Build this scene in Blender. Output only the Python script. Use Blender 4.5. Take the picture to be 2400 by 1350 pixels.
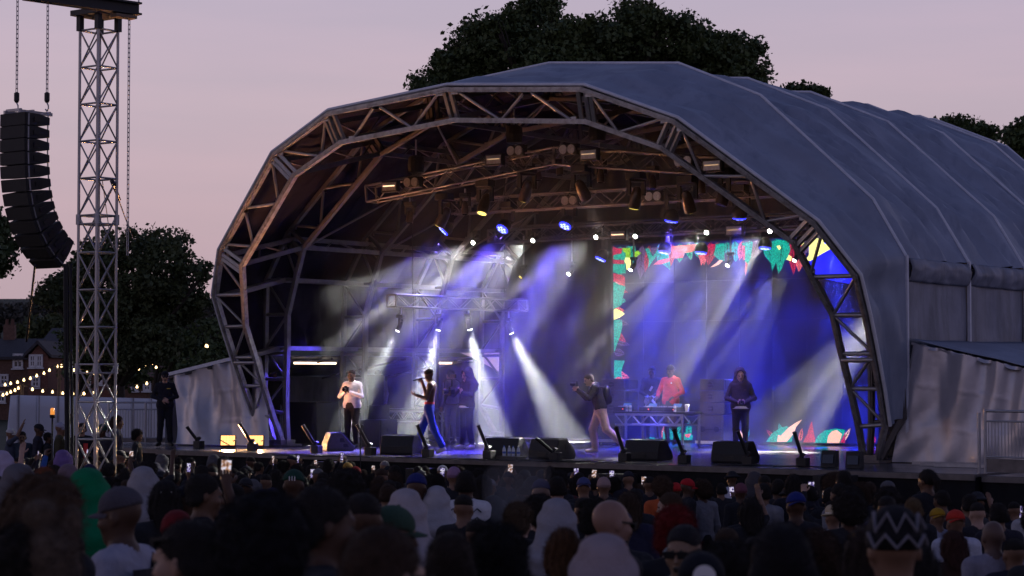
import bpy, bmesh, math, random
import numpy as np
from mathutils import Vector, Matrix, noise as mnoise

# ------------------------------------------------------------------ scene, camera, sky, sun
for o in list(bpy.data.objects):
    bpy.data.objects.remove(o, do_unlink=True)
scene = bpy.context.scene
COL = scene.collection
R = math.radians
YAW, PITCH, FPX = .6385, .0402, 4992.0
CAM = Vector((26.13, -36.38, 3.377))
FW = Vector((-math.sin(YAW)*math.cos(PITCH), math.cos(YAW)*math.cos(PITCH), math.sin(PITCH)))
RT = Vector((math.cos(YAW), math.sin(YAW), 0))
UP = RT.cross(FW)
cd = bpy.data.cameras.new('camera')
cam = bpy.data.objects.new('camera', cd); COL.objects.link(cam)
cd.sensor_width = 36.0; cd.lens = FPX/2400*36.0
cd.clip_start = .1; cd.clip_end = 3000
m4 = Matrix((RT, UP, -FW)).transposed().to_4x4(); m4.translation = CAM
cam.matrix_world = m4
cd.dof.use_dof = True; cd.dof.focus_distance = 43.5; cd.dof.aperture_fstop = 4.4
scene.camera = cam

world = bpy.data.worlds.new('World'); scene.world = world; world.use_nodes = True
SUN_EL, SUN_AZ = R(1.2), R(118)       # just above the horizon, away to the left of the view
nt = world.node_tree; nt.nodes.clear()
out = nt.nodes.new('ShaderNodeOutputWorld'); bg = nt.nodes.new('ShaderNodeBackground')
sky = nt.nodes.new('ShaderNodeTexSky'); sky.sky_type = 'NISHITA'; sky.sun_disc = False
sky.sun_elevation = SUN_EL; sky.sun_rotation = -SUN_AZ
sky.air_density = 1.6; sky.dust_density = 2.5; sky.ozone_density = 3.0
tc = nt.nodes.new('ShaderNodeTexCoord'); sx = nt.nodes.new('ShaderNodeSeparateXYZ')
nt.links.new(tc.outputs['Generated'], sx.inputs[0])
ramp = nt.nodes.new('ShaderNodeValToRGB')          # dusk colours by height: pink band, lavender, dark blue overhead
cr = ramp.color_ramp
cr.elements[0].position = 0.0; cr.elements[0].color = (.53, .395, .445, 1)
cr.elements[1].position = 1.0; cr.elements[1].color = (.055, .075, .16, 1)
for p, c in ((.07, (.60, .462, .515)), (.125, (.605, .505, .58)), (.19, (.57, .51, .64)), (.30, (.33, .35, .56)), (.45, (.135, .17, .34)), (.7, (.075, .105, .23))):
    e = cr.elements.new(p); e.color = c + (1,)
nt.links.new(sx.outputs[2], ramp.inputs[0])
sgain = nt.nodes.new('ShaderNodeMixRGB'); sgain.blend_type = 'MULTIPLY'; sgain.inputs[0].default_value = 1
sgain.inputs[2].default_value = (.05, .05, .06, 1)
nt.links.new(sky.outputs[0], sgain.inputs[1])
mixn = nt.nodes.new('ShaderNodeMixRGB'); mixn.inputs[0].default_value = .9
nt.links.new(sgain.outputs[0], mixn.inputs[1]); nt.links.new(ramp.outputs[0], mixn.inputs[2])
# the sunset side (left of the view) is a little warmer and brighter
dv = nt.nodes.new('ShaderNodeVectorMath'); dv.operation = 'DOT_PRODUCT'
dv.inputs[1].default_value = (-.97, .23, 0)
nt.links.new(tc.outputs['Generated'], dv.inputs[0])
mr = nt.nodes.new('ShaderNodeMapRange'); mr.inputs[1].default_value = -1; mr.inputs[2].default_value = 1
nt.links.new(dv.outputs['Value'], mr.inputs[0])
side = nt.nodes.new('ShaderNodeMixRGB'); side.inputs[1].default_value = (.70, .72, .86, 1); side.inputs[2].default_value = (1.06, 1.02, 1.0, 1)
nt.links.new(mr.outputs[0], side.inputs[0])
mul = nt.nodes.new('ShaderNodeMixRGB'); mul.blend_type = 'MULTIPLY'; mul.inputs[0].default_value = 1
nt.links.new(mixn.outputs[0], mul.inputs[1]); nt.links.new(side.outputs[0], mul.inputs[2])
# faint cloud streaks
cmap = nt.nodes.new('ShaderNodeMapping'); cmap.inputs['Scale'].default_value = (2.2, 2.2, 17); nt.links.new(tc.outputs['Generated'], cmap.inputs[0])
cno = nt.nodes.new('ShaderNodeTexNoise'); cno.inputs['Scale'].default_value = 1.6; cno.inputs['Detail'].default_value = 5; nt.links.new(cmap.outputs[0], cno.inputs['Vector'])
crm = nt.nodes.new('ShaderNodeValToRGB'); crm.color_ramp.elements[0].position = .4; crm.color_ramp.elements[0].color = (.95, .955, .97, 1); crm.color_ramp.elements[1].position = .68; crm.color_ramp.elements[1].color = (1.06, 1.01, 1.01, 1)
nt.links.new(cno.outputs[0], crm.inputs[0])
mul2 = nt.nodes.new('ShaderNodeMixRGB'); mul2.blend_type = 'MULTIPLY'; mul2.inputs[0].default_value = 1
nt.links.new(mul.outputs[0], mul2.inputs[1]); nt.links.new(crm.outputs[0], mul2.inputs[2])
nt.links.new(mul2.outputs[0], bg.inputs[0]); bg.inputs[1].default_value = 1.0
nt.links.new(bg.outputs[0], out.inputs[0])

sl = bpy.data.lights.new('sun', 'SUN'); sl.energy = .05; sl.angle = R(25); sl.color = (1, .62, .5)
so = bpy.data.objects.new('sun', sl); COL.objects.link(so)
sdir = Vector((math.sin(-SUN_AZ)*math.cos(R(4)), math.cos(SUN_AZ)*math.cos(R(4)), math.sin(R(4))))
so.rotation_euler = sdir.to_track_quat('Z', 'Y').to_euler()
so.location = (0, 0, 60)

vs = scene.view_settings
vs.view_transform = 'Standard'; vs.look = 'None'; vs.exposure = 0; vs.gamma = 1; vs.use_curve_mapping = False
scene.cycles.use_denoising = True
try:
    scene.cycles.denoiser = 'OPENIMAGEDENOISE'
except Exception:
    pass
scene.cycles.max_bounces = 5; scene.cycles.diffuse_bounces = 2; scene.cycles.glossy_bounces = 2
scene.cycles.transmission_bounces = 4; scene.cycles.transparent_max_bounces = 6; scene.cycles.volume_bounces = 0
scene.cycles.sample_clamp_indirect = 4; scene.cycles.use_light_tree = True
scene.cycles.caustics_reflective = False; scene.cycles.caustics_refractive = False

# ------------------------------------------------------------------ measuring helpers (photo pixel + known plane -> place)
def ray(x, y): return FW + RT*((x-1200)/FPX) - UP*((y-675)/FPX)
def onZ(x, y, z=1.7):
    r = ray(x, y); return CAM + r*((z-CAM.z)/r.z)
def onY(x, y, Y):
    r = ray(x, y); return CAM + r*((Y-CAM.y)/r.y)
def onX(x, y, X):
    r = ray(x, y); return CAM + r*((X-CAM.x)/r.x)
def atD(x, y, d): return CAM + ray(x, y)*d
DECK = 1.7
rng = random.Random(11)
nrng = np.random.default_rng(5)

# ------------------------------------------------------------------ materials
def nodes(m):
    m.use_nodes = True
    t = m.node_tree; return t, t.nodes['Principled BSDF']
def pm(name, c, rough=.6, metal=0., var=.18, scale=6., bump=0., bscale=None, spec=.4, stretch=None):
    m = bpy.data.materials.new(name); t, b = nodes(m)
    b.inputs['Roughness'].default_value = rough; b.inputs['Metallic'].default_value = metal
    b.inputs['Specular IOR Level'].default_value = spec
    co = t.nodes.new('ShaderNodeTexCoord'); src = co.outputs['Object']
    if stretch:
        mp = t.nodes.new('ShaderNodeMapping'); mp.inputs['Scale'].default_value = stretch
        t.links.new(src, mp.inputs[0]); src = mp.outputs[0]
    n = t.nodes.new('ShaderNodeTexNoise'); n.inputs['Scale'].default_value = scale; n.inputs['Detail'].default_value = 5
    t.links.new(src, n.inputs['Vector'])
    mx = t.nodes.new('ShaderNodeMixRGB')
    mx.inputs[1].default_value = tuple(max(0, v*(1-var*1.6)) for v in c)+(1,)
    mx.inputs[2].default_value = tuple(min(1, v*(1+var*1.6)) for v in c)+(1,)
    t.links.new(n.outputs[0], mx.inputs[0]); t.links.new(mx.outputs[0], b.inputs['Base Color'])
    if bump:
        n2 = t.nodes.new('ShaderNodeTexNoise'); n2.inputs['Scale'].default_value = bscale or scale*4; n2.inputs['Detail'].default_value = 4
        t.links.new(src, n2.inputs['Vector'])
        bp = t.nodes.new('ShaderNodeBump'); bp.inputs['Strength'].default_value = bump; bp.inputs['Distance'].default_value = .02
        t.links.new(n2.outputs[0], bp.inputs['Height']); t.links.new(bp.outputs[0], b.inputs['Normal'])
    return m
def em(name, c, s):
    m = bpy.data.materials.new(name); t, b = nodes(m)
    b.inputs['Base Color'].default_value = (.02, .02, .02, 1)
    b.inputs['Emission Color'].default_value = tuple(c)+(1,); b.inputs['Emission Strength'].default_value = s
    return m
def pmo(name, prop, rough=.8, bump=.3, bscale=60, var=.25, scale=9, sheen=0.):
    """material whose colour is a property of the object it is on (clothes, skin, hair)"""
    m = bpy.data.materials.new(name); t, b = nodes(m)
    b.inputs['Roughness'].default_value = rough; b.inputs['Specular IOR Level'].default_value = .25
    a = t.nodes.new('ShaderNodeAttribute'); a.attribute_type = 'OBJECT'; a.attribute_name = prop
    co = t.nodes.new('ShaderNodeTexCoord')
    n = t.nodes.new('ShaderNodeTexNoise'); n.inputs['Scale'].default_value = scale; n.inputs['Detail'].default_value = 5
    t.links.new(co.outputs['Object'], n.inputs['Vector'])
    mr = t.nodes.new('ShaderNodeMapRange'); mr.inputs[3].default_value = 1-var*1.6; mr.inputs[4].default_value = 1+var*1.6
    t.links.new(n.outputs[0], mr.inputs[0])
    mu = t.nodes.new('ShaderNodeVectorMath'); mu.operation = 'SCALE'
    t.links.new(a.outputs['Color'], mu.inputs[0]); t.links.new(mr.outputs[0], mu.inputs['Scale'])
    t.links.new(mu.outputs[0], b.inputs['Base Color'])
    if bump:
        n2 = t.nodes.new('ShaderNodeTexNoise'); n2.inputs['Scale'].default_value = bscale; n2.inputs['Detail'].default_value = 5
        t.links.new(co.outputs['Object'], n2.inputs['Vector'])
        bp = t.nodes.new('ShaderNodeBump'); bp.inputs['Strength'].default_value = bump; bp.inputs['Distance'].default_value = .02
        t.links.new(n2.outputs[0], bp.inputs['Height']); t.links.new(bp.outputs[0], b.inputs['Normal'])
    return m

M = {
 'grass': pm('trodden grass', (.035, .045, .022), .95, var=.5, scale=.8, bump=.6, bscale=20),
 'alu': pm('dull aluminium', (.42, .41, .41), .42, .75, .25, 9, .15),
 'alu_dark': pm('shaded aluminium', (.145, .132, .128), .5, .45, .35, 5, .2),  # aluminium darkened so the trusses read dim, shade put into the colour
 'steel': pm('galvanised steel', (.36, .36, .38), .45, .7, .3, 8, .15),
 'blacksteel': pm('black painted steel', (.016, .016, .018), .5, .2, .3, 8),
 'blackbox': pm('textured black paint', (.018, .017, .017), .55, 0, .3, 30, .25, 220),
 'grille': pm('speaker grille', (.03, .028, .026), .6, .3, .35, 90, .5, 260),
 'plastic': pm('black plastic', (.012, .012, .013), .38, 0, .2, 12),
 'brownbox': pm('worn and lit speaker paint', (.07, .062, .055), .6, 0, .25, 14, .2, 120),
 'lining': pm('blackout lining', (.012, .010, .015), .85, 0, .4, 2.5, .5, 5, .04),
 'pvc': pm('grey roof canvas', (.255, .285, .36), .52, 0, .2, 1.1, .5, 2.6, .35),
 'pvcdirty': pm('weathered wall canvas', (.23, .24, .29), .55, 0, .28, 1.6, .6, 4.5, .35),
 'keder': pm('canvas seam edging', (.62, .63, .68), .5, 0, .15, 5),
 'silver': pm('silver tarpaulin', (.50, .48, .50), .36, .45, .12, 2.2, .22, 7),
 'deck': pm('stage deck', (.075, .072, .078), .24, 0, .35, 3.0, .06, 30, .6),
 'skirt': pm('black stage skirt', (.010, .010, .012), .85, 0, .4, 3, .4, 8, .2),
 'drape': pm('black backdrop drape', (.010, .009, .012), .9, 0, .4, 2, .3, 9, .04),
 'white': pm('white hoarding sheet', (.80, .78, .80), .7, 0, .07, 1.2, .15, 4),
 'whiteplastic': pm('white plastic', (.75, .74, .72), .4, 0, .06, 20),
 'brick': pm('brown brick', (.15, .085, .06), .9, 0, .4, 6, .3, 30),
 'brick2': pm('red brick', (.19, .085, .06), .9, 0, .4, 6, .3, 30),
 'slate': pm('slate roof', (.055, .05, .052), .8, 0, .35, 5, .3, 20),
 'tile': pm('clay tile roof', (.13, .065, .045), .85, 0, .35, 5, .3, 20),
 'paint': pm('white window paint', (.72, .70, .68), .5, 0, .08, 9),
 'glass': pm('dark window glass', (.02, .022, .028), .08, 0, .2, 3, spec=.6),
 'bark': pm('dark bark', (.045, .036, .028), .95, 0, .4, 7, .6, 18),
 'hill': pm('wooded hillside', (.028, .036, .02), 1, 0, .5, .12, .6, 2),
 'wood': pm('timber post', (.16, .115, .08), .8, 0, .3, 6),
 'cable': pm('black cable', (.012, .012, .013), .6, 0, .2, 8),
 'lens': pm('dark lens glass', (.01, .01, .014), .06, 0, .1, 5, spec=.8),
 'copper': pm('fixture casing', (.10, .07, .05), .3, .55, .3, 12, .1),
 'led_base': pm('amber beacon lens', (.6, .2, .04), .3, 0, .1, 9),
 'orange': pm('orange plastic', (.6, .16, .03), .4, 0, .1, 9),
 'red': pm('red plastic', (.5, .02, .02), .4, 0, .1, 9),
 'bluep': pm('blue plastic', (.04, .10, .4), .4, 0, .1, 9),
 'skin': pmo('skin', 'skin_tone', .5, .1, 90, .1, 14),
 'top': pmo('clothing', 'top_colour', .88, 1.0, 17, .25),
 'legs': pmo('trousers', 'leg_colour', .85, 1.0, 16, .2),
 'shoes': pmo('shoes', 'shoe_colour', .5, .1, 40, .12),
 'hair': pmo('hair and headwear', 'hair_colour', .8, .9, 130, .35, 40),
 'knit': pmo('headwear cloth', 'hair_colour', .9, .5, 90, .22, 7),
 'eye': pm('eyes and brows', (.012, .01, .009), .4, 0, .1, 20),
}
def weather(m, dark, stretch, scale, lo=.45, hi=.72):
    """rain streaks and grime over a plain material"""
    t = m.node_tree; b = t.nodes['Principled BSDF']; src = b.inputs['Base Color'].links[0].from_socket
    co = t.nodes.new('ShaderNodeTexCoord'); mp = t.nodes.new('ShaderNodeMapping'); mp.inputs['Scale'].default_value = stretch
    t.links.new(co.outputs['Object'], mp.inputs[0]); n = t.nodes.new('ShaderNodeTexNoise'); n.inputs['Scale'].default_value = scale; n.inputs['Detail'].default_value = 7; n.inputs['Roughness'].default_value = .65
    t.links.new(mp.outputs[0], n.inputs['Vector']); mr = t.nodes.new('ShaderNodeMapRange'); mr.inputs[1].default_value = lo; mr.inputs[2].default_value = hi
    t.links.new(n.outputs[0], mr.inputs[0]); mx = t.nodes.new('ShaderNodeMixRGB'); t.links.new(mr.outputs[0], mx.inputs[0]); t.links.new(src, mx.inputs[1]); mx.inputs[2].default_value = tuple(dark)+(1,)
    t.links.new(mx.outputs[0], b.inputs['Base Color'])
weather(M['pvc'], (.165, .19, .25), (1.4, .9, .25), 2.5, .5, .8); weather(M['pvcdirty'], (.11, .115, .14), (1, 1.5, .3), 1.6); weather(M['silver'], (.40, .38, .40), (1.3, 1, .5), 1.6, .5, .8)
weather(M['alu'], (.2, .18, .17), (1, 1, 1), 7); weather(M['deck'], (.11, .10, .10), (1, .35, 1), 2.2)
def leafmat(name, c):
    m = pm(name, c, .6, 0, .55, .9, spec=.3); return m
M['leaf'] = leafmat('broad dark leaves', (.062, .088, .030))
M['paintdim'] = pm('faded pale print', (.16, .15, .17), .8)
M['leaf2'] = leafmat('loose green leaves', (.070, .088, .035))
M['leaf3'] = leafmat('far hazy leaves', (.085, .085, .07))  # greyed and paler, distance haze put into the leaf colour

# ------------------------------------------------------------------ object helpers
def put(o): COL.objects.link(o); return o
def tag(o, label=None, cat=None, group=None, kind=None):
    if label: o['label'] = label
    if cat: o['category'] = cat
    if group: o['group'] = group
    if kind: o['kind'] = kind
    return o
ORIG = {}
def thing(name, label, cat, loc=(0, 0, 0), rotz=0., group=None):
    o = put(bpy.data.objects.new(name, None)); o.location = loc; o.rotation_euler = (0, 0, rotz)
    o.empty_display_size = .2
    ORIG[o.name] = Vector(loc)
    return tag(o, label, cat, group)
def origin_of(p):
    v = Vector((0, 0, 0))
    while p is not None:
        v = v + p.location; p = p.parent
    return v
class MB:
    def __init__(s): s.v = []; s.f = []; s.mi = []; s.smooth = False
    def add(s, vs, fs, mi=0):
        b = len(s.v); s.v += [tuple(v) for v in vs]; s.f += [tuple(b+i for i in f) for f in fs]; s.mi += [mi]*len(fs); return s
    def box(s, c, size, rot=None, mi=0, taper=1.):
        hx, hy, hz = size[0]/2, size[1]/2, size[2]/2
        P = []
        for z, k in ((-hz, 1.), (hz, taper)):
            for x, y in ((-hx, -hy), (hx, -hy), (hx, hy), (-hx, hy)):
                p = Vector((x*k, y*k, z))
                if rot is not None: p = rot @ p
                P.append(p+Vector(c))
        return s.add(P, [(3, 2, 1, 0), (4, 5, 6, 7), (0, 1, 5, 4), (1, 2, 6, 5), (2, 3, 7, 6), (3, 0, 4, 7)], mi)
    def bar(s, a, b, w, h=None, mi=0, upv=(0, 0, 1)):
        a, b = Vector(a), Vector(b); h = h or w; d = (b-a)
        if d.length < 1e-6: return s
        d.normalize(); u = Vector(upv)
        if abs(d.dot(u)) > .98: u = Vector((1, 0, 0))
        x = d.cross(u).normalized(); y = x.cross(d)
        P = []
        for p in (a, b):
            for i, j in ((-1, -1), (1, -1), (1, 1), (-1, 1)): P.append(p+x*(i*w/2)+y*(j*h/2))
        return s.add(P, [(3, 2, 1, 0), (4, 5, 6, 7), (0, 1, 5, 4), (1, 2, 6, 5), (2, 3, 7, 6), (3, 0, 4, 7)], mi)
    def tube(s, pts, r, n=7, mi=0, cap=True):
        pts = [Vector(p) for p in pts]; rs = r if isinstance(r, (list, tuple)) else [r]*len(pts)
        rings = []; prev = None
        for i, p in enumerate(pts):
            d = (pts[min(i+1, len(pts)-1)]-pts[max(i-1, 0)]).normalized()
            if prev is None:
                u = Vector((0, 0, 1)) if abs(d.z) < .9 else Vector((1, 0, 0))
                x = d.cross(u).normalized()
            else:
                x = (prev-d*prev.dot(d)).normalized()
            y = d.cross(x); prev = x
            rings.append([p+(x*math.cos(2*math.pi*k/n)+y*math.sin(2*math.pi*k/n))*rs[i] for k in range(n)])
        P = [q for ring in rings for q in ring]; F = []
        for i in range(len(pts)-1):
            for k in range(n):
                F.append((i*n+k, i*n+(k+1) % n, (i+1)*n+(k+1) % n, (i+1)*n+k))
        if cap:
            F.append(tuple(range(n-1, -1, -1))); F.append(tuple((len(pts)-1)*n+k for k in range(n)))
        return s.add(P, F, mi)
    def lathe(s, prof, n=12, c=(0, 0, 0), rot=None, mi=0):
        P = []; F = []
        for r, z in prof:
            for k in range(n):
                p = Vector((r*math.cos(2*math.pi*k/n), r*math.sin(2*math.pi*k/n), z))
                if rot is not None: p = rot @ p
                P.append(p+Vector(c))
        for i in range(len(prof)-1):
            for k in range(n): F.append((i*n+k, i*n+(k+1) % n, (i+1)*n+(k+1) % n, (i+1)*n+k))
        F.append(tuple(range(n-1, -1, -1))); F.append(tuple((len(prof)-1)*n+k for k in range(n)))
        return s.add(P, F, mi)
    def prism(s, poly, axis_vec, mi=0):
        """poly: list of 3-D points (planar); extruded by axis_vec"""
        n = len(poly); a = Vector(axis_vec)
        P = [Vector(p) for p in poly]+[Vector(p)+a for p in poly]
        F = [tuple(range(n-1, -1, -1)), tuple(range(n, 2*n))]+[(i, (i+1) % n, n+(i+1) % n, n+i) for i in range(n)]
        return s.add(P, F, mi)
    def grid(s, fn, nu, nv, mi=0):
        P = [fn(i/nu, j/nv) for j in range(nv+1) for i in range(nu+1)]
        F = [(j*(nu+1)+i, j*(nu+1)+i+1, (j+1)*(nu+1)+i+1, (j+1)*(nu+1)+i) for j in range(nv) for i in range(nu)]
        return s.add(P, F, mi)
    def mesh(s, name, mats, off=Vector((0, 0, 0)), smooth=None, normals=True):
        me = bpy.data.meshes.new(name)
        me.from_pydata([(v[0]-off[0], v[1]-off[1], v[2]-off[2]) for v in s.v], [], s.f)
        mats = mats if isinstance(mats, (list, tuple)) else [mats]
        for m in mats: me.materials.append(M[m] if isinstance(m, str) else m)
        if len(mats) > 1: me.polygons.foreach_set('material_index', s.mi)
        if normals:
            bm = bmesh.new(); bm.from_mesh(me); bmesh.ops.recalc_face_normals(bm, faces=bm.faces); bm.to_mesh(me); bm.free()
        if smooth if smooth is not None else s.smooth:
            me.polygons.foreach_set('use_smooth', [True]*len(me.polygons))
        me.update(); return me
    def build(s, name, mats, parent=None, local=False, smooth=None, bevel=0., thick=0., auto=None, normals=True):
        off = Vector((0, 0, 0)) if (local or parent is None) else origin_of(parent)
        me = s.mesh(name, mats, off, smooth, normals)
        o = put(bpy.data.objects.new(name, me))
        if parent is not None: o.parent = parent
        if thick:
            md = o.modifiers.new('t', 'SOLIDIFY'); md.thickness = thick
        if bevel:
            md = o.modifiers.new('b', 'BEVEL'); md.width = bevel; md.segments = 2; md.limit_method = 'ANGLE'
        if auto:
            for p in me.polygons: p.use_smooth = True
            try: me.set_sharp_from_angle(angle=R(auto))
            except Exception: pass
        return o
# shared unit pieces for braces: a round tube and a square tube of length 1 along Z, width 1
_u = MB(); _u.tube([(0, 0, 0), (0, 0, 1)], .5, 7); UNIT_TUBE = {}
_ub = MB(); _ub.box((0, 0, .5), (1, 1, 1)); UNIT_BAR = {}
def strut(parent, name, a, b, w, mat, square=False, local=False):
    cache = UNIT_BAR if square else UNIT_TUBE
    if mat not in cache:
        cache[mat] = (_ub if square else _u).mesh(name, mat, smooth=False)
        if not square:
            for p in cache[mat].polygons: p.use_smooth = len(p.vertices) == 4
    a, b = Vector(a), Vector(b)
    if not local and parent is not None:
        off = origin_of(parent); a = a-off; b = b-off
    d = b-a
    o = put(bpy.data.objects.new(name, cache[mat])); o.parent = parent
    q = d.to_track_quat('Z', 'X')
    o.matrix_local = Matrix.Translation(a) @ q.to_matrix().to_4x4() @ Matrix.Diagonal((w, w, d.length, 1))
    return o
def copy_tree(o, parent=None):
    c = o.copy(); put(c); c.parent = parent
    if parent is not None: c.matrix_parent_inverse = o.matrix_parent_inverse.copy()
    for ch in o.children: copy_tree(ch, c)
    return c
ORD = ['first', 'second', 'third', 'fourth', 'fifth', 'sixth', 'seventh', 'eighth', 'ninth', 'tenth', 'eleventh', 'twelfth', 'thirteenth', 'fourteenth']
def lampspot(name, loc, direction, power, color, angle, blend=.2, size=.06, parent=None, gobo=None):
    l = bpy.data.lights.new(name, 'SPOT'); l.energy = power; l.color = color
    l.spot_size = angle; l.spot_blend = blend; l.shadow_soft_size = size
    o = put(bpy.data.objects.new(name, l)); o.location = loc
    o.rotation_euler = (-Vector(direction)).to_track_quat('Z', 'Y').to_euler()
    if gobo:
        l.use_nodes = True; t = l.node_tree; e = t.nodes['Emission']
        co = t.nodes.new('ShaderNodeTexCoord')
        sp = t.nodes.new('ShaderNodeSeparateXYZ'); t.links.new(co.outputs['Normal'], sp.inputs[0])
        dx = t.nodes.new('ShaderNodeMath'); dx.operation = 'DIVIDE'; dy = t.nodes.new('ShaderNodeMath'); dy.operation = 'DIVIDE'
        t.links.new(sp.outputs[0], dx.inputs[0]); t.links.new(sp.outputs[2], dx.inputs[1])
        t.links.new(sp.outputs[1], dy.inputs[0]); t.links.new(sp.outputs[2], dy.inputs[1])
        cb = t.nodes.new('ShaderNodeCombineXYZ'); t.links.new(dx.outputs[0], cb.inputs[0]); t.links.new(dy.outputs[0], cb.inputs[1])
        cb.inputs[2].default_value = gobo[1]
        n = t.nodes.new('ShaderNodeTexNoise'); n.inputs['Scale'].default_value = gobo[0]; n.inputs['Detail'].default_value = 1
        t.links.new(cb.outputs[0], n.inputs['Vector'])
        mr = t.nodes.new('ShaderNodeMapRange'); mr.inputs[1].default_value = .44; mr.inputs[2].default_value = .60; mr.inputs[3].default_value = .06; mr.inputs[4].default_value = 2.2
        t.links.new(n.outputs[0], mr.inputs[0]); t.links.new(mr.outputs[0], e.inputs['Strength'])
    return o
# ------------------------------------------------------------------ ground and terrain
FWH = Vector((FW.x, FW.y, 0)).normalized()
def ground_z(x, y):
    D = (Vector((x, y, 0))-Vector((CAM.x, CAM.y, 0))).dot(FWH)
    t = max(-.3, min(1., (36-D)/26.)); 
    return .9*max(0, t) if t > 0 else 0.
def g_fn(u, v):
    lat = (u-.5)*2; lat = math.copysign(abs(lat)**2.2, lat)*900
    d = -25+(v**2.4)*1500
    p = Vector((CAM.x, CAM.y, 0))+FWH*d+RT*lat
    z = ground_z(p.x, p.y)
    if d > 150 and lat < 0: z += min(16, (d-150)*.08)*min(1, -lat/30)
    return (p.x, p.y, z+.05*mnoise.noise(Vector((p.x*.15, p.y*.15, 0)))-.03)
g = MB(); g.grid(g_fn, 70, 90); g.smooth = True
tag(g.build('ground', 'grass'), 'trodden dark grass field under the crowd', 'ground', kind='structure')

# ------------------------------------------------------------------ stage deck
def deckbox(name, x0, x1, y0, y1, label, zt=DECK, zb=-.05):
    t = thing(name, label, 'stage', ((x0+x1)/2, (y0+y1)/2, 0)); tag(t, kind='structure')
    m = MB()
    nx = max(1, round((x1-x0)/2.44)); ny = max(1, round((y1-y0)/1.22)); g_ = .006
    for i in range(nx):
        for j in range(ny):
            a, b = x0+(x1-x0)*i/nx, x0+(x1-x0)*(i+1)/nx; c, d = y0+(y1-y0)*j/ny, y0+(y1-y0)*(j+1)/ny
            dz = rng.uniform(0, .004)
            p = MB(); p.box(((a+b)/2, (c+d)/2, zt-.025+dz-.004), (b-a-g_, d-c-g_, .05)); p.build('deck_panel', 'deck', t)
    s = MB(); s.box(((x0+x1)/2, (y0+y1)/2, (zt-.06+zb)/2), (x1-x0-.06, y1-y0-.06, zt-.06-zb)); s.build('substructure', 'skirt', t)
    # pleated black skirt along the front
    n = int((x1-x0)/.09); P = []
    def fs(u, v):
        x = x0+(x1-x0)*u
        return (x, y0-.012-.022*math.sin(u*n*1.3)*(.4+.6*(1-v))-.012*mnoise.noise(Vector((x*3, v*2, 1))), zb+(zt-.1-zb)*v)
    k = MB(); k.grid(fs, n*3, 3); k.smooth = True; k.build('skirt', 'skirt', t)
    e = MB(); e.bar((x0, y0-.03, zt-.06), (x1, y0-.03, zt-.06), .05, .09); e.build('edge_trim', 'alu_dark', t)
    return t
deckbox('stage_deck', -8.3, 11.1, -3.15, 14.4, 'black panelled stage deck with dark skirt under the arched roof')
deckbox('side_platform', -12.6, -8.32, -2.3, 8, 'low grey side platform beside the silver tarpaulin', DECK-.02)
deckbox('step_platform', 11.14, 15, -2.95, 6, 'black platform behind the steel railing beside the stage', DECK-.03)

# ------------------------------------------------------------------ arched canopy
LEAN = .4283
OF = [(0, 8.04), (3.18, 7.78), (5.04, 7.0), (7.47, 4.87), (8.09, 3.8), (8.11, 3.02), (8.10, 2.25), (8.08, 1.53), (8.03, .8), (7.70, .04)]
IF = [(0, 7.40), (3.10, 7.14), (4.65, 6.50), (6.98, 4.49), (7.20, 3.8), (7.45, 3.03), (7.45, 2.25), (7.47, 1.54), (7.47, .75), (7.42, .06)]
OB = [(0, 8.15), (3.17, 7.88), (5.04, 7.10), (7.46, 4.96), (8.14, 3.86), (8.16, 3.05), (8.17, 2.27), (8.18, 1.55), (8.20, .85), (7.65, .04)]
IB = [(0, 7.50), (3.10, 7.24), (4.65, 6.60), (6.98, 4.57), (7.22, 3.85), (7.47, 3.05), (7.47, 2.27), (7.50, 1.55), (7.50, .75), (7.45, .06)]
ARCH_Y = [.16+2.767*k for k in range(5)]+[.16+2.767*4+.8]
def fpt(p, s=1):  return Vector((s*p[0], -p[1]*math.sin(LEAN), DECK+p[1]*math.cos(LEAN)))
def bpt(p, Y, s=1): return Vector((s*p[0], Y, DECK+p[1]))
canopy = thing('stage_canopy', 'grey arched canvas stage roof on aluminium trusses', 'stage roof', (0, 4, DECK))
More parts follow.
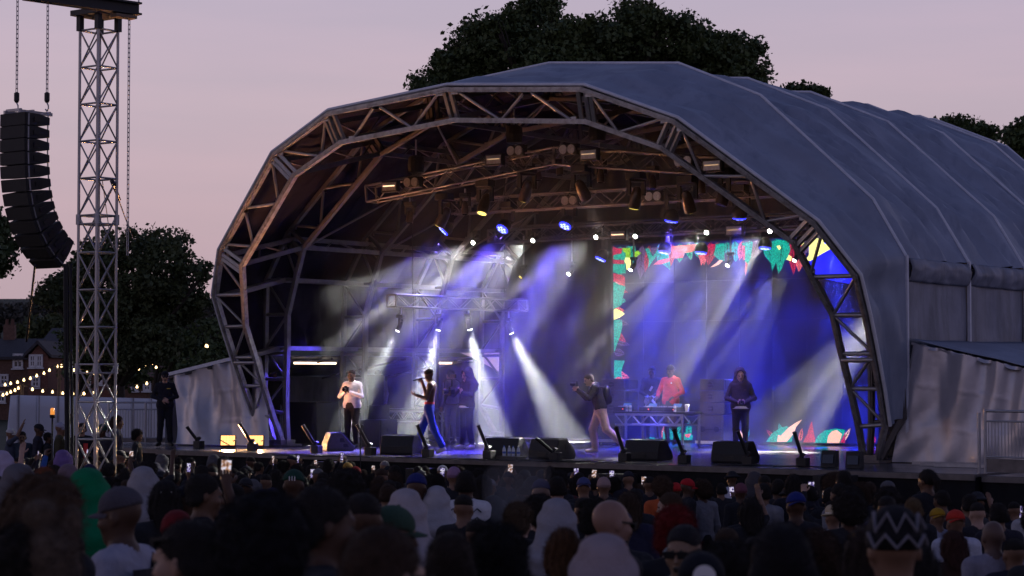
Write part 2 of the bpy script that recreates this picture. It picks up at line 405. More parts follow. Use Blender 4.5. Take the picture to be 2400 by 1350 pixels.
def arch(k):
    """k = -1 the leaning front arch, else upright arch at ARCH_Y[k]"""
    f = (lambda p, s: fpt(p, s)) if k < 0 else (lambda p, s: bpt(p, ARCH_Y[k], s))
    O, I = (OF, IF) if k < 0 else (OB, IB)
    a = put(bpy.data.objects.new('front_arch' if k < 0 else 'rear_arch', None)); a.parent = canopy
    mat = 'alu' if k < 0 else 'alu_dark'  # rear arches darkened in colour for the shade under the roof
    for s in (-1, 1):
        for L, nm in ((O, 'outer_chord'), (I, 'inner_chord')):
            for i in range(len(L)-1):
                p, q = f(L[i], s), f(L[i+1], s)
                d = (q-p).normalized()
                m = MB(); m.bar(p-d*.03, q+d*.03, .095, .12, upv=(0, 1, .1))
                # raised flanges give the extrusion its grooves
                m.bar(p+Vector((0, -.055, 0)), q+Vector((0, -.055, 0)), .03, .04, upv=(0, 1, .1))
                m.build(nm, mat, a)
        # joints with doubled plates, zigzag webs between them
        for i in range(4):
            p, q = f(O[i], s), f(I[i], s); t = (f(O[i+1], s)-f(O[i], s)).normalized()
            for off in ((.075, .19) if i else (.075,)):
                strut(a, 'joint_post', p+t*off, q+t*off, .075, mat, True)
            if i: strut(a, 'joint_post', p-t*.1, q-t*.1, .075, mat, True)
            n = (4, 3, 4, 2)[i] if i < 3 else 2
            o0, o1, i0, i1 = f(O[i], s), f(O[i+1], s), f(I[i], s), f(I[i+1], s)
            seq = {0: [(0, .06), (1, .36), (0, .60), (1, .90)], 1: [(0, .08), (1, .42), (0, .90)], 2: [(0, .05), (1, .3), (0, .55), (1, .78), (0, .93)], 3: [(0, .2), (1, .9)]}[i]
            for (w0, t0), (w1, t1) in zip(seq, seq[1:]):
                pa = (o0.lerp(o1, t0) if w0 == 0 else i0.lerp(i1, t0)); pb = (o0.lerp(o1, t1) if w1 == 0 else i0.lerp(i1, t1))
                strut(a, 'web_brace', pa, pb, .065, mat)
                for pp, ww in ((pa, w0), (pb, w1)):
                    g_ = MB(); g_.box(pp+(Vector((0, 0, -.06)) if ww == 0 else Vector((0, 0, .05))), (.17, .03, .07)); g_.build('gusset', mat, a)
        for i in range(4, 9):
            strut(a, 'rung', f(O[i], s), f(I[i], s), .085, mat)
            if i < 8:
                up = i % 2 == 0
                pa, pb = (f(O[i], s), f(I[i+1], s)) if up else (f(I[i], s), f(O[i+1], s))
                strut(a, 'web_brace', pa.lerp(pb, .04), pb.lerp(pa, .04), .06, mat)
        if True:
            q = f(O[9], s).lerp(f(I[9], s), .5)
            m = MB(); m.box((q.x, q.y, DECK+.03), (.62, .5, .05)); m.box((q.x, q.y, DECK+.1), (.4, .3, .1)); m.build('base_plate', 'alu_dark', a)
            strut(a, 'rung', f(O[6], s)+Vector((0, 0, -.12)), f(I[6], s)+Vector((0, 0, -.12)), .085, mat)
    return a
for k in range(-1, 4): arch(k)
def vtx(k, i, s, inner=False):
    if k < 0: return fpt((IF if inner else OF)[i], s)
    return bpt((IB if inner else OB)[i], ARCH_Y[k], s)
for k in range(-1, 3):                       # ladder purlins running back from joint to joint
    for i, s in ((0, 1), (1, -1), (1, 1), (2, -1), (2, 1), (3, -1), (3, 1), (4, -1), (6, -1)):
        e = put(bpy.data.objects.new('purlin', None)); e.parent = canopy
        a0, a1, b0, b1 = vtx(k, i, s), vtx(k+1, i, s), vtx(k, i, s, True), vtx(k+1, i, s, True)
        a0, a1 = a0.lerp(b0, .42 if k >= 0 else .3), a1.lerp(b1, .42)
        b0, b1 = b0.lerp(a0, .08), b1.lerp(a1, .08)
        if i in (4, 6): b0 = a0+(b0-a0)*.45; b1 = a1+(b1-a1)*.45
        for p, q in ((a0, a1), (b0, b1)):
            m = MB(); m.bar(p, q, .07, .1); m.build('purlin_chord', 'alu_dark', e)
        n = 4
        for j in range(n):
            pa = a0.lerp(a1, (j+.1)/n) if j % 2 == 0 else b0.lerp(b1, (j+.1)/n)
            pb = b0.lerp(b1, (j+.9)/n) if j % 2 == 0 else a0.lerp(a1, (j+.9)/n)
            strut(e, 'web_brace', pa, pb, .045, 'alu_dark')
    for s in (-1, 1):                         # long wind braces crossing each bay
        if k >= 0:
            strut(canopy, 'wind_brace', vtx(k, 1, s, True), vtx(k+1, 2, s, True), .05, 'alu_dark')
            strut(canopy, 'wind_brace', vtx(k, 3, s, True), vtx(k+1, 2, s, True), .05, 'alu_dark')
            strut(canopy, 'wind_brace', vtx(k, 0, s, True), vtx(k+1, 1, s, True), .05, 'alu_dark')
def profile_line(k, lo, hi):
    """outline points of arch k from the left index lo over the apex to the right index hi"""
    idx = [(i, -1) for i in range(lo, 0, -1)]+[(0, 1)]+[(i, 1) for i in range(1, hi+1)]
    return [vtx(k, i, s) for i, s in idx]
def densify(L, n):
    out = []
    for a, b in zip(L, L[1:]):
        m = max(2, int((b-a).length/n))
        out += [(a, b, j/m) for j in range(m)]
    out.append((L[-2], L[-1], 1.)); return out
def canvas(k, lo, hi, off, name, mat, sag, seed):
    A, B = profile_line(k, lo, hi), profile_line(k+1, lo, hi)
    segs = []
    for (a0, a1), (b0, b1) in zip(zip(A, A[1:]), zip(B, B[1:])):
        m = max(3, int((b1-b0).length/.16)); segs += [(a0, a1, b0, b1, j/m) for j in range(m)]
    a0, a1, b0, b1 = A[-2], A[-1], B[-2], B[-1]; segs.append((a0, a1, b0, b1, 1.))
    nv = 18; P = []; nu = len(segs)
    for j in range(nv+1):
        v = j/nv
        for iu, (a0, a1, b0, b1, t) in enumerate(segs):
            p = a0.lerp(a1, t).lerp(b0.lerp(b1, t), v)
            c = Vector((0, p.y, DECK+2.5)); nrm = (p-c); nrm.y = 0; nrm.normalize()
            e = math.sin(math.pi*v)
            # cloth pulled in between the ribs, with slack running diagonally and gathers near each end
            w = mnoise.noise(Vector((p.x*.9+seed, p.y*.55, p.z*.9)))*.06+mnoise.noise(Vector((p.x*.8-p.y*1.6+seed, p.y*2.6+p.z*.9, p.z*.5)))*.13+mnoise.noise(Vector((p.x*1.2-p.y*3.0, p.y*5+p.z*1.5+seed, p.z*.8)))*.05
            low = max(0, min(1, (DECK+5.2-p.z)/3))
            w += low*.05*math.sin(p.y*9+p.z*3+seed)*e
            d = off-sag*e*(.6+.4*abs(nrm.x))+w*(e**.6)*(2.1 if k >= 0 else 1.1)
            if k < 0 and low > 0:             # slack swag at the front corner
                zz = (p.z-(DECK+3.3)); d -= .20*e*math.exp(-(zz/.35)**2)-.07*e*math.exp(-((zz-.55)/.3)**2)
            P.append(p+nrm*d)
    F = [(j*nu+i, j*nu+i+1, (j+1)*nu+i+1, (j+1)*nu+i) for j in range(nv) for i in range(nu-1)]
    m = MB(); m.add(P, F); m.smooth = True
    return m.build(name, mat, canopy)
for k in range(-1, 5):
    lo, hi = (8, 8) if k < 0 else (6, 4)
    canvas(k, lo, hi, .10, 'roof_canvas', 'pvc', .10 if k < 0 else .17, 3.1*k)
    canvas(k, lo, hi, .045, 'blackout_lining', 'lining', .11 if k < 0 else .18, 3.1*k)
for k in range(-1, 6):                        # pale seam over each rib
    L = profile_line(k, 6 if k >= 0 else 8, 4 if k >= 0 else 8)
    pts = []
    for p in L:
        c = Vector((0, p.y, DECK+2.5)); n = (p-c); n.y = 0; n.normalize(); pts.append(p+n*.105)
    m = MB(); m.tube(pts, .036, 6); m.build('rib_seam', 'keder', canopy)
# right side wall: hung sheets with a rolled flap along their top, posts between
for k in range(0, 5):
    y0, y1 = ARCH_Y[k], ARCH_Y[k+1]
    def fw_(u, v, y0=y0, y1=y1, k=k):
        y = y0+.06+(y1-y0-.12)*u; z = DECK+.05+(3.75-.05)*v
        return (8.20+.035*mnoise.noise(Vector((y*1.4, z*1.0, k)))+.03*math.sin(z*2.2+.8*math.sin(y*2))*math.sin(math.pi*u), y, z)
    m = MB(); m.grid(fw_, 26, 30); m.smooth = True; m.build('wall_sheet', 'pvcdirty', canopy)
    def ff(u, v, y0=y0, y1=y1, k=k):
        y = y0+.1+(y1-y0-.16)*u; a = v*math.pi*1.15
        z = DECK+3.86-.44*v+.012*mnoise.noise(Vector((y*4, v*4, k*2)))-.02*u
        return (8.27+.075*math.sin(a)+.05*mnoise.noise(Vector((y*3.5, v*3+9, k))), y, z)
    m = MB(); m.grid(ff, 30, 10); m.smooth = True; m.build('rolled_flap', 'pvcdirty', canopy, thick=.03)
    m = MB(); m.bar((8.25, y0, DECK+.3), (8.25, y0, DECK+3.9), .06); m.build('wall_post', 'keder', canopy)
# diagonal strut from the second arch down to the front foot, both sides
for s in (-1, 1): strut(canopy, 'foot_strut', (s*8.2, .16, DECK+.95), (s*7.75, .05, DECK+.08), .1, 'alu_dark', True)

# ------------------------------------------------------------------ silver side wings
def curtain(tl, tr, bl, br, name, seed, folds, amp, mat='silver', nu=120, nv=44, parent=None, lift=0.):
    tl, tr, bl, br = map(Vector, (tl, tr, bl, br))
    def fn(u, v):
        p = bl.lerp(br, u).lerp(tl.lerp(tr, u), v)
        x = u*(br-bl).length
        wv = x+.10*math.sin(v*3+seed)+.12*(1-v)*math.sin(x*1.3+seed)
        g_ = amp*(.25+.75*v**1.5)*math.sin(folds*2.1*wv+1.2*math.sin(x*1.9+seed))*(.45+.55*abs(mnoise.noise(Vector((x*.8, seed, 0)))))
        g_ += amp*.9*mnoise.noise(Vector((x*1.1+v*.9, v*.45, seed)))+.10*amp*mnoise.noise(Vector((x*5+v*3.0, v*1.2, seed+4)))
        g_ += .5*amp*(1-v)**2*mnoise.noise(Vector((x*1.6-v*3.0, v*2.0, seed+9)))
        for cv in (.3, .66): g_ += .007*math.exp(-((v-cv-.01*math.sin(x*2))/.012)**2)
        sc = .035*abs(math.sin(folds*1.3*x))*(1 if v > .96 else 0)
        return (p.x+.3*g_, p.y-abs(lift)*(1-v)**2-g_, p.z-sc)
    m = MB(); m.grid(fn, nu, nv); m.smooth = True
    return m.build(name, mat, parent)
wr = thing('side_tent', 'silver tarpaulin lean-to against the canopy beside the steel railing', 'tent', (10.5, 4, DECK))
curtain((8.32, .3, 3.97), (13.4, .3, 2.86), (7.95, .1, DECK+.02), (13.4, .1, DECK+.02), 'front_sheet', 2.3, 4.0, .17, parent=wr)
def wroof(u, v):
    x = 8.28+5.2*u; y = .25+8.6*v
    return (x, y, 4.03-1.16*u-.09*math.sin(math.pi*((v*3) % 1))*math.sin(math.pi*u)+.03*mnoise.noise(Vector((x*1.5, y, 3))))
m = MB(); m.grid(wroof, 26, 36); m.smooth = True; m.build('roof_sheet', 'pvc', wr, thick=.012)
for y in (.3, 3.0, 5.8, 8.6): strut(wr, 'rafter', (8.3, y, 3.93), (13.3, y, 2.82), .06, 'alu_dark')
for y in (.42, 8.5): strut(wr, 'post', (13.3, y, DECK), (13.3, y, 2.8), .06, 'alu_dark')
m = MB(); m.grid(lambda u, v: (8.3+5.1*u, .24+.05*math.sin(u*61)*v, 3.98-1.13*u-.06*v-.02*abs(math.sin(u*60))), 90, 3); m.smooth = True; m.build('eave_hem', 'silver', wr)
for j, (x0, x1) in enumerate(((8.6, 9.9), (8.9, 11.0), (9.3, 11.0))):
    b = MB(); b.bar((x0, -.35-.28*j, DECK+.035), (x1, -.35-.28*j, DECK+.035), .09, .06)
    tag(b.build('floor_bar', 'steel'), ['short', 'middle', 'outer'][j]+' steel bar lying on deck below the silver side tent', 'bar', 'steel bars below the side tent')

wl = thing('side_tent', 'silver tarpaulin lean-to beside the security guard and floodlights', 'tent', (-9.5, 3, DECK))
curtain((-10.75, -.3, 3.36), (-7.95, -.3, 3.84), (-10.25, -.45, DECK+.02), (-7.45, -.2, DECK+.02), 'front_sheet', 7.7, 5.0, .17, parent=wl, lift=.25)
m = MB(); m.bar((-11.0, -.36, 3.33), (-7.9, -.36, 3.87), .07, .08); m.build('eave_pole', 'keder', wl)
m = MB(); m.grid(lambda u, v: (-11.2+3.0*u, -.25+8.4*v, 3.32+.5*u+.02*mnoise.noise(Vector((u*5, v*8, 0)))), 12, 20); m.smooth = True; m.build('roof_sheet', 'pvcdirty', wl, thick=.012)
m = MB(); m.grid(lambda u, v: (-11.1+.03*math.sin(u*50), -.2+8.2*u, DECK+1.6*v), 40, 4); m.smooth = True; m.build('outer_sheet', 'pvcdirty', wl)
m = MB(); m.grid(lambda u, v: (-11.1+3.1*u, 8.1+.03*math.sin(u*40), DECK+2.0*v), 40, 4); m.smooth = True; m.build('back_sheet', 'lining', wl)
for y in (-.2, 2.6, 5.4, 8): strut(wl, 'rafter', (-11.05, y, 3.26), (-8.25, y, 3.74), .06, 'alu_dark')
for j, (x, X) in enumerate(((690, -8.75), (1016, -8.75), (1078, -8.75))):
    a = onX(x, 851, X); ln = (1.5, .75, .45)[j]
    t = thing('tube_light', ['long lit tube light under the side tent roof behind white shirted man', 'lit tube light behind the performer', 'short lit tube light behind the hooded camera operator'][j], 'tube light', a, 0, 'tube lights in the side tent')
    m = MB(); m.box((a.x, a.y+ln/2, a.z), (.05, ln, .05)); m.build('tube', em('warm tube %d' % j, (1, .72, .5), 4), t)
    m = MB(); m.box((a.x, a.y+ln/2, a.z+.055), (.12, ln+.06, .05)); m.build('housing', 'whiteplastic', t)

# ------------------------------------------------------------------ backdrop and LED wall
def bd_top(x):
    for (x0, z0), (x1, z1) in zip(IB, IB[1:]):
        if x0 <= abs(x) <= x1: return z0+(z1-z0)*(abs(x)-x0)/(x1-x0)-.12
    return 3.6
bd = MB(); bd.grid(lambda u, v: (-7.2+14.4*u, 8.2+.05*math.sin(u*150), DECK+.02+(bd_top(-7.2+14.4*u)-.02)*v), 240, 8); bd.smooth = True
tag(bd.build('backdrop_curtain', 'drape'), 'black pleated backdrop curtain behind the screen', 'curtain')
SY = 8.0
led = thing('led_screen', 'large leaf patterned video screen at the back of the stage', 'screen', (0, SY, DECK))
sx0, sx1, sz0, sz1 = -3.66, 3.66, DECK+.06, 6.60
base = bpy.data.materials.new('screen dark picture'); t_, b_ = nodes(base)
b_.inputs['Base Color'].default_value = (.01, .01, .012, 1); b_.inputs['Roughness'].default_value = .5
co = t_.nodes.new('ShaderNodeTexCoord'); n_ = t_.nodes.new('ShaderNodeTexNoise'); n_.inputs['Scale'].default_value = .42; n_.inputs['Detail'].default_value = 2
t_.links.new(co.outputs['Object'], n_.inputs['Vector'])
rp = t_.nodes.new('ShaderNodeValToRGB'); rp.color_ramp.elements[0].position = .42; rp.color_ramp.elements[0].color = (.002, .002, .006, 1)
rp.color_ramp.elements[1].position = .62; rp.color_ramp.elements[1].color = (.012, .015, .42, 1)
t_.links.new(n_.outputs[0], rp.inputs[0]); t_.links.new(rp.outputs[0], b_.inputs['Emission Color']); b_.inputs['Emission Strength'].default_value = .6
for i in range(8):
    for j in range(5):
        w, h_ = (sx1-sx0)/8, (sz1-sz0)/5
        p = MB(); p.box((sx0+w*(i+.5), SY+.05, sz0+h_*(j+.5)), (w-.004, .1, h_-.004)); p.build('screen_panel', base, led)
def scrmat(n, c, s):
    m = em(n, c, s); t, b = m.node_tree, m.node_tree.nodes['Principled BSDF']
    co = t.nodes.new('ShaderNodeTexCoord'); nn = t.nodes.new('ShaderNodeTexNoise'); nn.inputs['Scale'].default_value = 34; nn.inputs['Detail'].default_value = 3
    t.links.new(co.outputs['Object'], nn.inputs['Vector'])
    mr = t.nodes.new('ShaderNodeMapRange'); mr.inputs[1].default_value = .3; mr.inputs[2].default_value = .7; mr.inputs[3].default_value = s*.25; mr.inputs[4].default_value = s*1.3
    t.links.new(nn.outputs[0], mr.inputs[0]); t.links.new(mr.outputs[0], b.inputs['Emission Strength'])
    return m
SC = {'t': scrmat('screen teal', (.0, .62, .48), .95), 'c': scrmat('screen crimson', (.72, .02, .12), 1.0), 'l': scrmat('screen lime', (.36, .75, .03), 1.1),
      'y': em('screen yellow', (1, .95, .32), 1.5), 'p': scrmat('screen pink', (1, .16, .22), 1.2), 'o': em('screen peach', (1, .55, .42), 1.3),
      'u': scrmat('screen purple', (.14, .08, .24), 1.2), 'b': em('screen blue', (.012, .014, .62), 1.8), 'k': em('screen black', (.0, .0, .002), .2)}
GR = [('c', 'magenta', [(45, 110), (100, 108), (95, 140), (45, 150)]), ('t', '', [(45, 151), (95, 142), (118, 130), (120, 160), (45, 176)]),
 ('l', '', [(100, 108), (150, 106), (150, 164), (119, 164), (121, 138), (104, 128)]), ('y', '', [(118, 166), (149, 166), (152, 200), (146, 235), (125, 240), (124, 205), (113, 190)]),
 ('c', '', [(45, 178), (112, 182), (112, 205), (45, 204)]), ('t', '', [(45, 207), (118, 208), (120, 262), (45, 256)]), ('c', '', [(45, 260), (100, 272), (116, 285), (116, 338), (80, 330), (45, 309)]),
 ('t', '', [(45, 315), (80, 336), (118, 345), (105, 400), (95, 452), (70, 470), (45, 478)]), ('y', '', [(48, 482), (65, 478), (95, 492), (115, 508), (85, 530), (48, 545)]),
 ('t', '', [(48, 547), (80, 543), (98, 548), (100, 585), (85, 650), (65, 700), (50, 745)]), ('t', '', [(50, 790), (115, 793), (100, 835), (94, 870), (99, 900), (96, 925), (50, 943)]),
 ('p', '', [(52, 905), (70, 892), (94, 893), (95, 932), (52, 945)]), ('l', '', [(168, 160), (172, 132), (195, 122), (217, 140), (200, 150), (180, 166)]),
 ('t', '', [(240, 112), (262, 108), (285, 160), (330, 100), (300, 168), (258, 226), (262, 180)]), ('u', '', [(268, 108), (322, 100), (288, 158)]),
 ('p', '', [(400, 96), (470, 90), (552, 84), (548, 118), (520, 132), (480, 138), (470, 166), (425, 172), (398, 168)]), ('p', '', [(395, 165), (385, 190), (340, 206), (288, 210), (320, 182), (370, 172)]),
 ('p', '', [(560, 150), (606, 150), (594, 190), (580, 216), (574, 185)]), ('t', '', [(668, 82), (722, 78), (722, 186), (690, 180), (655, 150), (665, 120)]), ('c', '', [(622, 86), (664, 83), (660, 115), (652, 148), (632, 118)]),
 ('o', '', [(635, 225), (672, 198), (700, 172), (718, 160), (712, 185), (690, 206), (660, 220)]), ('t', '', [(740, 128), (752, 106), (780, 93), (806, 104), (775, 118)]),
 ('t', '', [(825, 76), (895, 70), (888, 130), (880, 172), (862, 205), (845, 180), (850, 130)]), ('p', '', [(828, 92), (846, 95), (846, 178), (834, 182)]), ('p', '', [(850, 190), (862, 188), (858, 240), (850, 280), (846, 240)]),
 ('t', '', [(1008, 66), (1048, 60), (1058, 95), (1048, 150), (1030, 205), (1012, 250), (1004, 190), (1018, 120)]), ('t', '', [(1062, 62), (1108, 62), (1124, 115), (1105, 168), (1050, 216), (1078, 165), (1086, 110)]),
 ('y', '', [(1038, 95), (1058, 90), (1066, 108), (1054, 120)]), ('y', '', [(1085, 166), (1110, 148), (1132, 160), (1126, 188), (1100, 178)]), ('y', '', [(1175, 92), (1180, 74), (1204, 70), (1212, 90)]),
 ('b', '', [(1230, 48), (1425, 40), (1500, 250), (1500, 330), (1250, 280), (1238, 190)]), ('y', '', [(1235, 50), (1322, 45), (1342, 75), (1378, 108), (1310, 145), (1245, 186), (1214, 180), (1236, 150)]),
 ('y', '', [(1345, 162), (1372, 148), (1400, 138), (1426, 178), (1395, 190), (1360, 195)]),
 ('t', '', [(260, 1256), (300, 1262), (302, 1278), (260, 1278)]), ('t', '', [(346, 1212), (360, 1240), (368, 1278), (348, 1278)]), ('t', '', [(384, 1204), (404, 1220), (410, 1278), (394, 1278), (392, 1240)]),
 ('t', '', [(440, 1238), (475, 1228), (530, 1246), (526, 1280), (430, 1280)]), ('p', '', [(478, 1242), (520, 1236), (505, 1262), (488, 1260)]),
 ('t', '', [(975, 1286), (1008, 1238), (1058, 1204), (1100, 1190), (1142, 1220), (1132, 1290)]), ('o', '', [(1042, 1290), (1048, 1244), (1064, 1250), (1115, 1198), (1160, 1168), (1196, 1150), (1158, 1196), (1146, 1232), (1122, 1262), (1100, 1286)]),
 ('c', '', [(1200, 1290), (1226, 1236), (1246, 1176), (1254, 1158), (1264, 1222), (1276, 1290)]), ('t', '', [(1270, 1293), (1290, 1250), (1330, 1218), (1400, 1205), (1456, 1214), (1456, 1294)]),
 ('o', '', [(1345, 1294), (1352, 1250), (1376, 1222), (1406, 1214), (1438, 1240), (1420, 1294)]), ('c', '', [(1424, 1292), (1440, 1262), (1456, 1226), (1456, 1294)])]
lr = random.Random(21)                     # smaller leaves hanging thickly along the top and left border
def leafshape(cx, cz, ln, wd, ang, y, mat):
    P = []
    for k in range(13):
        t = k/6 if k <= 6 else (12-k)/6; sgn = 1 if k <= 6 else -1
        w = wd*math.sin(math.pi*min(1, t*1.0))**.8*(1-.35*t)*sgn; l = ln*t
        w += .04*wd*math.sin(t*17)
        P.append(Vector((max(sx0, min(sx1, cx+math.sin(ang)*l+math.cos(ang)*w)), y, max(sz0, min(sz1, cz-math.cos(ang)*l+math.sin(ang)*w)))))
    m = MB(); m.add(P[:-1], [tuple(range(len(P)-1))]); lf = m.build('picture_leaf', mat, led, normals=False)
    m = MB(); a0 = Vector((cx, y-.0003, cz)); dv_ = Vector((math.sin(ang), 0, -math.cos(ang))); sv_ = Vector((math.cos(ang), 0, math.sin(ang)))
    def q4(p, q, w): m.add([p-sv_*w, p+sv_*w, q+sv_*w*.4, q-sv_*w*.4], [(0, 1, 2, 3)])
    q4(a0, a0+dv_*ln*.95, .012)
    for t in (.25, .42, .6):
        for s_ in (-1, 1): q4(a0+dv_*ln*t, a0+dv_*ln*(t+.16)+sv_*(s_*wd*.6), .008)
    for v_ in range(len(m.v)):
        x_, y_, z_ = m.v[v_]; m.v[v_] = (max(sx0, min(sx1, x_)), y_, max(sz0, min(sz1, z_)))
    m.build('leaf_vein', SC['k'], lf, normals=False)
for k in range(34):
    u = k/33; leafshape(sx0+7.3*u, sz1-.02, lr.uniform(.4, .9), lr.uniform(.10, .22), lr.uniform(-.6, .6), SY-.0016-.0004*(k % 4), SC[lr.choice('ttctppuct')])
for k in range(16):
    leafshape(sx0+.01, sz1-.3-4.2*k/16, lr.uniform(.3, .55), lr.uniform(.06, .12), lr.uniform(.9, 1.7), SY-.0016-.0004*(k % 4), SC[lr.choice('ttccpu')])
for k in range(18):
    leafshape(sx0+7.3*lr.random(), sz0+.01, lr.uniform(.2, .5), lr.uniform(.05, .12), math.pi+lr.uniform(-.9, .9), SY-.0016-.0004*(k % 4), SC[lr.choice('ttcpo')])
for n, (c, _, pts) in enumerate(GR):
    m = MB(); L = []
    for (x, y) in pts:
        p = onY(1420+x/2.597, 540+y/2.597, SY-.005-.0015*(n % 4)); p.x = max(sx0, min(sx1, p.x)); p.z = max(sz0, min(sz1, p.z)); L.append(p)
    m.add(L, [tuple(range(len(L)))]); m.build('picture_leaf', SC[c], led, normals=False)
m = MB()
for z in (sz0-.03, sz1+.03): m.bar((sx0-.06, SY+.06, z), (sx1+.06, SY+.06, z), .1, .06)
for x in (sx0-.03, sx1+.03): m.bar((x, SY+.06, sz0), (x, SY+.06, sz1), .06, .1)
m.build('frame', 'blacksteel', led)
# ------------------------------------------------------------------ lighting trusses
def box_truss(name, label, pts, size, mat='alu_dark', bay=.42, r=.048, cat='truss', group=None):
    """square four chord truss along the points"""
    t = thing(name, label, cat, pts[0], 0, group)
    for a, b in zip(pts, pts[1:]):
        a, b = Vector(a), Vector(b); d = (b-a); L = d.length; d.normalize()
        x = d.cross(Vector((0, 0, 1)))
        if x.length < .1: x = Vector((1, 0, 0))
        x.normalize(); y = x.cross(d)
        cs = [(x*i+y*j)*size/2 for i, j in ((-1, -1), (1, -1), (1, 1), (-1, 1))]
        for c in cs: strut(t, 'chord', a+c, b+c, r, mat)
        n = max(2, round(L/bay))
        for f in range(4):
            c0, c1 = cs[f], cs[(f+1) % 4]
            for k in range(n):
                p, q = (c0, c1) if (k+f) % 2 == 0 else (c1, c0)
                strut(t, 'brace', a+d*(L*k/n)+p, a+d*(L*(k+1)/n)+q, r*.5, mat)
        for e in (a, b):
            m = MB()
            for f in range(4): m.bar(e+cs[f], e+cs[(f+1) % 4], r*.8)
            m.build('end_frame', mat, t)
    return t
GY = .5
box_truss('lighting_truss', 'gabled front lighting truss carrying the big lamps under the roof', [onY(870, 455, GY), Vector((0, GY, 8.0)), onY(1770, 396, GY)], .36, 'alu_dark')
MY = 3.0
box_truss('lighting_truss', 'level middle lighting truss behind the gabled one', [Vector((-4.85, MY, 7.30)), Vector((4.6, MY, 7.30))], .34, 'alu_dark')
RY = 5.0
box_truss('lighting_truss', 'rear lighting truss over the row of white beams', [Vector((-5.2, RY, 6.72)), Vector((4.6, RY, 6.72))], .3)
BY = 7.0
box_truss('lighting_truss', 'hindmost lighting truss just before the video screen', [Vector((-5.5, BY, 6.95)), Vector((4.8, BY, 6.95))], .3)
LZ = 5.05
l0, l1 = onZ(918, 705, LZ), onZ(1226, 716, LZ)
box_truss('lighting_truss', 'short low hung truss behind the performer and hooded operator', [l0, l1], .28, 'alu_dark', .4, .045)
for p in (l0.lerp(l1, .15), l0.lerp(l1, .85)):
    s_ = MB(); s_.tube([p+Vector((0, 0, .15)), Vector((p.x, p.y, 8.6))], .012, 5)
    tag(s_.build('hanging_cable', 'cable'), 'steel cable holding the low truss, '+('front' if p.y < 3 else 'rear')+' one', 'cable', 'cables of the low truss')
# chain motors and hanging cable loops
for j, (x, y, Y) in enumerate(((975, 385, GY), (1205, 315, GY), (1400, 310, GY), (1765, 350, GY))):
    p = onY(x, y, Y); t = thing('chain_motor', ORD[j]+' black chain hoist from the left above the gabled truss', 'hoist', p, 0, 'chain hoists of the front truss')
    m = MB(); m.lathe([(.08, -.22), (.17, -.18), (.19, 0), (.17, .16), (.08, .2)], 12, p); m.build('body', 'blackbox', t)
    m = MB(); m.tube([p+Vector((0, 0, .2)), Vector((p.x, p.y, min(9.3, p.z+.55)))], .02, 6); m.build('chain', 'steel', t)
    m = MB(); m.tube([p+Vector((.05, 0, -.2)), p+Vector((.05, 0, -.42))], .016, 6); m.build('hook', 'steel', t)
def swag(pts, r=.012, mat='cable', n=10, sagz=.25):
    out = []
    for a, b in zip(pts, pts[1:]):
        a, b = Vector(a), Vector(b)
        for k in range(n): 
            u = k/n; out.append(a.lerp(b, u)-Vector((0, 0, sagz*4*u*(1-u))))
    out.append(Vector(pts[-1])); m = MB(); m.tube(out, r, 5); return m
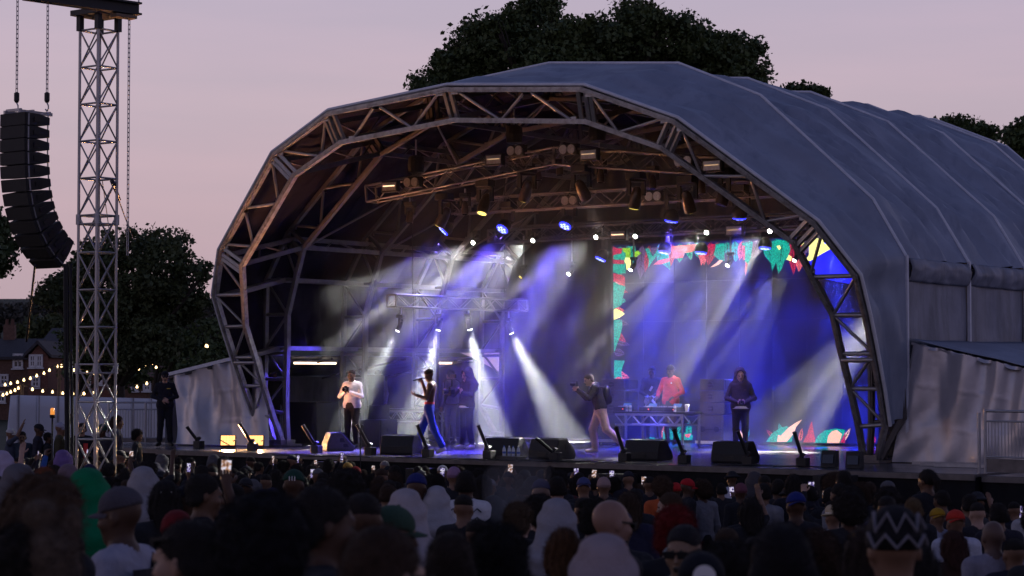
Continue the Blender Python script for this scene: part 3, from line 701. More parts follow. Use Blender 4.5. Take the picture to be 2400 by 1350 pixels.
# ------------------------------------------------------------------ lamps
LENSW = em('lit white lens', (1, .98, .95), 30); LENSB = em('lit blue lens', (.015, .025, 1), 4); LENSBW = em('blue white led', (.35, .42, 1), 3)
LENSY = em('dim yellow lens', (.7, .55, .12), 3)
def head_matrix(d):
    d = Vector(d).normalized(); return (-d).to_track_quat('Z', 'Y').to_matrix()     # local -Z looks along d
_HM = {}
def mover(name, label, pos, aim, mount_z, scale, kind, group, power=0, color=(1, 1, 1), angle=.2, gobo=None, blend=.25, casing='blackbox', shafts=0):
    """a moving head lamp: base under the truss, yoke, tapered head and lens; pos is the lens"""
    pos = Vector(pos); d = Vector(aim).normalized()
    t = thing(name, label, 'stage light', pos, 0, group)
    rot = head_matrix(d); L = .42*scale; piv = pos-d*(.26*scale)
    m = MB()
    if kind == 'wash':
        m.lathe([(.17*scale, .0), (.18*scale, .05*scale), (.17*scale, .14*scale), (.10*scale, .24*scale), (.04*scale, .27*scale)], 16, pos, rot)
    else:
        m.lathe([(.125*scale, -.02), (.13*scale, .1*scale), (.12*scale, .24*scale), (.095*scale, .38*scale), (.05*scale, .44*scale)], 14, pos, rot)
    m.build('head', casing, t, auto=40)
    m = MB(); rr = .15*scale if kind == 'wash' else .10*scale
    m.lathe([(rr, -.012), (rr*.98, .012)], 16, pos-d*.016*0+d*.018, rot)
    if kind == 'wash':
        m.build('lens', LENSB if power else 'lens', t)
        for q in range(7):
            a = 2*math.pi*q/6; off = Vector((0, 0, 0)) if q == 6 else rot @ Vector((math.cos(a)*rr*.6, math.sin(a)*rr*.6, 0))
            e = MB(); e.lathe([(rr*.24, -.006), (rr*.2, .006)], 8, pos+off+d*.038, rot); e.build('led_cell', LENSBW if power else 'lens', t)
    else:
        m.build('lens', (LENSW if power > 1000 else LENSY) if power else 'lens', t)
    side = d.cross(Vector((0, 0, 1)))
    side = side.normalized() if side.length > .15 else Vector((1, 0, 0))
    ytop = piv.z+.30*scale; m = MB()
    for s in (-1, 1):
        m.bar(piv+side*(s*.19*scale), Vector((piv.x+side.x*s*.19*scale, piv.y+side.y*s*.19*scale, ytop)), .05*scale, .09*scale)
    m.bar(Vector((piv.x, piv.y, ytop))-side*.21*scale, Vector((piv.x, piv.y, ytop))+side*.21*scale, .09*scale, .05*scale)
    m.build('yoke', 'blackbox', t)
    m = MB(); m.box((piv.x, piv.y, ytop+.10*scale), (.36*scale, .26*scale, .15*scale)); m.build('base', 'blackbox', t, bevel=.012)
    if mount_z > ytop+.18*scale:
        m = MB(); m.tube([(piv.x, piv.y, ytop+.17*scale), (piv.x, piv.y, mount_z)], .022, 6); m.build('clamp', 'steel', t)
    if power:
        lampspot(name+'_beam', pos+d*.06-origin_of(t), d, power*(.16 if shafts else 1), color, angle, blend, .09 if kind != 'wash' else .12, gobo=gobo).parent = t
    if shafts:                                # a prism in the lamp splits the light into separate narrow shafts
        e1 = d.cross(Vector((0, 0, 1))).normalized(); e2 = e1.cross(d); pr_ = random.Random(label)
        for q in range(shafts):
            a = -.26+.52*(q+.5*pr_.random())/shafts; b = pr_.uniform(-.12, .12)
            lampspot(name+'_shaft', pos+d*.06-origin_of(t), d+e1*b+e2*a, power*pr_.uniform(1.4, 3.4), color, R(pr_.uniform(3.0, 6.0)), .3, .065).parent = t
    return t
def dirpx(p, x, y, plane, val):
    q = {'Y': onY, 'Z': onZ, 'X': onX}[plane](x, y, val); return (q-Vector(p))
WHITE = (1, .97, .93); BLUE = (.03, .05, 1.0)
# row of white beams under the rear truss
W1 = [(1110, 568), (1250, 563), (1398, 555), (1490, 553), (1657, 544), (1805, 541)]
for j, (x, y) in enumerate(W1):
    p = onY(x, y, RY-.15); small = j == 3
    tgt = onZ(x-620, y+520, DECK-2.5)
    d = -RT*.70-Vector((0, 0, 1))*.55-FW*.92
    mover('beam_light', ORD[j]+' white beam lamp from the left under the rear truss', p, d, 6.6, .5, 'spot', 'white beams of the rear truss',
          (9500 if not small else 2500)*(1.25, 1.35, .55, .5, .7, .8)[j], WHITE, R(32 if not small else 24), (15, 3.3*j), .25, 'blackbox', 6 if not small else 3)
# lower row in front of the screen
W2 = [(1221, 648), (1334, 641), (1479, 631), (1706, 621), (1863, 609)]
for j, (x, y) in enumerate(W2):
    p = onY(x, y, BY-.15)
    d = -RT*.58-Vector((0, 0, 1))*.74-FW*.34
    mover('beam_light', ORD[j]+' white beam lamp from the left below the hindmost truss', p, d, 6.85, .45, 'spot', 'white beams of the hindmost truss',
          (900, 1700, 1800, 2600, 3400)[j], WHITE, R(32), (16, 7+2.1*j), .3, 'blackbox', 5)
# blue wash lamps
WN = []
B1 = [(1040, 540), (1178, 536), (1325, 528), (1573, 516), (1733, 509)]
AB = [(-.62, -.75), (-.55, -.8), (-.42, -.88), (-.15, -.97), (0, -1)]
for j, (x, y) in enumerate(B1):
    p = onY(x, y, MY); a, b = AB[j]; q = onX(700, 880, -7.6)-p; q.normalize()
    WN.append(mover('wash_light', ORD[j]+' blue wash lamp from the left under the middle truss', p, q if j == 0 else RT*a+Vector((0, 0, b))-FW*(.45, .5, .45, -.2, -.3)[j], 7.16, .95, 'wash', 'blue lamps of the middle truss',
          (8000, 24000, 26000, 20000, 20000)[j], (.10, .07, 1.0) if j < 3 else BLUE, R(22), None, .5).name)
    lampspot('wash_spill', p+Vector((0, 0, -.1))-p, (-RT*.25-Vector((0, 0, 1))-FW*(.55, .5, .5, .3, .3)[j]), (2600, 3200, 3400, 3000, 3000)[j], (.09, .06, 1.0), R(58), .9, .15).parent = bpy.context.scene.objects[WN[-1]]
B2 = [(1408, 606), (1557, 590), (1643, 591), (1793, 580), (1946, 566)]
for j, (x, y) in enumerate(B2):
    p = onY(x, y, BY-.3)
    mover('wash_light', ORD[j]+' blue wash lamp from the left hanging before the video screen', p, RT*(-.45, -.2, -.1, -.08, .1)[j]+Vector((0, 0, -.95))-FW*.08, 6.85, .9, 'wash', 'blue lamps before the screen',
          (7000, 8500, 9000, 11000, 11000)[j], BLUE, R(34 if j else 22), (7, 5+j), .6)
# four bright beams from the low truss
F4 = [(933, 773, 783, 1046), (1028, 771, 955, 1052), (1101, 770, 1165, 1060), (1198, 779, 1338, 1052)]
for j, (x, y, x2, y2) in enumerate(F4):
    u = (x-918)/308; dpt = (l0.lerp(l1, u)-CAM).dot(FW)
    p = atD(x, y, dpt); q = atD(x2, y2, dpt+.4)
    mover('beam_light', ORD[j]+' bright beam lamp from the left under the low truss', p, q-p, l0.z-.16, .5, 'spot', 'bright beams of the low truss', (17000, 36000, 40000, 38000)[j], (.97, 1, .95), R(19), None, .08)
p = onY(2085, 690, 4.6); q = atD(1845, 1020, (p-CAM).dot(FW)+.3)
mover('beam_light', 'strong white beam lamp half hidden behind the near arch leg', p, q-p, 6.2, .6, 'spot', None, 15000, WHITE, R(34), (5, 4.4), .9)
# big lamps on the gabled truss, mostly off, some glowing dim yellow
G1 = [(960, 520, 0, -.05), (1030, 528, 1, -.05), (1090, 500, 0, 0), (1130, 498, 1, 0), (1228, 468, 0, .35), (1262, 420, 0, .1), (1312, 408, 0, 0), (1372, 462, 0, .12), (1408, 425, 0, 0), (1486, 486, 1, .15), (1530, 440, 0, 0), (1618, 494, 2, .38), (1645, 452, 0, 0), (1690, 478, 0, -.3)]
for j, (x, y, on, tx) in enumerate(G1):
    big = on or j in (4, 7, 13)
    p = onY(x, y, GY+(0 if big else .45)); d = RT*tx+Vector((0, 0, -1))-FW*.1
    if j in (1, 3, 4, 7, 9, 11): d = {4: onY(1095, 960, 1.3), 7: onY(1580, 940, 4.6), 1: onY(825, 950, .1), 3: onY(1003, 960, -1.2), 9: onY(1405, 960, .9), 11: onY(1736, 960, 2.7)}[j]-p  # two dark lamps also switched on, added keys for operator and disc jockey
    mover('spot_light', ORD[j]+' large copper sheened lamp from the left under the gabled truss', p, d, p.z+.55, 1.0 if big else .62, 'spot', 'lamps of the gabled truss',
          {1: 1000, 3: 700, 4: 700, 7: 1100, 9: 900, 11: 330}.get(j, 0), (1, .86, .80), R(15 if j != 7 else 22), None, .4, 'copper')
# blinders: pairs of round reflectors; strobes: flat boxes
def blinder(x, y, Y, label, grp):
    p = onY(x, y, Y); t = thing('blinder_light', label, 'stage light', p, 0, grp)
    m = MB(); m.box((p.x, p.y+.09, p.z), (.42, .14, .24)); m.build('housing', 'blackbox', t, bevel=.02)
    for s in (-1, 1):
        c = p+Vector((s*.105, 0, 0)); rot = Matrix.Rotation(R(90), 3, 'X')
        m = MB(); m.lathe([(.03, -.05), (.075, -.02), (.1, .03), (.1, .04)], 14, c, rot); m.build('reflector', 'alu', t, auto=30)
        m = MB(); m.lathe([(.02, -.02), (.022, .02)], 8, c+Vector((0, -.01, 0)), rot); m.build('bulb', em('warm filament', (1, .6, .25), 1.5), t)
for j, (x, y, Y) in enumerate(((965, 427, GY-.25), (1208, 353, GY-.25), (1331, 350, GY-.25), (1335, 470, MY-.25), (1532, 460, MY-.25), (1602, 378, GY-.25))):
    blinder(x, y, Y, ORD[j]+' twin round blinder lamp fixed to a roof truss', 'twin blinders on the trusses')
for j, (x, y, Y) in enumerate(((912, 437, GY-.3), (1157, 374, GY-.3), (1379, 362, GY-.3), (1668, 388, GY-.3), (1448, 551, RY-.3), (1720, 540, RY-.3))):
    p = onY(x, y, Y); t = thing('strobe_light', ORD[j]+' flat rectangular strobe panel fixed to a roof truss', 'stage light', p, 0, 'strobe panels on the trusses')
    m = MB(); m.box((p.x, p.y+.06, p.z), (.46, .12, .26)); m.build('housing', 'blackbox', t, bevel=.015)
    m = MB(); m.box((p.x, p.y-.004, p.z), (.38, .012, .18)); m.build('reflector', 'alu', t)
    m = MB(); m.tube([(p.x-.16, p.y-.02, p.z+.01), (p.x+.16, p.y-.02, p.z+.01)], .012, 6); m.build('flash_tube', em('strobe tube %d' % j, (1, .62, .35), 2.5 if j in (0, 4) else .5), t)
# ------------------------------------------------------------------ floodlights at the deck edge
FLD = em('amber white flood panel', (1, .46, .15), 2.6)
for j, (x, y) in enumerate(((534, 1040), (600, 1040))):
    b = onZ(x, 1052, DECK); c = b+Vector((0, 0, .19))
    t = thing('flood_light', ('farther' if j == 0 else 'nearer')+' glaring amber floodlight on the deck beside the silver tarpaulin', 'floodlight', b, 0, 'amber floodlights')
    d = (Vector((2.0, -2.6, 1.25))).normalized(); rot = head_matrix(d)
    m = MB(); m.box(c-d*.07, (.35, .26, .12), rot); m.build('housing', 'blackbox', t, bevel=.012)
    for r_ in range(4):
        for q in range(5):
            e = MB(); e.box(c+rot @ Vector((-.126+.063*q, -.086+.057*r_, 0)), (.057, .05, .012), rot); e.build('led_cell', FLD, t)
    m = MB(); m.bar(b+Vector((-.18, 0, .01)), b+Vector((.18, 0, .01)), .06, .02); m.bar(b+Vector((-.18, .05, .01)), c+rot @ Vector((-.18, 0, -.05)), .02); m.bar(b+Vector((.18, .05, .01)), c+rot @ Vector((.18, 0, -.05)), .02)
    m.build('bracket', 'blacksteel', t)
    lampspot('flood_beam', c+d*.05-b, Vector((1, -.5, .16)), 800, (1, .52, .22), R(120), .7, .12).parent = t
    lampspot('flood_spill', c+d*.05-b, Vector((1.0, -.15, 1.0)), 2000, (1, .40, .17), R(110), .8, .12).parent = t
# ------------------------------------------------------------------ loudspeaker tower and hung line of speakers
TD = 39.4
tb = atD(226, 876, TD); tb.z = ground_z(tb.x, tb.y)
tower = thing('speaker_tower', 'tall aluminium lattice tower with black beam on top', 'tower', tb)
TS = .49; TH = 10.05
cs = [Vector((i*TS/2, j*TS/2, 0)) for i, j in ((-1, -1), (1, -1), (1, 1), (-1, 1))]
for c in cs:
    strut(tower, 'leg', tb+c, tb+c+Vector((0, 0, TH-.2)), .055, 'alu')
nb = 14; bh = (TH-.4)/nb
for k in range(nb+1):
    z = .1+bh*k
    for f in range(4): strut(tower, 'rung', tb+cs[f]+Vector((0, 0, z)), tb+cs[(f+1) % 4]+Vector((0, 0, z)), .038, 'alu')
    if k in (5, 9):
        for f in range(4): strut(tower, 'rung', tb+cs[f]+Vector((0, 0, z-.16)), tb+cs[(f+1) % 4]+Vector((0, 0, z-.16)), .038, 'alu')
        for c in cs:
            m = MB(); m.tube([tb+c+Vector((0, 0, z-.17)), tb+c+Vector((0, 0, z+.02))], .05, 8); m.build('sleeve', 'steel', tower)
    if k < nb:
        for f in range(4):
            a, b = cs[f], cs[(f+1) % 4]
            if k % 2: a, b = b, a
            strut(tower, 'brace', tb+a+Vector((0, 0, z)), tb+b+Vector((0, 0, z+bh)), .03, 'alu')
            if f in (0, 1, 2, 3): strut(tower, 'brace', tb+b+Vector((0, 0, z)), tb+a+Vector((0, 0, z+bh)), .03, 'alu')
m = MB(); m.box(tb+Vector((0, 0, TH+.02)), (.75, .75, .1)); m.build('head_plate', 'blacksteel', tower)
for c in cs:
    m = MB(); m.box(tb+c+Vector((0, 0, TH-.16)), (.1, .1, .3)); m.build('head_block', 'blacksteel', tower)
# the beam on top: from (325,30) in the picture towards the upper left
be = atD(325, 22, TD-.2); bw = onZ(60, -16, be.z)
bdir = (bw-be).normalized()
m = MB()
m.bar(be+Vector((0, 0, .10)), bw+Vector((0, 0, .10)), .22, .035); m.bar(be-Vector((0, 0, .10)), bw-Vector((0, 0, .10)), .22, .035); m.bar(be, bw, .03, .2)
m.build('top_beam', 'blacksteel', tower)
m = MB(); m.bar(be+bdir*.1-Vector((0, 0, .17)), be+bdir*.55-Vector((0, 0, .17)), .2, .06); m.build('beam_shoe', 'wood', tower)
m = MB(); m.bar(be+Vector((0, 0, .1)), be+Vector((0, 0, .34)), .02); m.bar(be+Vector((0, 0, .3))-RT*.06, be+Vector((0, 0, .3))+RT*.06, .02); m.build('beam_pin', 'steel', tower)
def chain(name, a, b, label, r=.02):
    a, b = Vector(a), Vector(b); L = (b-a).length; n = int(L/.085); d = (b-a).normalized(); m = MB()
    x = d.cross(Vector((0, 1, 0))).normalized(); y = x.cross(d)
    for k in range(n):
        c = a+d*(L*(k+.5)/n); u, w = (x, y) if k % 2 else (y, x)
        for s in (-1, 1): m.bar(c-d*.05+u*(s*r), c+d*.05+u*(s*r), .011)
        m.bar(c-d*.05-u*r, c-d*.05+u*r, .011); m.bar(c+d*.05-u*r, c+d*.05+u*r, .011)
    return tag(m.build(name, 'steel'), label, 'chain')
# line array of twelve cabinets
AD = 39.9
acy = atD(62, 262, AD)                      # top middle
arr = thing('speaker_array', 'curved black hanging line of twelve loudspeaker cabinets', 'loudspeaker array', (acy.x, acy.y, acy.z))
AW, ADp, AHt = .70, .58, .236
ang = 0.; P0 = Vector((acy.x, acy.y-.02, acy.z-.06)); pos = P0.copy()
angs = [0, .5, 1, 1.5, 2.5, 3.5, 5, 6, 7, 8, 9, 10]
cur = -1.0
for k in range(12):
    cur += angs[k]; a = R(cur)
    back = Vector((0, math.cos(a), math.sin(a)))          # cabinet faces -Y and tilts down
    dn = Vector((0, math.sin(a), -math.cos(a)))
    rot = Matrix((Vector((1, 0, 0)), back, -dn)).transposed()
    c = pos+dn*(AHt/2)
    e = MB()
    # wedge shaped side: tall at the front, short behind
    h1, h2 = AHt/2*.998, AHt/2*.6; hw, hd = AW/2, ADp/2
    V = [(-hw, -hd, -h1), (hw, -hd, -h1), (hw, hd*.1, -h1*.97), (hw, hd, -h2), (-hw, hd, -h2), (-hw, hd*.1, -h1*.97)]
    V += [(x, y, -z) for x, y, z in V]
    V = [c+rot @ Vector(v) for v in V]
    e.add(V, [(0, 1, 2, 3, 4, 5), (11, 10, 9, 8, 7, 6), (0, 6, 7, 1), (1, 7, 8, 2), (2, 8, 9, 3), (3, 9, 10, 4), (4, 10, 11, 5), (5, 11, 6, 0)])
    cab = e.build('cabinet', 'blackbox', arr, bevel=.008)
    gm = MB(); gm.box(c+rot @ Vector((0, -hd-.012, 0)), (AW*.99, .02, AHt*.965), rot); gm.build('grille', 'grille', cab, local=False)
    for s in (-1, 1):
        hm_ = MB(); hm_.box(c+rot @ Vector((s*(hw+.008), -.02, 0)), (.02, .16, .09), rot); hm_.build('handle', 'plastic', cab)
        lk = MB(); lk.bar(c+rot @ Vector((s*(hw+.01), -hd*.8, -AHt*.5)), c+rot @ Vector((s*(hw+.01), -hd*.8, AHt*.4)), .03, .014); lk.build('rigging_link', 'steel', cab)
        lk = MB(); lk.bar(c+rot @ Vector((s*(hw-.04), hd*.95, -AHt*.55)), c+rot @ Vector((s*(hw-.04), hd*.95, AHt*.45)), .024, .012); lk.build('rigging_link', 'steel', cab)
    pos = pos+dn*(AHt+.002)
m = MB(); fz = acy.z-.03
for s in (-1, 1): m.bar((acy.x+s*.2, acy.y-.36, fz), (acy.x+s*.2, acy.y+.44, fz), .05, .06)
for y in (-.3, 0, .4): m.bar((acy.x-.2, acy.y+y, fz+.03), (acy.x+.2, acy.y+y, fz+.03), .05, .05)
m.build('flying_frame', 'steel', arr)
for j, (x, yb) in enumerate(((39, 238), (110, 250))):
    p = atD(x, yb, AD); p.z = acy.z+.05; t_ = atD(x+1, -40, AD); t_.x, t_.y = p.x, p.y
    chain('chain', p+Vector((0, 0, .3)), t_, ['outer', 'inner'][j]+' hoist chain from the top beam down to the speaker line')
    t = thing('hoist_hook', ['outer', 'inner'][j]+' black hook block above the speaker line', 'hook', p, 0, 'hook blocks of the speaker line')
    m = MB(); m.tube([p+Vector((0, 0, .32)), p+Vector((0, 0, .3)), p+Vector((0, 0, .16)), p+Vector((0, 0, .12))], [.02, .05, .05, .03], 8); m.build('block', 'blacksteel', t)
    m = MB(); m.tube([p+Vector((0, 0, .12)), p+Vector((.04, 0, .06)), p+Vector((.04, 0, .0)), p+Vector((0, 0, -.04)), p+Vector((-.04, 0, 0))], .014, 6); m.build('hook', 'steel', t)
p = atD(303, 36, TD-.2); q = p.copy(); q.z = 5.55
chain('chain', q, p, 'long loose hoist chain hanging beside the tower')
def wire(name, a, b, r, label, mat='steel', sag=0.):
    return tag(swag([a, b], r, mat, 12, sag).build(name, mat), label, 'cable')
wire('guy_wire', atD(262, 425, TD), atD(312, 560, TD+6), .012, 'thin guy wire with turnbuckle from the tower shoulder')
m = MB(); m.tube([atD(263, 425, TD), atD(280, 468, TD+1.2)], [.045, .03], 8); tag(m.build('turnbuckle', 'blacksteel'), 'black strap ratchet on the guy wire beside the tower', 'ratchet')
wire('guy_wire', atD(240, 425, TD), atD(256, 540, TD+7), .009, 'thin guy wire crossing inside the tower')
wire('steel_rope', atD(82, 620, AD-.3), atD(62, 800, AD+2), .022, 'grey rope slanting down from the speaker line', 'cable')
for j, (x, r_) in enumerate(((153, .034), (158, .028), (166, .03))):
    a = atD(x-1, 618, AD); b = atD(x+3+j, 1120, AD)
    wire('speaker_cable', a, b, r_, ['left', 'middle', 'right'][j]+' thick black speaker cable dropping from the array', 'cable')

# ------------------------------------------------------------------ floor of the stage: wedges, cannons, speaker stacks
def wedge(px, py, w, rotz, label, lit=None):
    b = onZ(px, py, DECK); t = thing('stage_monitor', label, 'loudspeaker', b, rotz, 'floor wedges along the stage edge')
    d, h = .62, .40
    prof = [(-d/2, 0), (d/2-.03, 0), (d/2, .05), (d/2, .09), (.02, h-.01), (-.06, h), (-.22, h*.98), (-d/2, h*.42), (-d/2-.01, .04)]
    m = MB(); m.prism([Vector((-w/2, -y, z)) for y, z in [(-p[0], p[1]) for p in prof]], (w, 0, 0))
    # local +Y faces upstage: the slanted grille looks at the performers
    body = m.build('cabinet', 'brownbox' if lit else 'blackbox', t, local=True, bevel=.018)  # lit wedge takes the paler brown paint, floodlight put into its colour
    n_ = Vector((0, h-.1, d/2-.02)).normalized()
    g_ = MB(); a_, b_ = Vector((0, d/2, .10)), Vector((0, .03, h))
    nn = Vector((0, (b_-a_).z, -(b_-a_).y)).normalized()
    mid = (a_+b_)/2; e_ = (b_-a_).normalized()
    rot = Matrix((Vector((1, 0, 0)), e_, Vector((1, 0, 0)).cross(e_))).transposed()
    g_.box(mid+Vector((0, .012, .012)), (w*.93, (b_-a_).length*.92, .02), rot); g_.build('grille', 'grille', t, local=True)
    for s in (-1, 1):
        for k, (yy, zz, hh) in enumerate(((.02, .235, .09), (.10, .12, .07))):
            q = MB(); q.add([Vector((s*(w/2+.004), yy+dx, zz+dz)) for dx, dz in ((-.05, -hh/2), (.07, -hh/2), (.03, hh/2), (-.05, hh/2))], [(0, 1, 2, 3)])
            q.build('port', 'plastic', t, local=True, normals=False, thick=.004)
    q = MB(); q.box((0, -d/2-.008, .09), (w*.3, .012, .07)); q.build('connector_plate', 'plastic', t, local=True)
    return t
WG = [(793, 1056, .62, -38, 'amber lit floor wedge before the white shirted photographer', 1), (942, 1064, .74, 16, 'dark floor wedge before the striding performer', 0),
      (1188, 1072, .74, 12, 'floor wedge with water bottles beside it at mid stage', 0), (1294, 1075, .72, -4, 'floor wedge just beside the bottled one at mid stage', 0),
      (1520, 1078, .76, 4, 'floor wedge before the decks table', 0), (1724, 1084, .74, 6, 'floor wedge before the hooded man holding a small camera', 0)]
for x, y, w, rz, lb, lit in WG: wedge(x, y, w, R(rz), lb, lit)
CN = [(466, 1050, 440, 1000), (592, 1056, 563, 992), (742, 1062, 711, 996), (868, 1066, 838, 994), (1003, 1071, 978, 996), (1146, 1075, 1121, 996), (1302, 1080, 1256, 1026), (1464, 1081, 1442, 1000), (1604, 1086, 1578, 1006), (1755, 1091, 1728, 1010), (1882, 1094, 1860, 1012)]
CNL = ['outermost beside the silver tarpaulin', 'behind the two amber floodlights', 'left of the amber lit wedge', 'before the white shirted photographer', 'before the performer', 'before the hooded gimbal operator', 'leaning low across mid stage', 'before the walking photographer', 'before the decks table', 'before the hooded man with small camera', 'nearest the big arch foot']
for j, (bx, by, tx, ty) in enumerate(CN):
    b = onZ(bx, by, DECK); t = thing('streamer_cannon', 'angled black streamer cannon '+CNL[j], 'cannon', b, 0, 'streamer cannons along the edge')
    dpt = (b-CAM).dot(FW); top = atD(tx, ty, dpt)-b; top = top+FW*(-.1)
    m = MB(); base_ = Vector((0, 0, .12))
    m.tube([base_, base_+(top-base_)*.35, top], [.034, .036, .036], 10); m.build('barrel', 'plastic', t, local=True, auto=40)
    m = MB(); m.tube([top*.97+base_*.03, top*1.01-base_*.01], .041, 10); m.build('muzzle', 'blacksteel', t, local=True)
    m = MB(); m.box((0, 0, .08), (.2, .17, .16)); m.build('base_box', 'blackbox', t, local=True, bevel=.01)
    m = MB(); m.bar((-.05, -.02, .16), (.02, 0, .24), .12, .05); m.build('clamp', 'blacksteel', t, local=True)
# black boxes standing on the pit side in front of the skirt, and a thin stand
for j, (x, y, w, h) in enumerate(((776, 1082, .62, 1.0), (988, 1097, .42, .9), (1445, 1110, .6, .9), (1958, 1113, .62, .95))):
    p = onY(x, y, -3.55); t = thing('pit_speaker', ['first', 'second', 'third', 'fourth'][j]+' black front fill speaker from the left against the stage skirt', 'loudspeaker', (p.x, p.y, 0), 0, 'front fill speakers at the skirt')
    m = MB(); m.box((p.x, p.y, p.z-h/2), (w, .5, h)); m.build('cabinet', 'blackbox', t, bevel=.012)
    m = MB(); m.box((p.x, p.y-.256, p.z-h/2), (w*.9, .012, h*.9)); m.build('grille', 'grille', t)
    for s in (-1, 1):
        m = MB(); m.bar((p.x+s*w*.4, p.y, 0), (p.x+s*w*.4, p.y, p.z-h+.01), .05); m.build('stand_leg', 'blacksteel', t)
p = onY(845, 1000, -3.4); b = Vector((p.x, p.y, 0))
t = thing('microphone_stand', 'thin black stand with a fork top before the photographer in white', 'stand', b)
m = MB(); m.tube([b, (b.x, b.y, p.z-.05)], .013, 7); m.build('pole', 'blacksteel', t)
m = MB(); m.bar((b.x-.07, b.y, p.z+.06), (b.x-.01, b.y, p.z-.06), .035); m.bar((b.x+.06, b.y, p.z+.04), (b.x+.01, b.y, p.z-.06), .03); m.build('fork', 'plastic', t)
m = MB(); m.tube([(b.x-.25, b.y, .01), (b.x+.25, b.y, .01)], .02, 6); m.tube([(b.x, b.y-.25, .01), (b.x, b.y+.25, .01)], .02, 6); m.build('foot', 'blacksteel', t)
# two small wedge lamps at the right end of the edge
for j, (x, y) in enumerate(((1945, 1095), (2003, 1098))):
    b = onZ(x, y, DECK); t = thing('floor_lamp', ['small black floor lamp with pale top edge near the arch foot', 'small black floor lamp tucked against the arch foot'][j], 'stage light', b, R(10))
    m = MB(); m.prism([Vector((-.14, -.12, 0)), Vector((-.14, .12, 0)), Vector((-.14, .1, .3)), Vector((-.14, -.05, .3))], (.28, 0, 0)); m.build('housing', 'blackbox', t, local=True, bevel=.01)
    m = MB(); m.box((0, -.11, .15), (.2, .012, .16), Matrix.Rotation(R(-14), 3, 'X')); m.build('lens', 'lens', t, local=True)
# loose cables along the deck edge
for j in range(14):
    x = rng.uniform(560, 1900); b = onZ(x, 1066+(x-560)*.022, DECK); pts = []
    a = rng.uniform(0, 6)
    for k in range(14):
        pts.append(b+Vector((.11*k-.5+.08*math.sin(k*1.1+a), .13*math.sin(k*.7+a)+.05*rng.random(), .014)))
    m = MB(); m.tube(pts, rng.choice((.009, .012)), 5)
    tag(m.build('floor_cable', 'cable'), 'loose black cable lying along the front stage edge', 'cable', 'cables along the stage edge')
# speaker stacks beside the decks
def stack(px, py, label, mat):
    b = onZ(px, py, DECK)
    t = thing('sub_speaker', 'twin handled bass box below the '+label, 'loudspeaker', b, 0)
    z = DECK+.13
    m = MB(); m.box((b.x, b.y, DECK+.10), (.78, .8, .07)); m.build('dolly', 'whiteplastic', t)
    for sx_ in (-1, 1):
        for sy_ in (-1, 1):
            m = MB(); m.tube([(b.x+sx_*.33-.02, b.y+sy_*.33, DECK+.04), (b.x+sx_*.33+.02, b.y+sy_*.33, DECK+.04)], .04, 8); m.build('caster', 'plastic', t)
    m = MB(); m.box((b.x, b.y, z+.30), (.72, .76, .60)); m.build('cabinet', mat, t, bevel=.015)
    m = MB(); m.box((b.x, b.y-.386, z+.30), (.64, .012, .5)); m.build('grille', mat, t)
    for s in (-1, 1):
        m = MB(); m.lathe([(.075, -.01), (.07, .012)], 14, (b.x+s*.19, b.y-.394, z+.27), Matrix.Rotation(R(90), 3, 'X')); m.build('handle_recess', 'plastic', t)
    m = MB(); m.bar((b.x-.34, b.y-.4, z+.27), (b.x+.34, b.y-.4, z+.27), .03, .02); m.build('strap', 'plastic', t)
    z += .61
    for k in range(3):
        u = thing('top_speaker', ['lowest', 'middle', 'uppermost'][k]+' box of the '+label, 'loudspeaker', (b.x, b.y, z), 0)
        h = .27; m = MB()
        V = [(-.33, -.28), (.33, -.28), (.33, .30), (-.33, .30)]
        P = [Vector((b.x+x, b.y+y, z+(.004 if y < 0 else .035))) for x, y in V]+[Vector((b.x+x, b.y+y, z+h-(.004 if y < 0 else .035))) for x, y in V]
        m.add(P, [(3, 2, 1, 0), (4, 5, 6, 7), (0, 1, 5, 4), (1, 2, 6, 5), (2, 3, 7, 6), (3, 0, 4, 7)]); m.build('cabinet', mat, u, bevel=.01)
        m = MB(); m.lathe([(.07, -.01), (.066, .012)], 14, (b.x-.04, b.y-.292, z+h*.5), Matrix.Rotation(R(90), 3, 'X')); m.build('handle_recess', 'plastic', u)
        m = MB(); m.bar((b.x-.11, b.y-.302, z+h*.5), (b.x+.04, b.y-.302, z+h*.5), .02, .025); m.build('handle_bar', mat, u)
        for s in (-1, 1):
            m = MB(); m.box((b.x+s*.338, b.y-.18, z+h*.5), (.014, .12, .2)); m.build('rigging_plate', 'plastic', u)
        z += h+.004
stack(1684, 1046, 'worn speaker stack right of the decks', 'brownbox')
stack(1452, 1042, 'speaker stack at the screen edge left of the decks', 'brownbox')
# side fill boxes in the wings
def crate(name, cx, cy, z, sx_, sy_, sz_, label, mat='blackbox', cat='loudspeaker', grp=None):
    t = thing(name, label, cat, (cx, cy, z), 0, grp)
    m = MB(); m.box((cx, cy, z+sz_/2), (sx_, sy_, sz_)); m.build('cabinet', mat, t, bevel=.015)
    m = MB(); m.box((cx, cy-sy_/2-.006, z+sz_/2), (sx_*.9, .012, sz_*.9)); m.build('grille', 'grille', t)
    for s in (-1, 1):
        m = MB(); m.box((cx+s*(sx_/2+.004), cy, z+sz_*.62), (.012, .16, .08)); m.build('handle', 'plastic', t)
    return t
p = onZ(720, 1040, DECK); crate('side_fill', p.x, p.y+.2, DECK, .95, .8, 1.0, 'wide black side fill speaker behind the photographer in white')
crate('side_fill', p.x-.05, p.y+2.2, DECK+.9, .7, .6, .75, 'upright black speaker standing further back in the side tent')
crate('equipment_case', p.x-.05, p.y+2.2, DECK, .9, .8, .9, 'black equipment case below the upright speaker', cat='case')
p = onZ(888, 1046, DECK); crate('monitor_case', p.x, p.y, DECK, .62, .6, .62, 'low black case left of the performer')
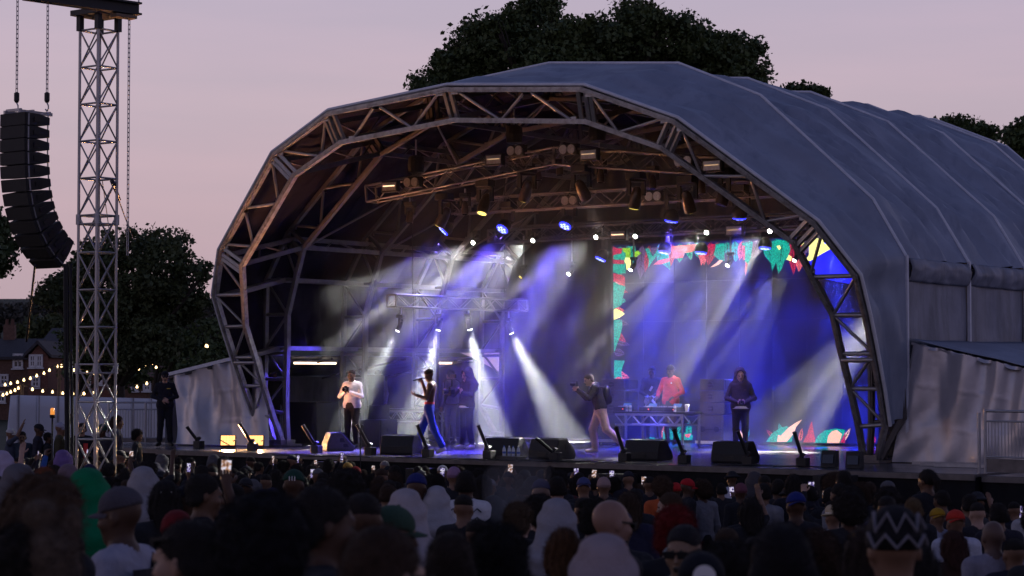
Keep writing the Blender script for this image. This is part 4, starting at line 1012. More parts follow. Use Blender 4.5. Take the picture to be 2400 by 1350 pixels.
p = onX(2030, 1060, 6.9); crate('side_fill', 6.75, 3.4, DECK, .8, .8, 1.1, 'lower black side fill speaker inside the near arch leg')
crate('side_fill', 6.95, 3.5, DECK+1.1, .6, .6, .95, 'upper black side fill speaker inside the near arch leg')
# keyboard and drum tables at the rear left: a truss framed table lit blue
def truss_table(name, label, p0, p1, depth, ztop, mat, legs):
    p0, p1 = Vector(p0), Vector(p1); t = thing(name, label, 'table', (p0.x, p0.y, DECK)); d = (p1-p0).normalized(); n = Vector((-d.y, d.x, 0))
    m = MB(); c = (p0+p1)/2+n*depth/2; L = (p1-p0).length
    m.box((c.x, c.y, ztop-.02), (L+.1, depth+.06, .04), Matrix.Rotation(math.atan2(d.y, d.x), 3, 'Z')); m.build('table_top', 'plastic', t)
    for off in (0, depth):
        a, b = p0+n*off, p1+n*off
        for zz in (ztop-.07, ztop-.30): strut(t, 'chord', (a.x, a.y, zz), (b.x, b.y, zz), .05, mat)
        k = max(3, round(L/.22))
        for j in range(k):
            z0, z1 = (ztop-.07, ztop-.30) if j % 2 == 0 else (ztop-.30, ztop-.07)
            u, v = a.lerp(b, j/k), a.lerp(b, (j+1)/k); strut(t, 'brace', (u.x, u.y, z0), (v.x, v.y, z1), .03, mat)
    for u in legs:
        for off in (0, depth):
            q = p0.lerp(p1, u)+n*off
            strut(t, 'leg', (q.x, q.y, DECK+.09), (q.x, q.y, ztop-.04), .065, mat)
            m = MB(); m.tube([(q.x-.02, q.y, DECK+.05), (q.x+.02, q.y, DECK+.05)], .05, 10); m.build('caster', 'plastic', t)
    return t
TBY = 4.05
a, b = onY(1442, 966, TBY), onY(1602, 966, TBY); DJZ = a.z
truss_table('deck_table', 'silver truss framed table carrying the music decks', (a.x, TBY, 0), (b.x, TBY, 0), .7, DJZ+.02, 'alu', (.16, .985))
DJ0, DJ1 = a, b
a2 = onY(868, 962, 4.6); b2 = onY(1005, 962, 4.6)
truss_table('keyboard_table', 'blue lit truss framed table behind the performer', (a2.x, 4.6, 0), (b2.x, 4.6, 0), .6, a2.z+.05, 'alu', (.04, .97))
# things on the decks table
def deckitem(name, px, py, label, cat, fn):
    p = onY(px, py, TBY+.3); p.z = DJZ+.022; t = thing(name, label, cat, p); fn(t, p); return t
def player(t, p):
    m = MB(); m.box((p.x, p.y, p.z+.05), (.32, .38, .1)); m.build('body', 'plastic', t, bevel=.01)
    m = MB(); m.lathe([(.11, 0), (.105, .02)], 20, (p.x, p.y-.04, p.z+.1)); m.build('jog_wheel', 'steel', t)
    m = MB(); m.box((p.x, p.y+.14, p.z+.13), (.2, .02, .1), Matrix.Rotation(R(-35), 3, 'X')); m.build('display', em('player display', (.15, .3, .8), .6), t)
    m = MB(); m.box((p.x+.1, p.y-.195, p.z+.05), (.02, .01, .02)); m.build('lamp', em('player lamp', (1, .1, .05), 4), t)
for j, px in enumerate((1462, 1522, 1580)): deckitem('music_player', px, 963, ['left', 'middle', 'right'][j]+' black music player on the decks table', 'player', player)
def mixer(t, p):
    m = MB(); m.box((p.x, p.y, p.z+.05), (.3, .36, .1)); m.build('body', 'plastic', t, bevel=.01)
    for k in range(12):
        m = MB(); m.lathe([(.012, 0), (.01, .025)], 8, (p.x-.1+.066*(k % 4), p.y-.05+.08*(k//4), p.z+.1)); m.build('knob', 'steel', t)
deckitem('mixer', 1552, 963, 'black knobbed mixer between the music players', 'mixer', mixer)
def can(t, p):
    m = MB(); m.lathe([(.026, 0), (.032, .01), (.032, .12), (.026, .135), (.024, .138)], 14, p); m.build('body', 'whiteplastic', t, auto=40)
    m = MB(); m.lathe([(.0325, .04), (.0325, .09)], 14, p); m.build('band', 'steel', t)
for j, px in enumerate((1482, 1490, 1594)): 
    q = deckitem('drink_can', px, 966, ['left white drink can of the pair on the decks table', 'right white drink can of the pair on the decks table', 'lone white can beside the paper cup on the decks table'][j], 'can', can); q.location.y -= .22
def cup(t, p):
    m = MB(); m.lathe([(.035, 0), (.048, .14), (.05, .145)], 16, p); m.build('body', 'whiteplastic', t, auto=40)
    m = MB(); m.lathe([(.052, .145), (.05, .16), (.04, .165)], 16, p); m.build('lid', 'whiteplastic', t, auto=40)
deckitem('paper_cup', 1610, 966, 'white paper cup at the end of the decks table', 'cup', cup)
# bottles on a small tray by the middle wedge
b = onZ(1198, 1079, DECK)
t = thing('bottle_tray', 'low black tray at the stage edge holding bottles', 'tray', b); m = MB(); m.box((b.x, b.y, DECK+.04), (.5, .3, .08)); m.build('tray', 'plastic', t, bevel=.01)
for j in range(4):
    q = Vector((b.x-.17+.11*j, b.y+.02*(j % 2), DECK+.08)); t = thing('water_bottle', ORD[j]+' small plastic water bottle from the left on the tray', 'bottle', q, 0, 'bottles on the tray')
    m = MB(); m.lathe([(.03, 0), (.034, .01), (.034, .11), (.028, .15), (.013, .18)], 12, q); m.build('body', pm('bottle plastic %d' % j, (.45, .5, .6), .15, 0, .1, 9, spec=.6), t, auto=50)
    m = MB(); m.lathe([(.015, .18), (.015, .2)], 10, q); m.build('cap', 'whiteplastic' if j % 2 else 'bluep', t)
    m = MB(); m.lathe([(.0345, .05), (.0345, .09)], 12, q); m.build('label_band', 'bluep', t)
# railings
def railing(name, a, b, label, h, nbar, posts, kick=.28):
    a, b = Vector(a), Vector(b); t = thing(name, label, 'railing', a); U = Vector((0, 0, 1))
    for z in (h, h-.17, kick): strut(t, 'rail', a+U*z, b+U*z, .048 if z == h else .034, 'steel')
    for k in range(posts+1):
        q = a.lerp(b, k/posts); strut(t, 'post', q, q+U*(h+.02), .055, 'steel')
    for k in range(1, nbar):
        q = a.lerp(b, k/nbar); strut(t, 'bar', q+U*kick, q+U*(h-.17), .018, 'steel')
    m = MB(); m.bar(a+U*(kick/2), b+U*(kick/2), .02, kick*.8); m.build('kick_board', 'alu_dark', t)
    return t
ra, rb = onZ(254, 1038, DECK), onZ(428, 1038, DECK)
railing('safety_railing', ra, rb, 'steel railing beside the security guard on the side platform', .98, 26, 2, .12)
r0 = onZ(2310, 1110, DECK)
railing('safety_railing', r0, r0+Vector((2.6, -.05, 0)), 'near steel railing at the end of the stage below the side tent', 1.05, 44, 2)
p = r0+Vector((-.12, .02, 0)); strut(None, 'rail_post', p, p+Vector((0, 0, 1.02)), .06, 'steel'); tag(bpy.context.scene.objects['rail_post'], 'single steel post next to the near railing end', 'post')
# ------------------------------------------------------------------ figures: smooth unions of limbs, meshed as one skin
def _rotfrom(zax, xhint):
    z = np.array(zax, float); z /= np.linalg.norm(z)
    x = np.array(xhint, float); x = x-z*(x@z); x /= np.linalg.norm(x)
    return np.stack([x, np.cross(z, x), z])            # rows: local axes
class Sdf:
    def __init__(s): s.p = []
    def cap(s, a, b, ra, rb, mat=0, k=.03):
        a, b = np.array(a, float), np.array(b, float); r = max(ra, rb)
        ba = b-a; L2 = max(1e-9, ba@ba)
        def f(P):
            pa = P-a; t = np.clip((pa@ba)/L2, 0, 1)
            return np.linalg.norm(pa-t[..., None]*ba, axis=-1)-(ra+(rb-ra)*t)
        s.p.append((np.minimum(a, b)-r, np.maximum(a, b)+r, f, mat, k)); return s
    def ell(s, c, r, mat=0, k=.03, rot=None):
        c, r = np.array(c, float), np.array(r, float); m = max(r)
        def f(P):
            q = P-c
            if rot is not None: q = q @ rot.T
            k0 = np.linalg.norm(q/r, axis=-1); k1 = np.linalg.norm(q/(r*r), axis=-1)
            return k0*(k0-1)/np.maximum(k1, 1e-6)
        s.p.append((c-m, c+m, f, mat, k)); return s
    def mesh(s, h, cut=None):
        lo = np.min([p[0] for p in s.p], 0)-3*h-.03; hi = np.max([p[1] for p in s.p], 0)+3*h+.03
        n = np.ceil((hi-lo)/h).astype(int)+1
        ax = [lo[i]+h*np.arange(n[i]) for i in range(3)]
        F = np.full(n, 1.0, np.float32)
        for a, b, f, mat, k in s.p:
            pad = 2*k+2*h
            i0 = np.maximum(0, ((a-pad-lo)/h).astype(int)); i1 = np.minimum(n, ((b+pad-lo)/h).astype(int)+2)
            sl = tuple(slice(i0[i], i1[i]) for i in range(3))
            G = np.stack(np.meshgrid(*[ax[i][sl[i]] for i in range(3)], indexing='ij'), -1)
            d = f(G).astype(np.float32); o = F[sl]
            hh = np.clip(.5+.5*(d-o)/k, 0, 1)
            F[sl] = d*(1-hh)+o*hh-k*hh*(1-hh)
        if cut is not None:
            G = np.stack(np.meshgrid(*ax, indexing='ij'), -1); F = cut(G, F)
        V, Q = surface_nets(F, lo, h)
        if not len(Q): return V, Q, np.zeros(0, int)
        C = V[Q].mean(1); best = np.full(len(C), 9.); mi = np.zeros(len(C), int)
        for a, b, f, mat, k in s.p:
            d = f(C); w = d < best; best[w] = d[w]; mi[w] = mat
        return V, Q, mi
def surface_nets(F, lo, h):
    s = F < 0; nx, ny, nz = F.shape
    c = [s[i:nx-1+i, j:ny-1+j, k:nz-1+k] for i in (0, 1) for j in (0, 1) for k in (0, 1)]
    cnt = sum(x.astype(np.int8) for x in c); act = (cnt > 0) & (cnt < 8)
    I, J, K = np.nonzero(act); N = len(I)
    idx = -np.ones(act.shape, int); idx[I, J, K] = np.arange(N)
    off = [(i, j, k) for i in (0, 1) for j in (0, 1) for k in (0, 1)]
    f = np.stack([F[I+o[0], J+o[1], K+o[2]] for o in off], 1)
    acc = np.zeros((N, 3)); num = np.zeros(N)
    for a in range(8):
        for b in range(a+1, 8):
            if sum(abs(off[a][q]-off[b][q]) for q in range(3)) != 1: continue
            x = (f[:, a] < 0) != (f[:, b] < 0); t = np.where(x, f[:, a]/np.where(x, f[:, a]-f[:, b], 1), 0)
            p = np.array(off[a])+t[:, None]*(np.array(off[b])-np.array(off[a])); acc += np.where(x[:, None], p, 0); num += x
    V = lo+h*(np.stack([I, J, K], 1)+acc/num[:, None])
    Q = []
    for axis in range(3):
        A = s; B = np.roll(s, -1, axis); x = A != B
        sl = [slice(1, -1)]*3; ii, jj, kk = np.nonzero(x[1:-1, 1:-1, 1:-1]); P = np.stack([ii, jj, kk], 1)+1
        u, v = [(1, 2), (2, 0), (0, 1)][axis]
        eu = np.zeros(3, int); eu[u] = 1; ev = np.zeros(3, int); ev[v] = 1
        g = lambda R_: idx[R_[:, 0], R_[:, 1], R_[:, 2]]
        q = np.stack([g(P-eu-ev), g(P-ev), g(P), g(P-eu)], 1)
        ins = A[P[:, 0], P[:, 1], P[:, 2]]
        q[~ins] = q[~ins][:, ::-1]; Q.append(q[(q >= 0).all(1)])
    return V, np.concatenate(Q)
def np_mesh(name, V, Q, mi, mats, extra=None):
    me = bpy.data.meshes.new(name); V = list(map(tuple, V)); Q = [tuple(q) for q in Q]; mi = list(mi)
    if extra:
        b = len(V); V += [tuple(v) for v in extra.v]; Q += [tuple(b+i for i in f) for f in extra.f]; mi += extra.mi
    me.from_pydata(V, [], Q)
    for m in mats: me.materials.append(M[m])
    me.polygons.foreach_set('material_index', [int(x) for x in mi])
    me.polygons.foreach_set('use_smooth', [True]*len(me.polygons)); me.update(); return me
PM = ['skin', 'top', 'legs', 'shoes', 'eye']
def vec(*a): return np.array(a, float)
def norm(v): v = np.array(v, float); return v/np.linalg.norm(v)
BASEJ = dict(pelvis=vec(0, 0, .96), chest=vec(0, .0, 1.30), neck=vec(0, .01, 1.49), head=vec(0, -.015, 1.635),
  shL=vec(.175, .01, 1.425), elL=vec(.225, .04, 1.15), haL=vec(.23, -.05, .91), shR=vec(-.175, .01, 1.425), elR=vec(-.225, .04, 1.15), haR=vec(-.23, -.05, .91),
  hipL=vec(.09, 0, .93), knL=vec(.10, -.02, .50), anL=vec(.105, .03, .09), toL=vec(.13, -.15, .035), hipR=vec(-.09, 0, .93), knR=vec(-.10, -.02, .50), anR=vec(-.105, .03, .09), toR=vec(-.13, -.15, .035))
def hand(ex, S, wrist, d, n, side, curl):
    """palm plus four fingers of unequal length and a thumb; d along the palm, n the palm's facing"""
    d = norm(d); n = np.array(n, float); n = norm(n-d*(n@d)); lat = np.cross(n, d)*side      # lat points to the thumb side
    pc = wrist+d*.048
    S.ell(pc, (.041, .05, .018), 0, .02, np.stack([lat, d, n]))
    for j, (o, ln) in enumerate(((.030, .072), (.010, .082), (-.010, .076), (-.029, .058))):
        p = wrist+d*.085+lat*o; dd = d.copy(); pts = [p-d*.02]; 
        for k in range(3):
            pts.append(p); a = curl*(.75 if k == 0 else 1.)
            dd = norm(dd*math.cos(a)+n*math.sin(a)); p = p+dd*ln*(.44, .32, .24)[k]
        pts.append(p); ex.tube(pts, [.009, .0095, .009, .008, .0065], 6, 0)
    p = wrist+d*.03+lat*.034; q = p+norm(lat*.75+d*.6+n*.25)*.035; r_ = q+norm(lat*.25+d*.8+n*(.3+.5*min(1, curl)))*.032
    ex.tube([wrist+d*.025+lat*.01, p, q, r_], [.014, .013, .011, .008], 6, 0)
def figure(name, J=None, face=(0, -1, 0), long_sleeve=True, bare=False, hoodie=False, girth=1., legr=1., h=.0135, hands=None, baggy=0., lean_head=None):
    j = {k: v.copy() for k, v in BASEJ.items()}
    for k, v in (J or {}).items(): j[k] = np.array(v, float)
    S = Sdf(); ex = MB(); top = 0 if bare else 1
    ax = norm(j['neck']-j['pelvis']); shx = j['shL']-j['shR']; Rt = _rotfrom(ax, shx)
    g = girth
    # legs
    for s in 'LR':
        hp, kn, an, to = j['hip'+s], j['kn'+s], j['an'+s], j['to'+s]
        S.cap(hp, kn, .092*legr, .064*legr+baggy*.5, 2, .05); S.cap(kn, an+norm(kn-an)*.05, .063*legr+baggy*.5, .047*legr+baggy, 2, .03)
        if baggy: S.ell(an+norm(kn-an)*.09, (.066+baggy*.5, .066+baggy*.5, .05), 2, .02)
        f_ = norm(to-an); S.cap(an+vec(0, 0, -.02), to, .047, .036, 3, .02); S.ell(an+vec(0, 0, -.035)-vec(f_[0], f_[1], 0)*.02, (.042, .048, .045), 3, .02)
        S.cap(an+vec(0, 0, -.045)+vec(f_[0], f_[1], 0)*.02, to+vec(0, 0, .0), .04, .032, 3, .015)
    S.ell(j['pelvis']+ax*.01, (.168*g, .122*g, .125), 2, .05, Rt)
    mid = (j['pelvis']+j['chest'])/2
    if bare:
        S.ell(mid+ax*.02, (.128*g, .092*g, .17), 0, .06, Rt); S.ell(j['chest']+ax*.03, (.158*g, .105*g, .16), 0, .05, Rt)
    else:
        lw = 1.16 if hoodie else 1.05
        S.ell(mid+ax*.0, (.160*g*lw, .118*g*lw, .20 if hoodie else .19), 1, .05, Rt); S.ell(j['chest']+ax*.02, (.172*g, .118*g, .175), 1, .05, Rt)
        S.cap(j['pelvis']+ax*.03-Rt[0]*.075*g, j['pelvis']+ax*.03+Rt[0]*.075*g, .105*g*lw, .105*g*lw, 1, .04)
    S.cap(j['shR']*.85+j['neck']*.15, j['shL']*.85+j['neck']*.15, .062, .062, top, .05)
    for s in 'LR': S.cap(j['neck']-ax*.02, j['sh'+s], .052, .055, top, .05)
    S.cap(j['neck']-ax*.05, j['head']-norm(j['head']-j['neck'])*.06, .058, .052, 0, .025)
    sc = 1.0 if bare else (1.22 if hoodie else 1.1)
    for s, sg in (('L', 1), ('R', -1)):
        sh, el, ha = j['sh'+s], j['el'+s], j['ha'+s]
        S.cap(sh, el, .054*sc, .043*sc, top, .03)
        fm = top if long_sleeve else 0
        S.cap(el, ha-norm(ha-el)*.01, .043*(sc if fm else 1), .031*(sc*1.05 if fm else 1), fm, .02)
        S.cap(ha-norm(ha-el)*.03, ha+norm(ha-el)*.02, .028, .027, 0, .01)
        hd = (hands or {}).get(s, {}); d = hd.get('d', ha-el); n = hd.get('n', vec(-sg, -.2, 0)); hand(ex, S, ha, d, n, hd.get('side', 1 if s == 'L' else 1)*hd.get('flip', 1), hd.get('curl', .35))
    # head
    fz = norm(j['head']-j['neck']) if lean_head is None else norm(lean_head)
    Rh = _rotfrom(fz, np.cross(np.array(face, float), fz))   # rows: x (to the figure's left), y (to the back), z up
    if Rh[1] @ np.array(face, float) > 0: Rh[0] *= -1; Rh[1] *= -1
    c = j['head']; L = lambda x, y, z: c+Rh[0]*x+Rh[1]*y+Rh[2]*z
    S.ell(L(0, .014, .028), (.076, .097, .09), 0, .03, Rh); S.ell(L(0, -.03, -.045), (.057, .066, .068), 0, .04, Rh)
    S.ell(L(0, -.068, -.092), (.03, .026, .024), 0, .03, Rh)
    S.cap(L(0, -.092, .012), L(0, -.112, -.024), .009, .0135, 0, .014)
    S.cap(L(-.036, -.08, .03), L(.036, -.08, .03), .013, .013, 0, .02)
    S.ell(L(0, -.096, -.058), (.024, .012, .009), 4, .006, Rh)
    for s in (-1, 1):
        S.ell(L(s*.079, .012, -.008), (.011, .02, .031), 0, .01, Rh); S.ell(L(s*.032, -.085, .008), (.014, .01, .007), 4, .004, Rh)
        S.cap(L(s*.018, -.096, .032), L(s*.048, -.086, .034), .005, .005, 4, .004)
        S.ell(L(s*.045, -.062, -.022), (.024, .024, .022), 0, .03, Rh)
    if hoodie != 'up' and hoodie: S.ell(j['neck']+vec(0, .07, .0), (.10, .06, .06), 1, .03)
    V, Q, mi = S.mesh(h)
    me = np_mesh(name, V, Q, mi, PM, ex)
    return me, c, Rh
# ---- headwear and hair, built once round a head at the origin (face towards -Y) and shared
def _noise(P, f): return (np.sin(P[..., 0]*f+1.3*np.sin(P[..., 1]*f*.8))*np.sin(P[..., 1]*f*1.1+np.sin(P[..., 2]*f*.9))*np.sin(P[..., 2]*f*1.2+1.1*np.sin(P[..., 0]*f*.7)))
def hairmesh(kind):
    S = Sdf(); ex = MB(); h = .011; mat = 'hair'; cut = None
    def front(G, F, y0=-.06, slope=.55, zc=.045):     # keep what is behind / above the hairline
        pl = -(G[..., 1]-y0+ (zc-G[..., 2])*-slope*-1)
        return np.maximum(F, np.where(G[..., 2] < zc+.03, (-G[..., 1]+y0+(.0-G[..., 2]+zc)*slope), -1))
    if kind == 'short':
        S.ell((0, .02, .034), (.083, .104, .094), 0, .02); S.cap((-.055, .05, -.03), (.055, .05, -.03), .045, .045, 0, .03)
        cut = lambda G, F: front(G, F+.0035*_noise(G, 70), -.062, .95, .06)
    elif kind == 'fade':
        S.ell((0, .016, .05), (.078, .1, .078), 0, .02); cut = lambda G, F: np.maximum(front(G, F+.003*_noise(G, 90), -.07, .9, .07), .02-G[..., 2])
    elif kind == 'afro':
        S.ell((0, .03, .055), (.135, .14, .125), 0, .03); S.ell((0, .06, -.02), (.115, .10, .09), 0, .05)
        cut = lambda G, F: front(G, F+.014*_noise(G, 55)+.008*_noise(G, 120), -.055, .8, .05)
    elif kind == 'curly':
        S.ell((0, .03, .045), (.108, .12, .11), 0, .03); S.cap((-.06, .06, -.05), (.06, .06, -.05), .06, .06, 0, .04)
        cut = lambda G, F: front(G, F+.010*_noise(G, 75)+.005*_noise(G, 150), -.06, .85, .05)
    elif kind == 'long':
        S.ell((0, .02, .036), (.086, .108, .096), 0, .02); S.cap((0, .055, .0), (0, .085, -.26), .085, .075, 0, .04)
        S.cap((-.06, .03, 0), (-.085, .06, -.24), .045, .04, 0, .03); S.cap((.06, .03, 0), (.085, .06, -.24), .045, .04, 0, .03)
        cut = lambda G, F: front(G, F+.006*np.sin(G[..., 0]*170+np.sin(G[..., 2]*25)*2), -.06, .8, .05)
    elif kind == 'bighair':
        S.ell((0, .03, .03), (.13, .14, .12), 0, .03); S.cap((0, .07, -.02), (0, .13, -.26), .13, .13, 0, .05); S.cap((-.08, .05, 0), (-.13, .09, -.22), .07, .07, 0, .04); S.cap((.08, .05, 0), (.13, .09, -.22), .07, .07, 0, .04)
        cut = lambda G, F: front(G, F+.012*_noise(G, 55)+.009*np.sin(G[..., 2]*60+G[..., 0]*90), -.045, .7, .04)
    elif kind == 'bun':
        S.ell((0, .02, .034), (.083, .104, .094), 0, .02); S.ell((.03, .05, .15), (.05, .05, .045), 0, .02); S.cap((-.05, .05, -.03), (.05, .05, -.03), .045, .045, 0, .03)
        S.ell((-.06, .03, .13), (.03, .03, .05), 0, .02)
        cut = lambda G, F: front(G, F+.006*_noise(G, 110), -.062, .95, .06)
    elif kind == 'ponytail':
        S.ell((0, .02, .034), (.083, .104, .094), 0, .02); S.cap((0, .12, .05), (0, .16, -.02), .03, .035, 0, .02); S.cap((0, .16, -.02), (0, .13, -.22), .036, .018, 0, .02)
        cut = lambda G, F: front(G, F+.003*np.sin(G[..., 0]*200), -.062, .95, .06)
    elif kind == 'hood':
        mat = 'knit'; h = .013
        S.ell((0, .025, .035), (.118, .138, .135), 0, .04); S.ell((0, .085, .115), (.055, .05, .05), 0, .07); S.cap((0, .04, -.01), (0, .055, -.22), .112, .195, 0, .06)
        S.cap((-.10, .02, -.2), (.10, .02, -.2), .10, .10, 0, .05)
        def cut(G, F):
            q = (G-np.array([0, -.12, -.01]))/np.array([.072, .12, .125]); o = (np.linalg.norm(q, axis=-1)-1)*.07
            q2 = G-np.array([0, .0, .0]); inner = (np.linalg.norm(q2/np.array([.095, .115, .115]), axis=-1)-1)*.09
            return np.maximum(F+.004*np.sin(G[..., 2]*60+G[..., 1]*30)+.003*_noise(G, 40), -np.minimum(o, inner+.0))
    elif kind == 'cap' or kind == 'backcap':
        mat = 'knit'; S.ell((0, .014, .048), (.088, .108, .092), 0, .02)
        cut = lambda G, F: np.maximum(F, .034-G[..., 2]+(G[..., 1]*.08))
        sg = -1 if kind == 'cap' else 1
        P = [];
        for i in range(9):
            a = (i/8-.5)*math.pi*.86
            for r_, dz in ((.085, .0), (.165 if kind == 'cap' else .15, -.012)):
                P.append((math.sin(a)*(.078 if r_ < .1 else .075), .014+sg*(math.cos(a)*r_*(1.05 if r_ < .1 else 1)+.012), .042+dz-.02*math.sin(a)**2))
        ex.add(P, [(2*i, 2*i+1, 2*i+3, 2*i+2) for i in range(8)]); b = len(ex.v)
        ex.add([(x, y, z-.006) for x, y, z in P], [(2*i+2, 2*i+3, 2*i+1, 2*i) for i in range(8)])
        ex.lathe([(.008, .138), (.007, .144)], 6)
    elif kind == 'beanie':
        mat = 'knit'; S.ell((0, .022, .05), (.09, .11, .1), 0, .02); S.ell((0, .022, .03), (.095, .114, .035), 0, .01)
        cut = lambda G, F: np.maximum(F+.002*np.sin(np.arctan2(G[..., 1], G[..., 0])*40), .002-G[..., 2]-G[..., 1]*.1)
    elif kind == 'bucket':
        mat = 'knit'; S.ell((0, .015, .06), (.09, .108, .085), 0, .02); S.ell((0, .015, .035), (.14, .155, .03), 0, .03)
        cut = lambda G, F: np.maximum(F, -(np.linalg.norm((G-np.array([0, .015, .0]))/np.array([.1, .12, .05]), axis=-1)-1)*.05)
    elif kind == 'fedora':
        mat = 'knit'; S.ell((0, .014, .075), (.085, .104, .085), 0, .02); S.ell((0, .014, .11), (.07, .085, .05), 0, .03); S.ell((0, .014, .042), (.135, .15, .016), 0, .015)
        cut = lambda G, F: np.maximum(F, -(np.linalg.norm((G-np.array([0, .014, .165]))/np.array([.03, .07, .03]), axis=-1)-1)*.03)
    V, Q, mi = S.mesh(h, cut)
    fz_ = dict(short=(2600, .014, .3), fade=(1800, .006, .2), afro=(5200, .028, .9), curly=(5200, .03, .9), long=(3600, .022, .35), bighair=(6500, .04, .8), bun=(3200, .03, .8), ponytail=(2600, .016, .4)).get(kind)
    if fz_:                                   # loose strands break the outline
        gg = np.random.default_rng(4); f = gg.choice(len(Q), fz_[0]); A = V[Q[f]]; ce = A.mean(1)
        nn = np.cross(A[:, 2]-A[:, 0], A[:, 3]-A[:, 1]); nn /= np.maximum(np.linalg.norm(nn, axis=1), 1e-9)[:, None]
        out_ = ce-np.array([0, .03, .0]); sg_ = np.sign((nn*out_).sum(1)); nn *= np.where(sg_ == 0, 1, sg_)[:, None]
        d_ = nn+gg.normal(size=nn.shape)*fz_[2]+np.array([0, .25, -.5 if kind in ('long', 'bighair', 'ponytail') else .1]); d_ /= np.linalg.norm(d_, axis=1)[:, None]
        ln = fz_[1]*(.4+gg.random(len(f)))[:, None]; sd = np.cross(d_, gg.normal(size=nn.shape)); sd /= np.linalg.norm(sd, axis=1)[:, None]
        j_ = gg.normal(size=nn.shape)*.004
        T = np.stack([ce+j_-sd*.0011, ce+j_+sd*.0011, ce+j_+d_*ln], 1).reshape(-1, 3)
        ex.add(list(T), [(3*i, 3*i+1, 3*i+2) for i in range(len(f))])
    return np_mesh('hair_'+kind, V, Q, mi, [mat], ex)
HAIR = {}
def add_hair(o, kind, colour, c, Rh, name=None, scale=1., tilt=0.):
    if kind not in HAIR: HAIR[kind] = hairmesh(kind)
    n = name or {'hood': 'hood', 'cap': 'cap', 'backcap': 'cap', 'beanie': 'beanie', 'bucket': 'bucket_hat', 'fedora': 'straw_hat'}.get(kind, 'hair')
    q = put(bpy.data.objects.new(n, HAIR[kind])); q.parent = o; q['hair_colour'] = tuple(colour)
    m = Matrix([list(Rh[0]), list(Rh[1]), list(Rh[2])]).transposed().to_4x4(); m.translation = Vector(c)
    q.matrix_local = m @ Matrix.Rotation(tilt, 4, 'X') @ Matrix.Scale(scale, 4); return q
def person(label, me, loc, facing, skin, top, legs=(.02, .02, .025), shoes=(.03, .03, .03), scale=1., group=None, sz=None):
    o = put(bpy.data.objects.new('person', me)); tag(o, label, 'person', group)
    f = Vector(facing); o.location = loc; o.rotation_euler = (0, 0, math.atan2(f.x, -f.y)); o.scale = (scale, scale, sz or scale)
    o['skin_tone'] = tuple(skin); o['top_colour'] = tuple(top); o['leg_colour'] = tuple(legs); o['shoe_colour'] = tuple(shoes); return o
SK = {'d': (.085, .045, .028), 'm': (.20, .11, .07), 'l': (.42, .26, .19), 'b': (.14, .075, .045)}
BLK = (.014, .014, .016); HB = (.018, .014, .012)
LEFT = -RT; TOCAM = -FWH
def face_mix(l, c): return LEFT*l+TOCAM*c
# ------------------------------------------------------------------ people on the stage
def prop_camera(label, person_o, lp, ld, s=1., name='photo_camera', big=False):
    """camera held by a person: lp, ld given in the person's own frame"""
    mw = person_o.matrix_basis; p = mw @ Vector(lp); d = (mw.to_3x3() @ Vector(ld)).normalized()
    t = thing(name, label, 'camera', p); rot = Matrix((d.cross(Vector((0, 0, 1))).normalized(), d, Vector((0, 0, 1)))).transposed()
    m = MB(); m.box((0, 0, 0), (.14*s, .07*s, .1*s), rot); m.box(Vector((0, 0, .055*s)), (.06*s, .06*s, .04*s), rot); m.build('body', 'plastic', t, local=True, bevel=.006)
    r2 = head_matrix(d); m = MB(); m.lathe([(.036*s, -.15*s), (.04*s, -.1*s), (.034*s, -.03*s)], 14, (0, 0, 0), r2); m.build('lens', 'plastic', t, local=True, auto=40)
    m = MB(); m.lathe([(.032*s, -.152*s), (.032*s, -.148*s)], 14, (0, 0, 0), r2); m.build('front_glass', 'lens', t, local=True)
    return t
# photographer in white
me, c, Rh = figure('photographer', dict(elL=(.27, -.08, 1.17), haL=(.055, -.26, 1.27), elR=(-.27, -.08, 1.17), haR=(-.055, -.26, 1.27), knL=(.11, -.08, .5), anL=(.08, .04, .09), toL=(.09, -.14, .035), anR=(-.15, .06, .09), toR=(-.19, -.1, .035), head=(0, -.03, 1.63)),
   girth=1.17, legr=1.12, hands={'L': dict(d=(-.6, -.3, .5), n=(-.6, -.3, -.4), curl=.8), 'R': dict(d=(.6, -.3, .5), n=(.6, -.3, -.4), curl=.8)}, lean_head=(0, -.06, 1))
o = person('man in white sweatshirt holding a camera at his chest', me, onZ(825, 1051), face_mix(.35, .9), SK['d'], (.74, .70, .72), (.022, .018, .016), (.012, .012, .014))
add_hair(o, 'fade', HB, c, Rh, 'hair', 1.02); prop_camera('black photo camera held by the man in white', o, (0, -.33, 1.33), (.1, -1, -.05))
# performer
me, c, Rh = figure('performer', dict(pelvis=(0, .0, .96), chest=(0, .05, 1.31), neck=(0, .05, 1.49), head=(0, -.01, 1.64), shL=(.165, .06, 1.42), shR=(-.165, .05, 1.42), elL=(.22, .0, 1.15), haL=(.16, -.24, 1.22), elR=(-.22, -.12, 1.22), haR=(-.05, -.17, 1.50),
   hipL=(.08, .0, .92), knL=(.10, .12, .52), anL=(.10, .33, .12), toL=(.12, .21, .035), hipR=(-.08, 0, .92), knR=(-.10, -.18, .54), anR=(-.10, -.30, .1), toR=(-.10, -.48, .035)),
   bare=True, long_sleeve=False, girth=.88, legr=1.1, baggy=.014, hands={'L': dict(d=(0, -.8, .35), n=(-.5, 0, .8), curl=.4), 'R': dict(d=(.25, -.5, .6), n=(.6, -.3, -.1), curl=1.0)})
po = person('shirtless performer in blue track trousers singing into a microphone', me, onZ(1006, 1062), face_mix(1, -.22), (.105, .055, .034), (.1, .1, .1), (.035, .065, .36), (.62, .60, .58))
add_hair(po, 'fade', HB, c, Rh, 'hair', 1.04)
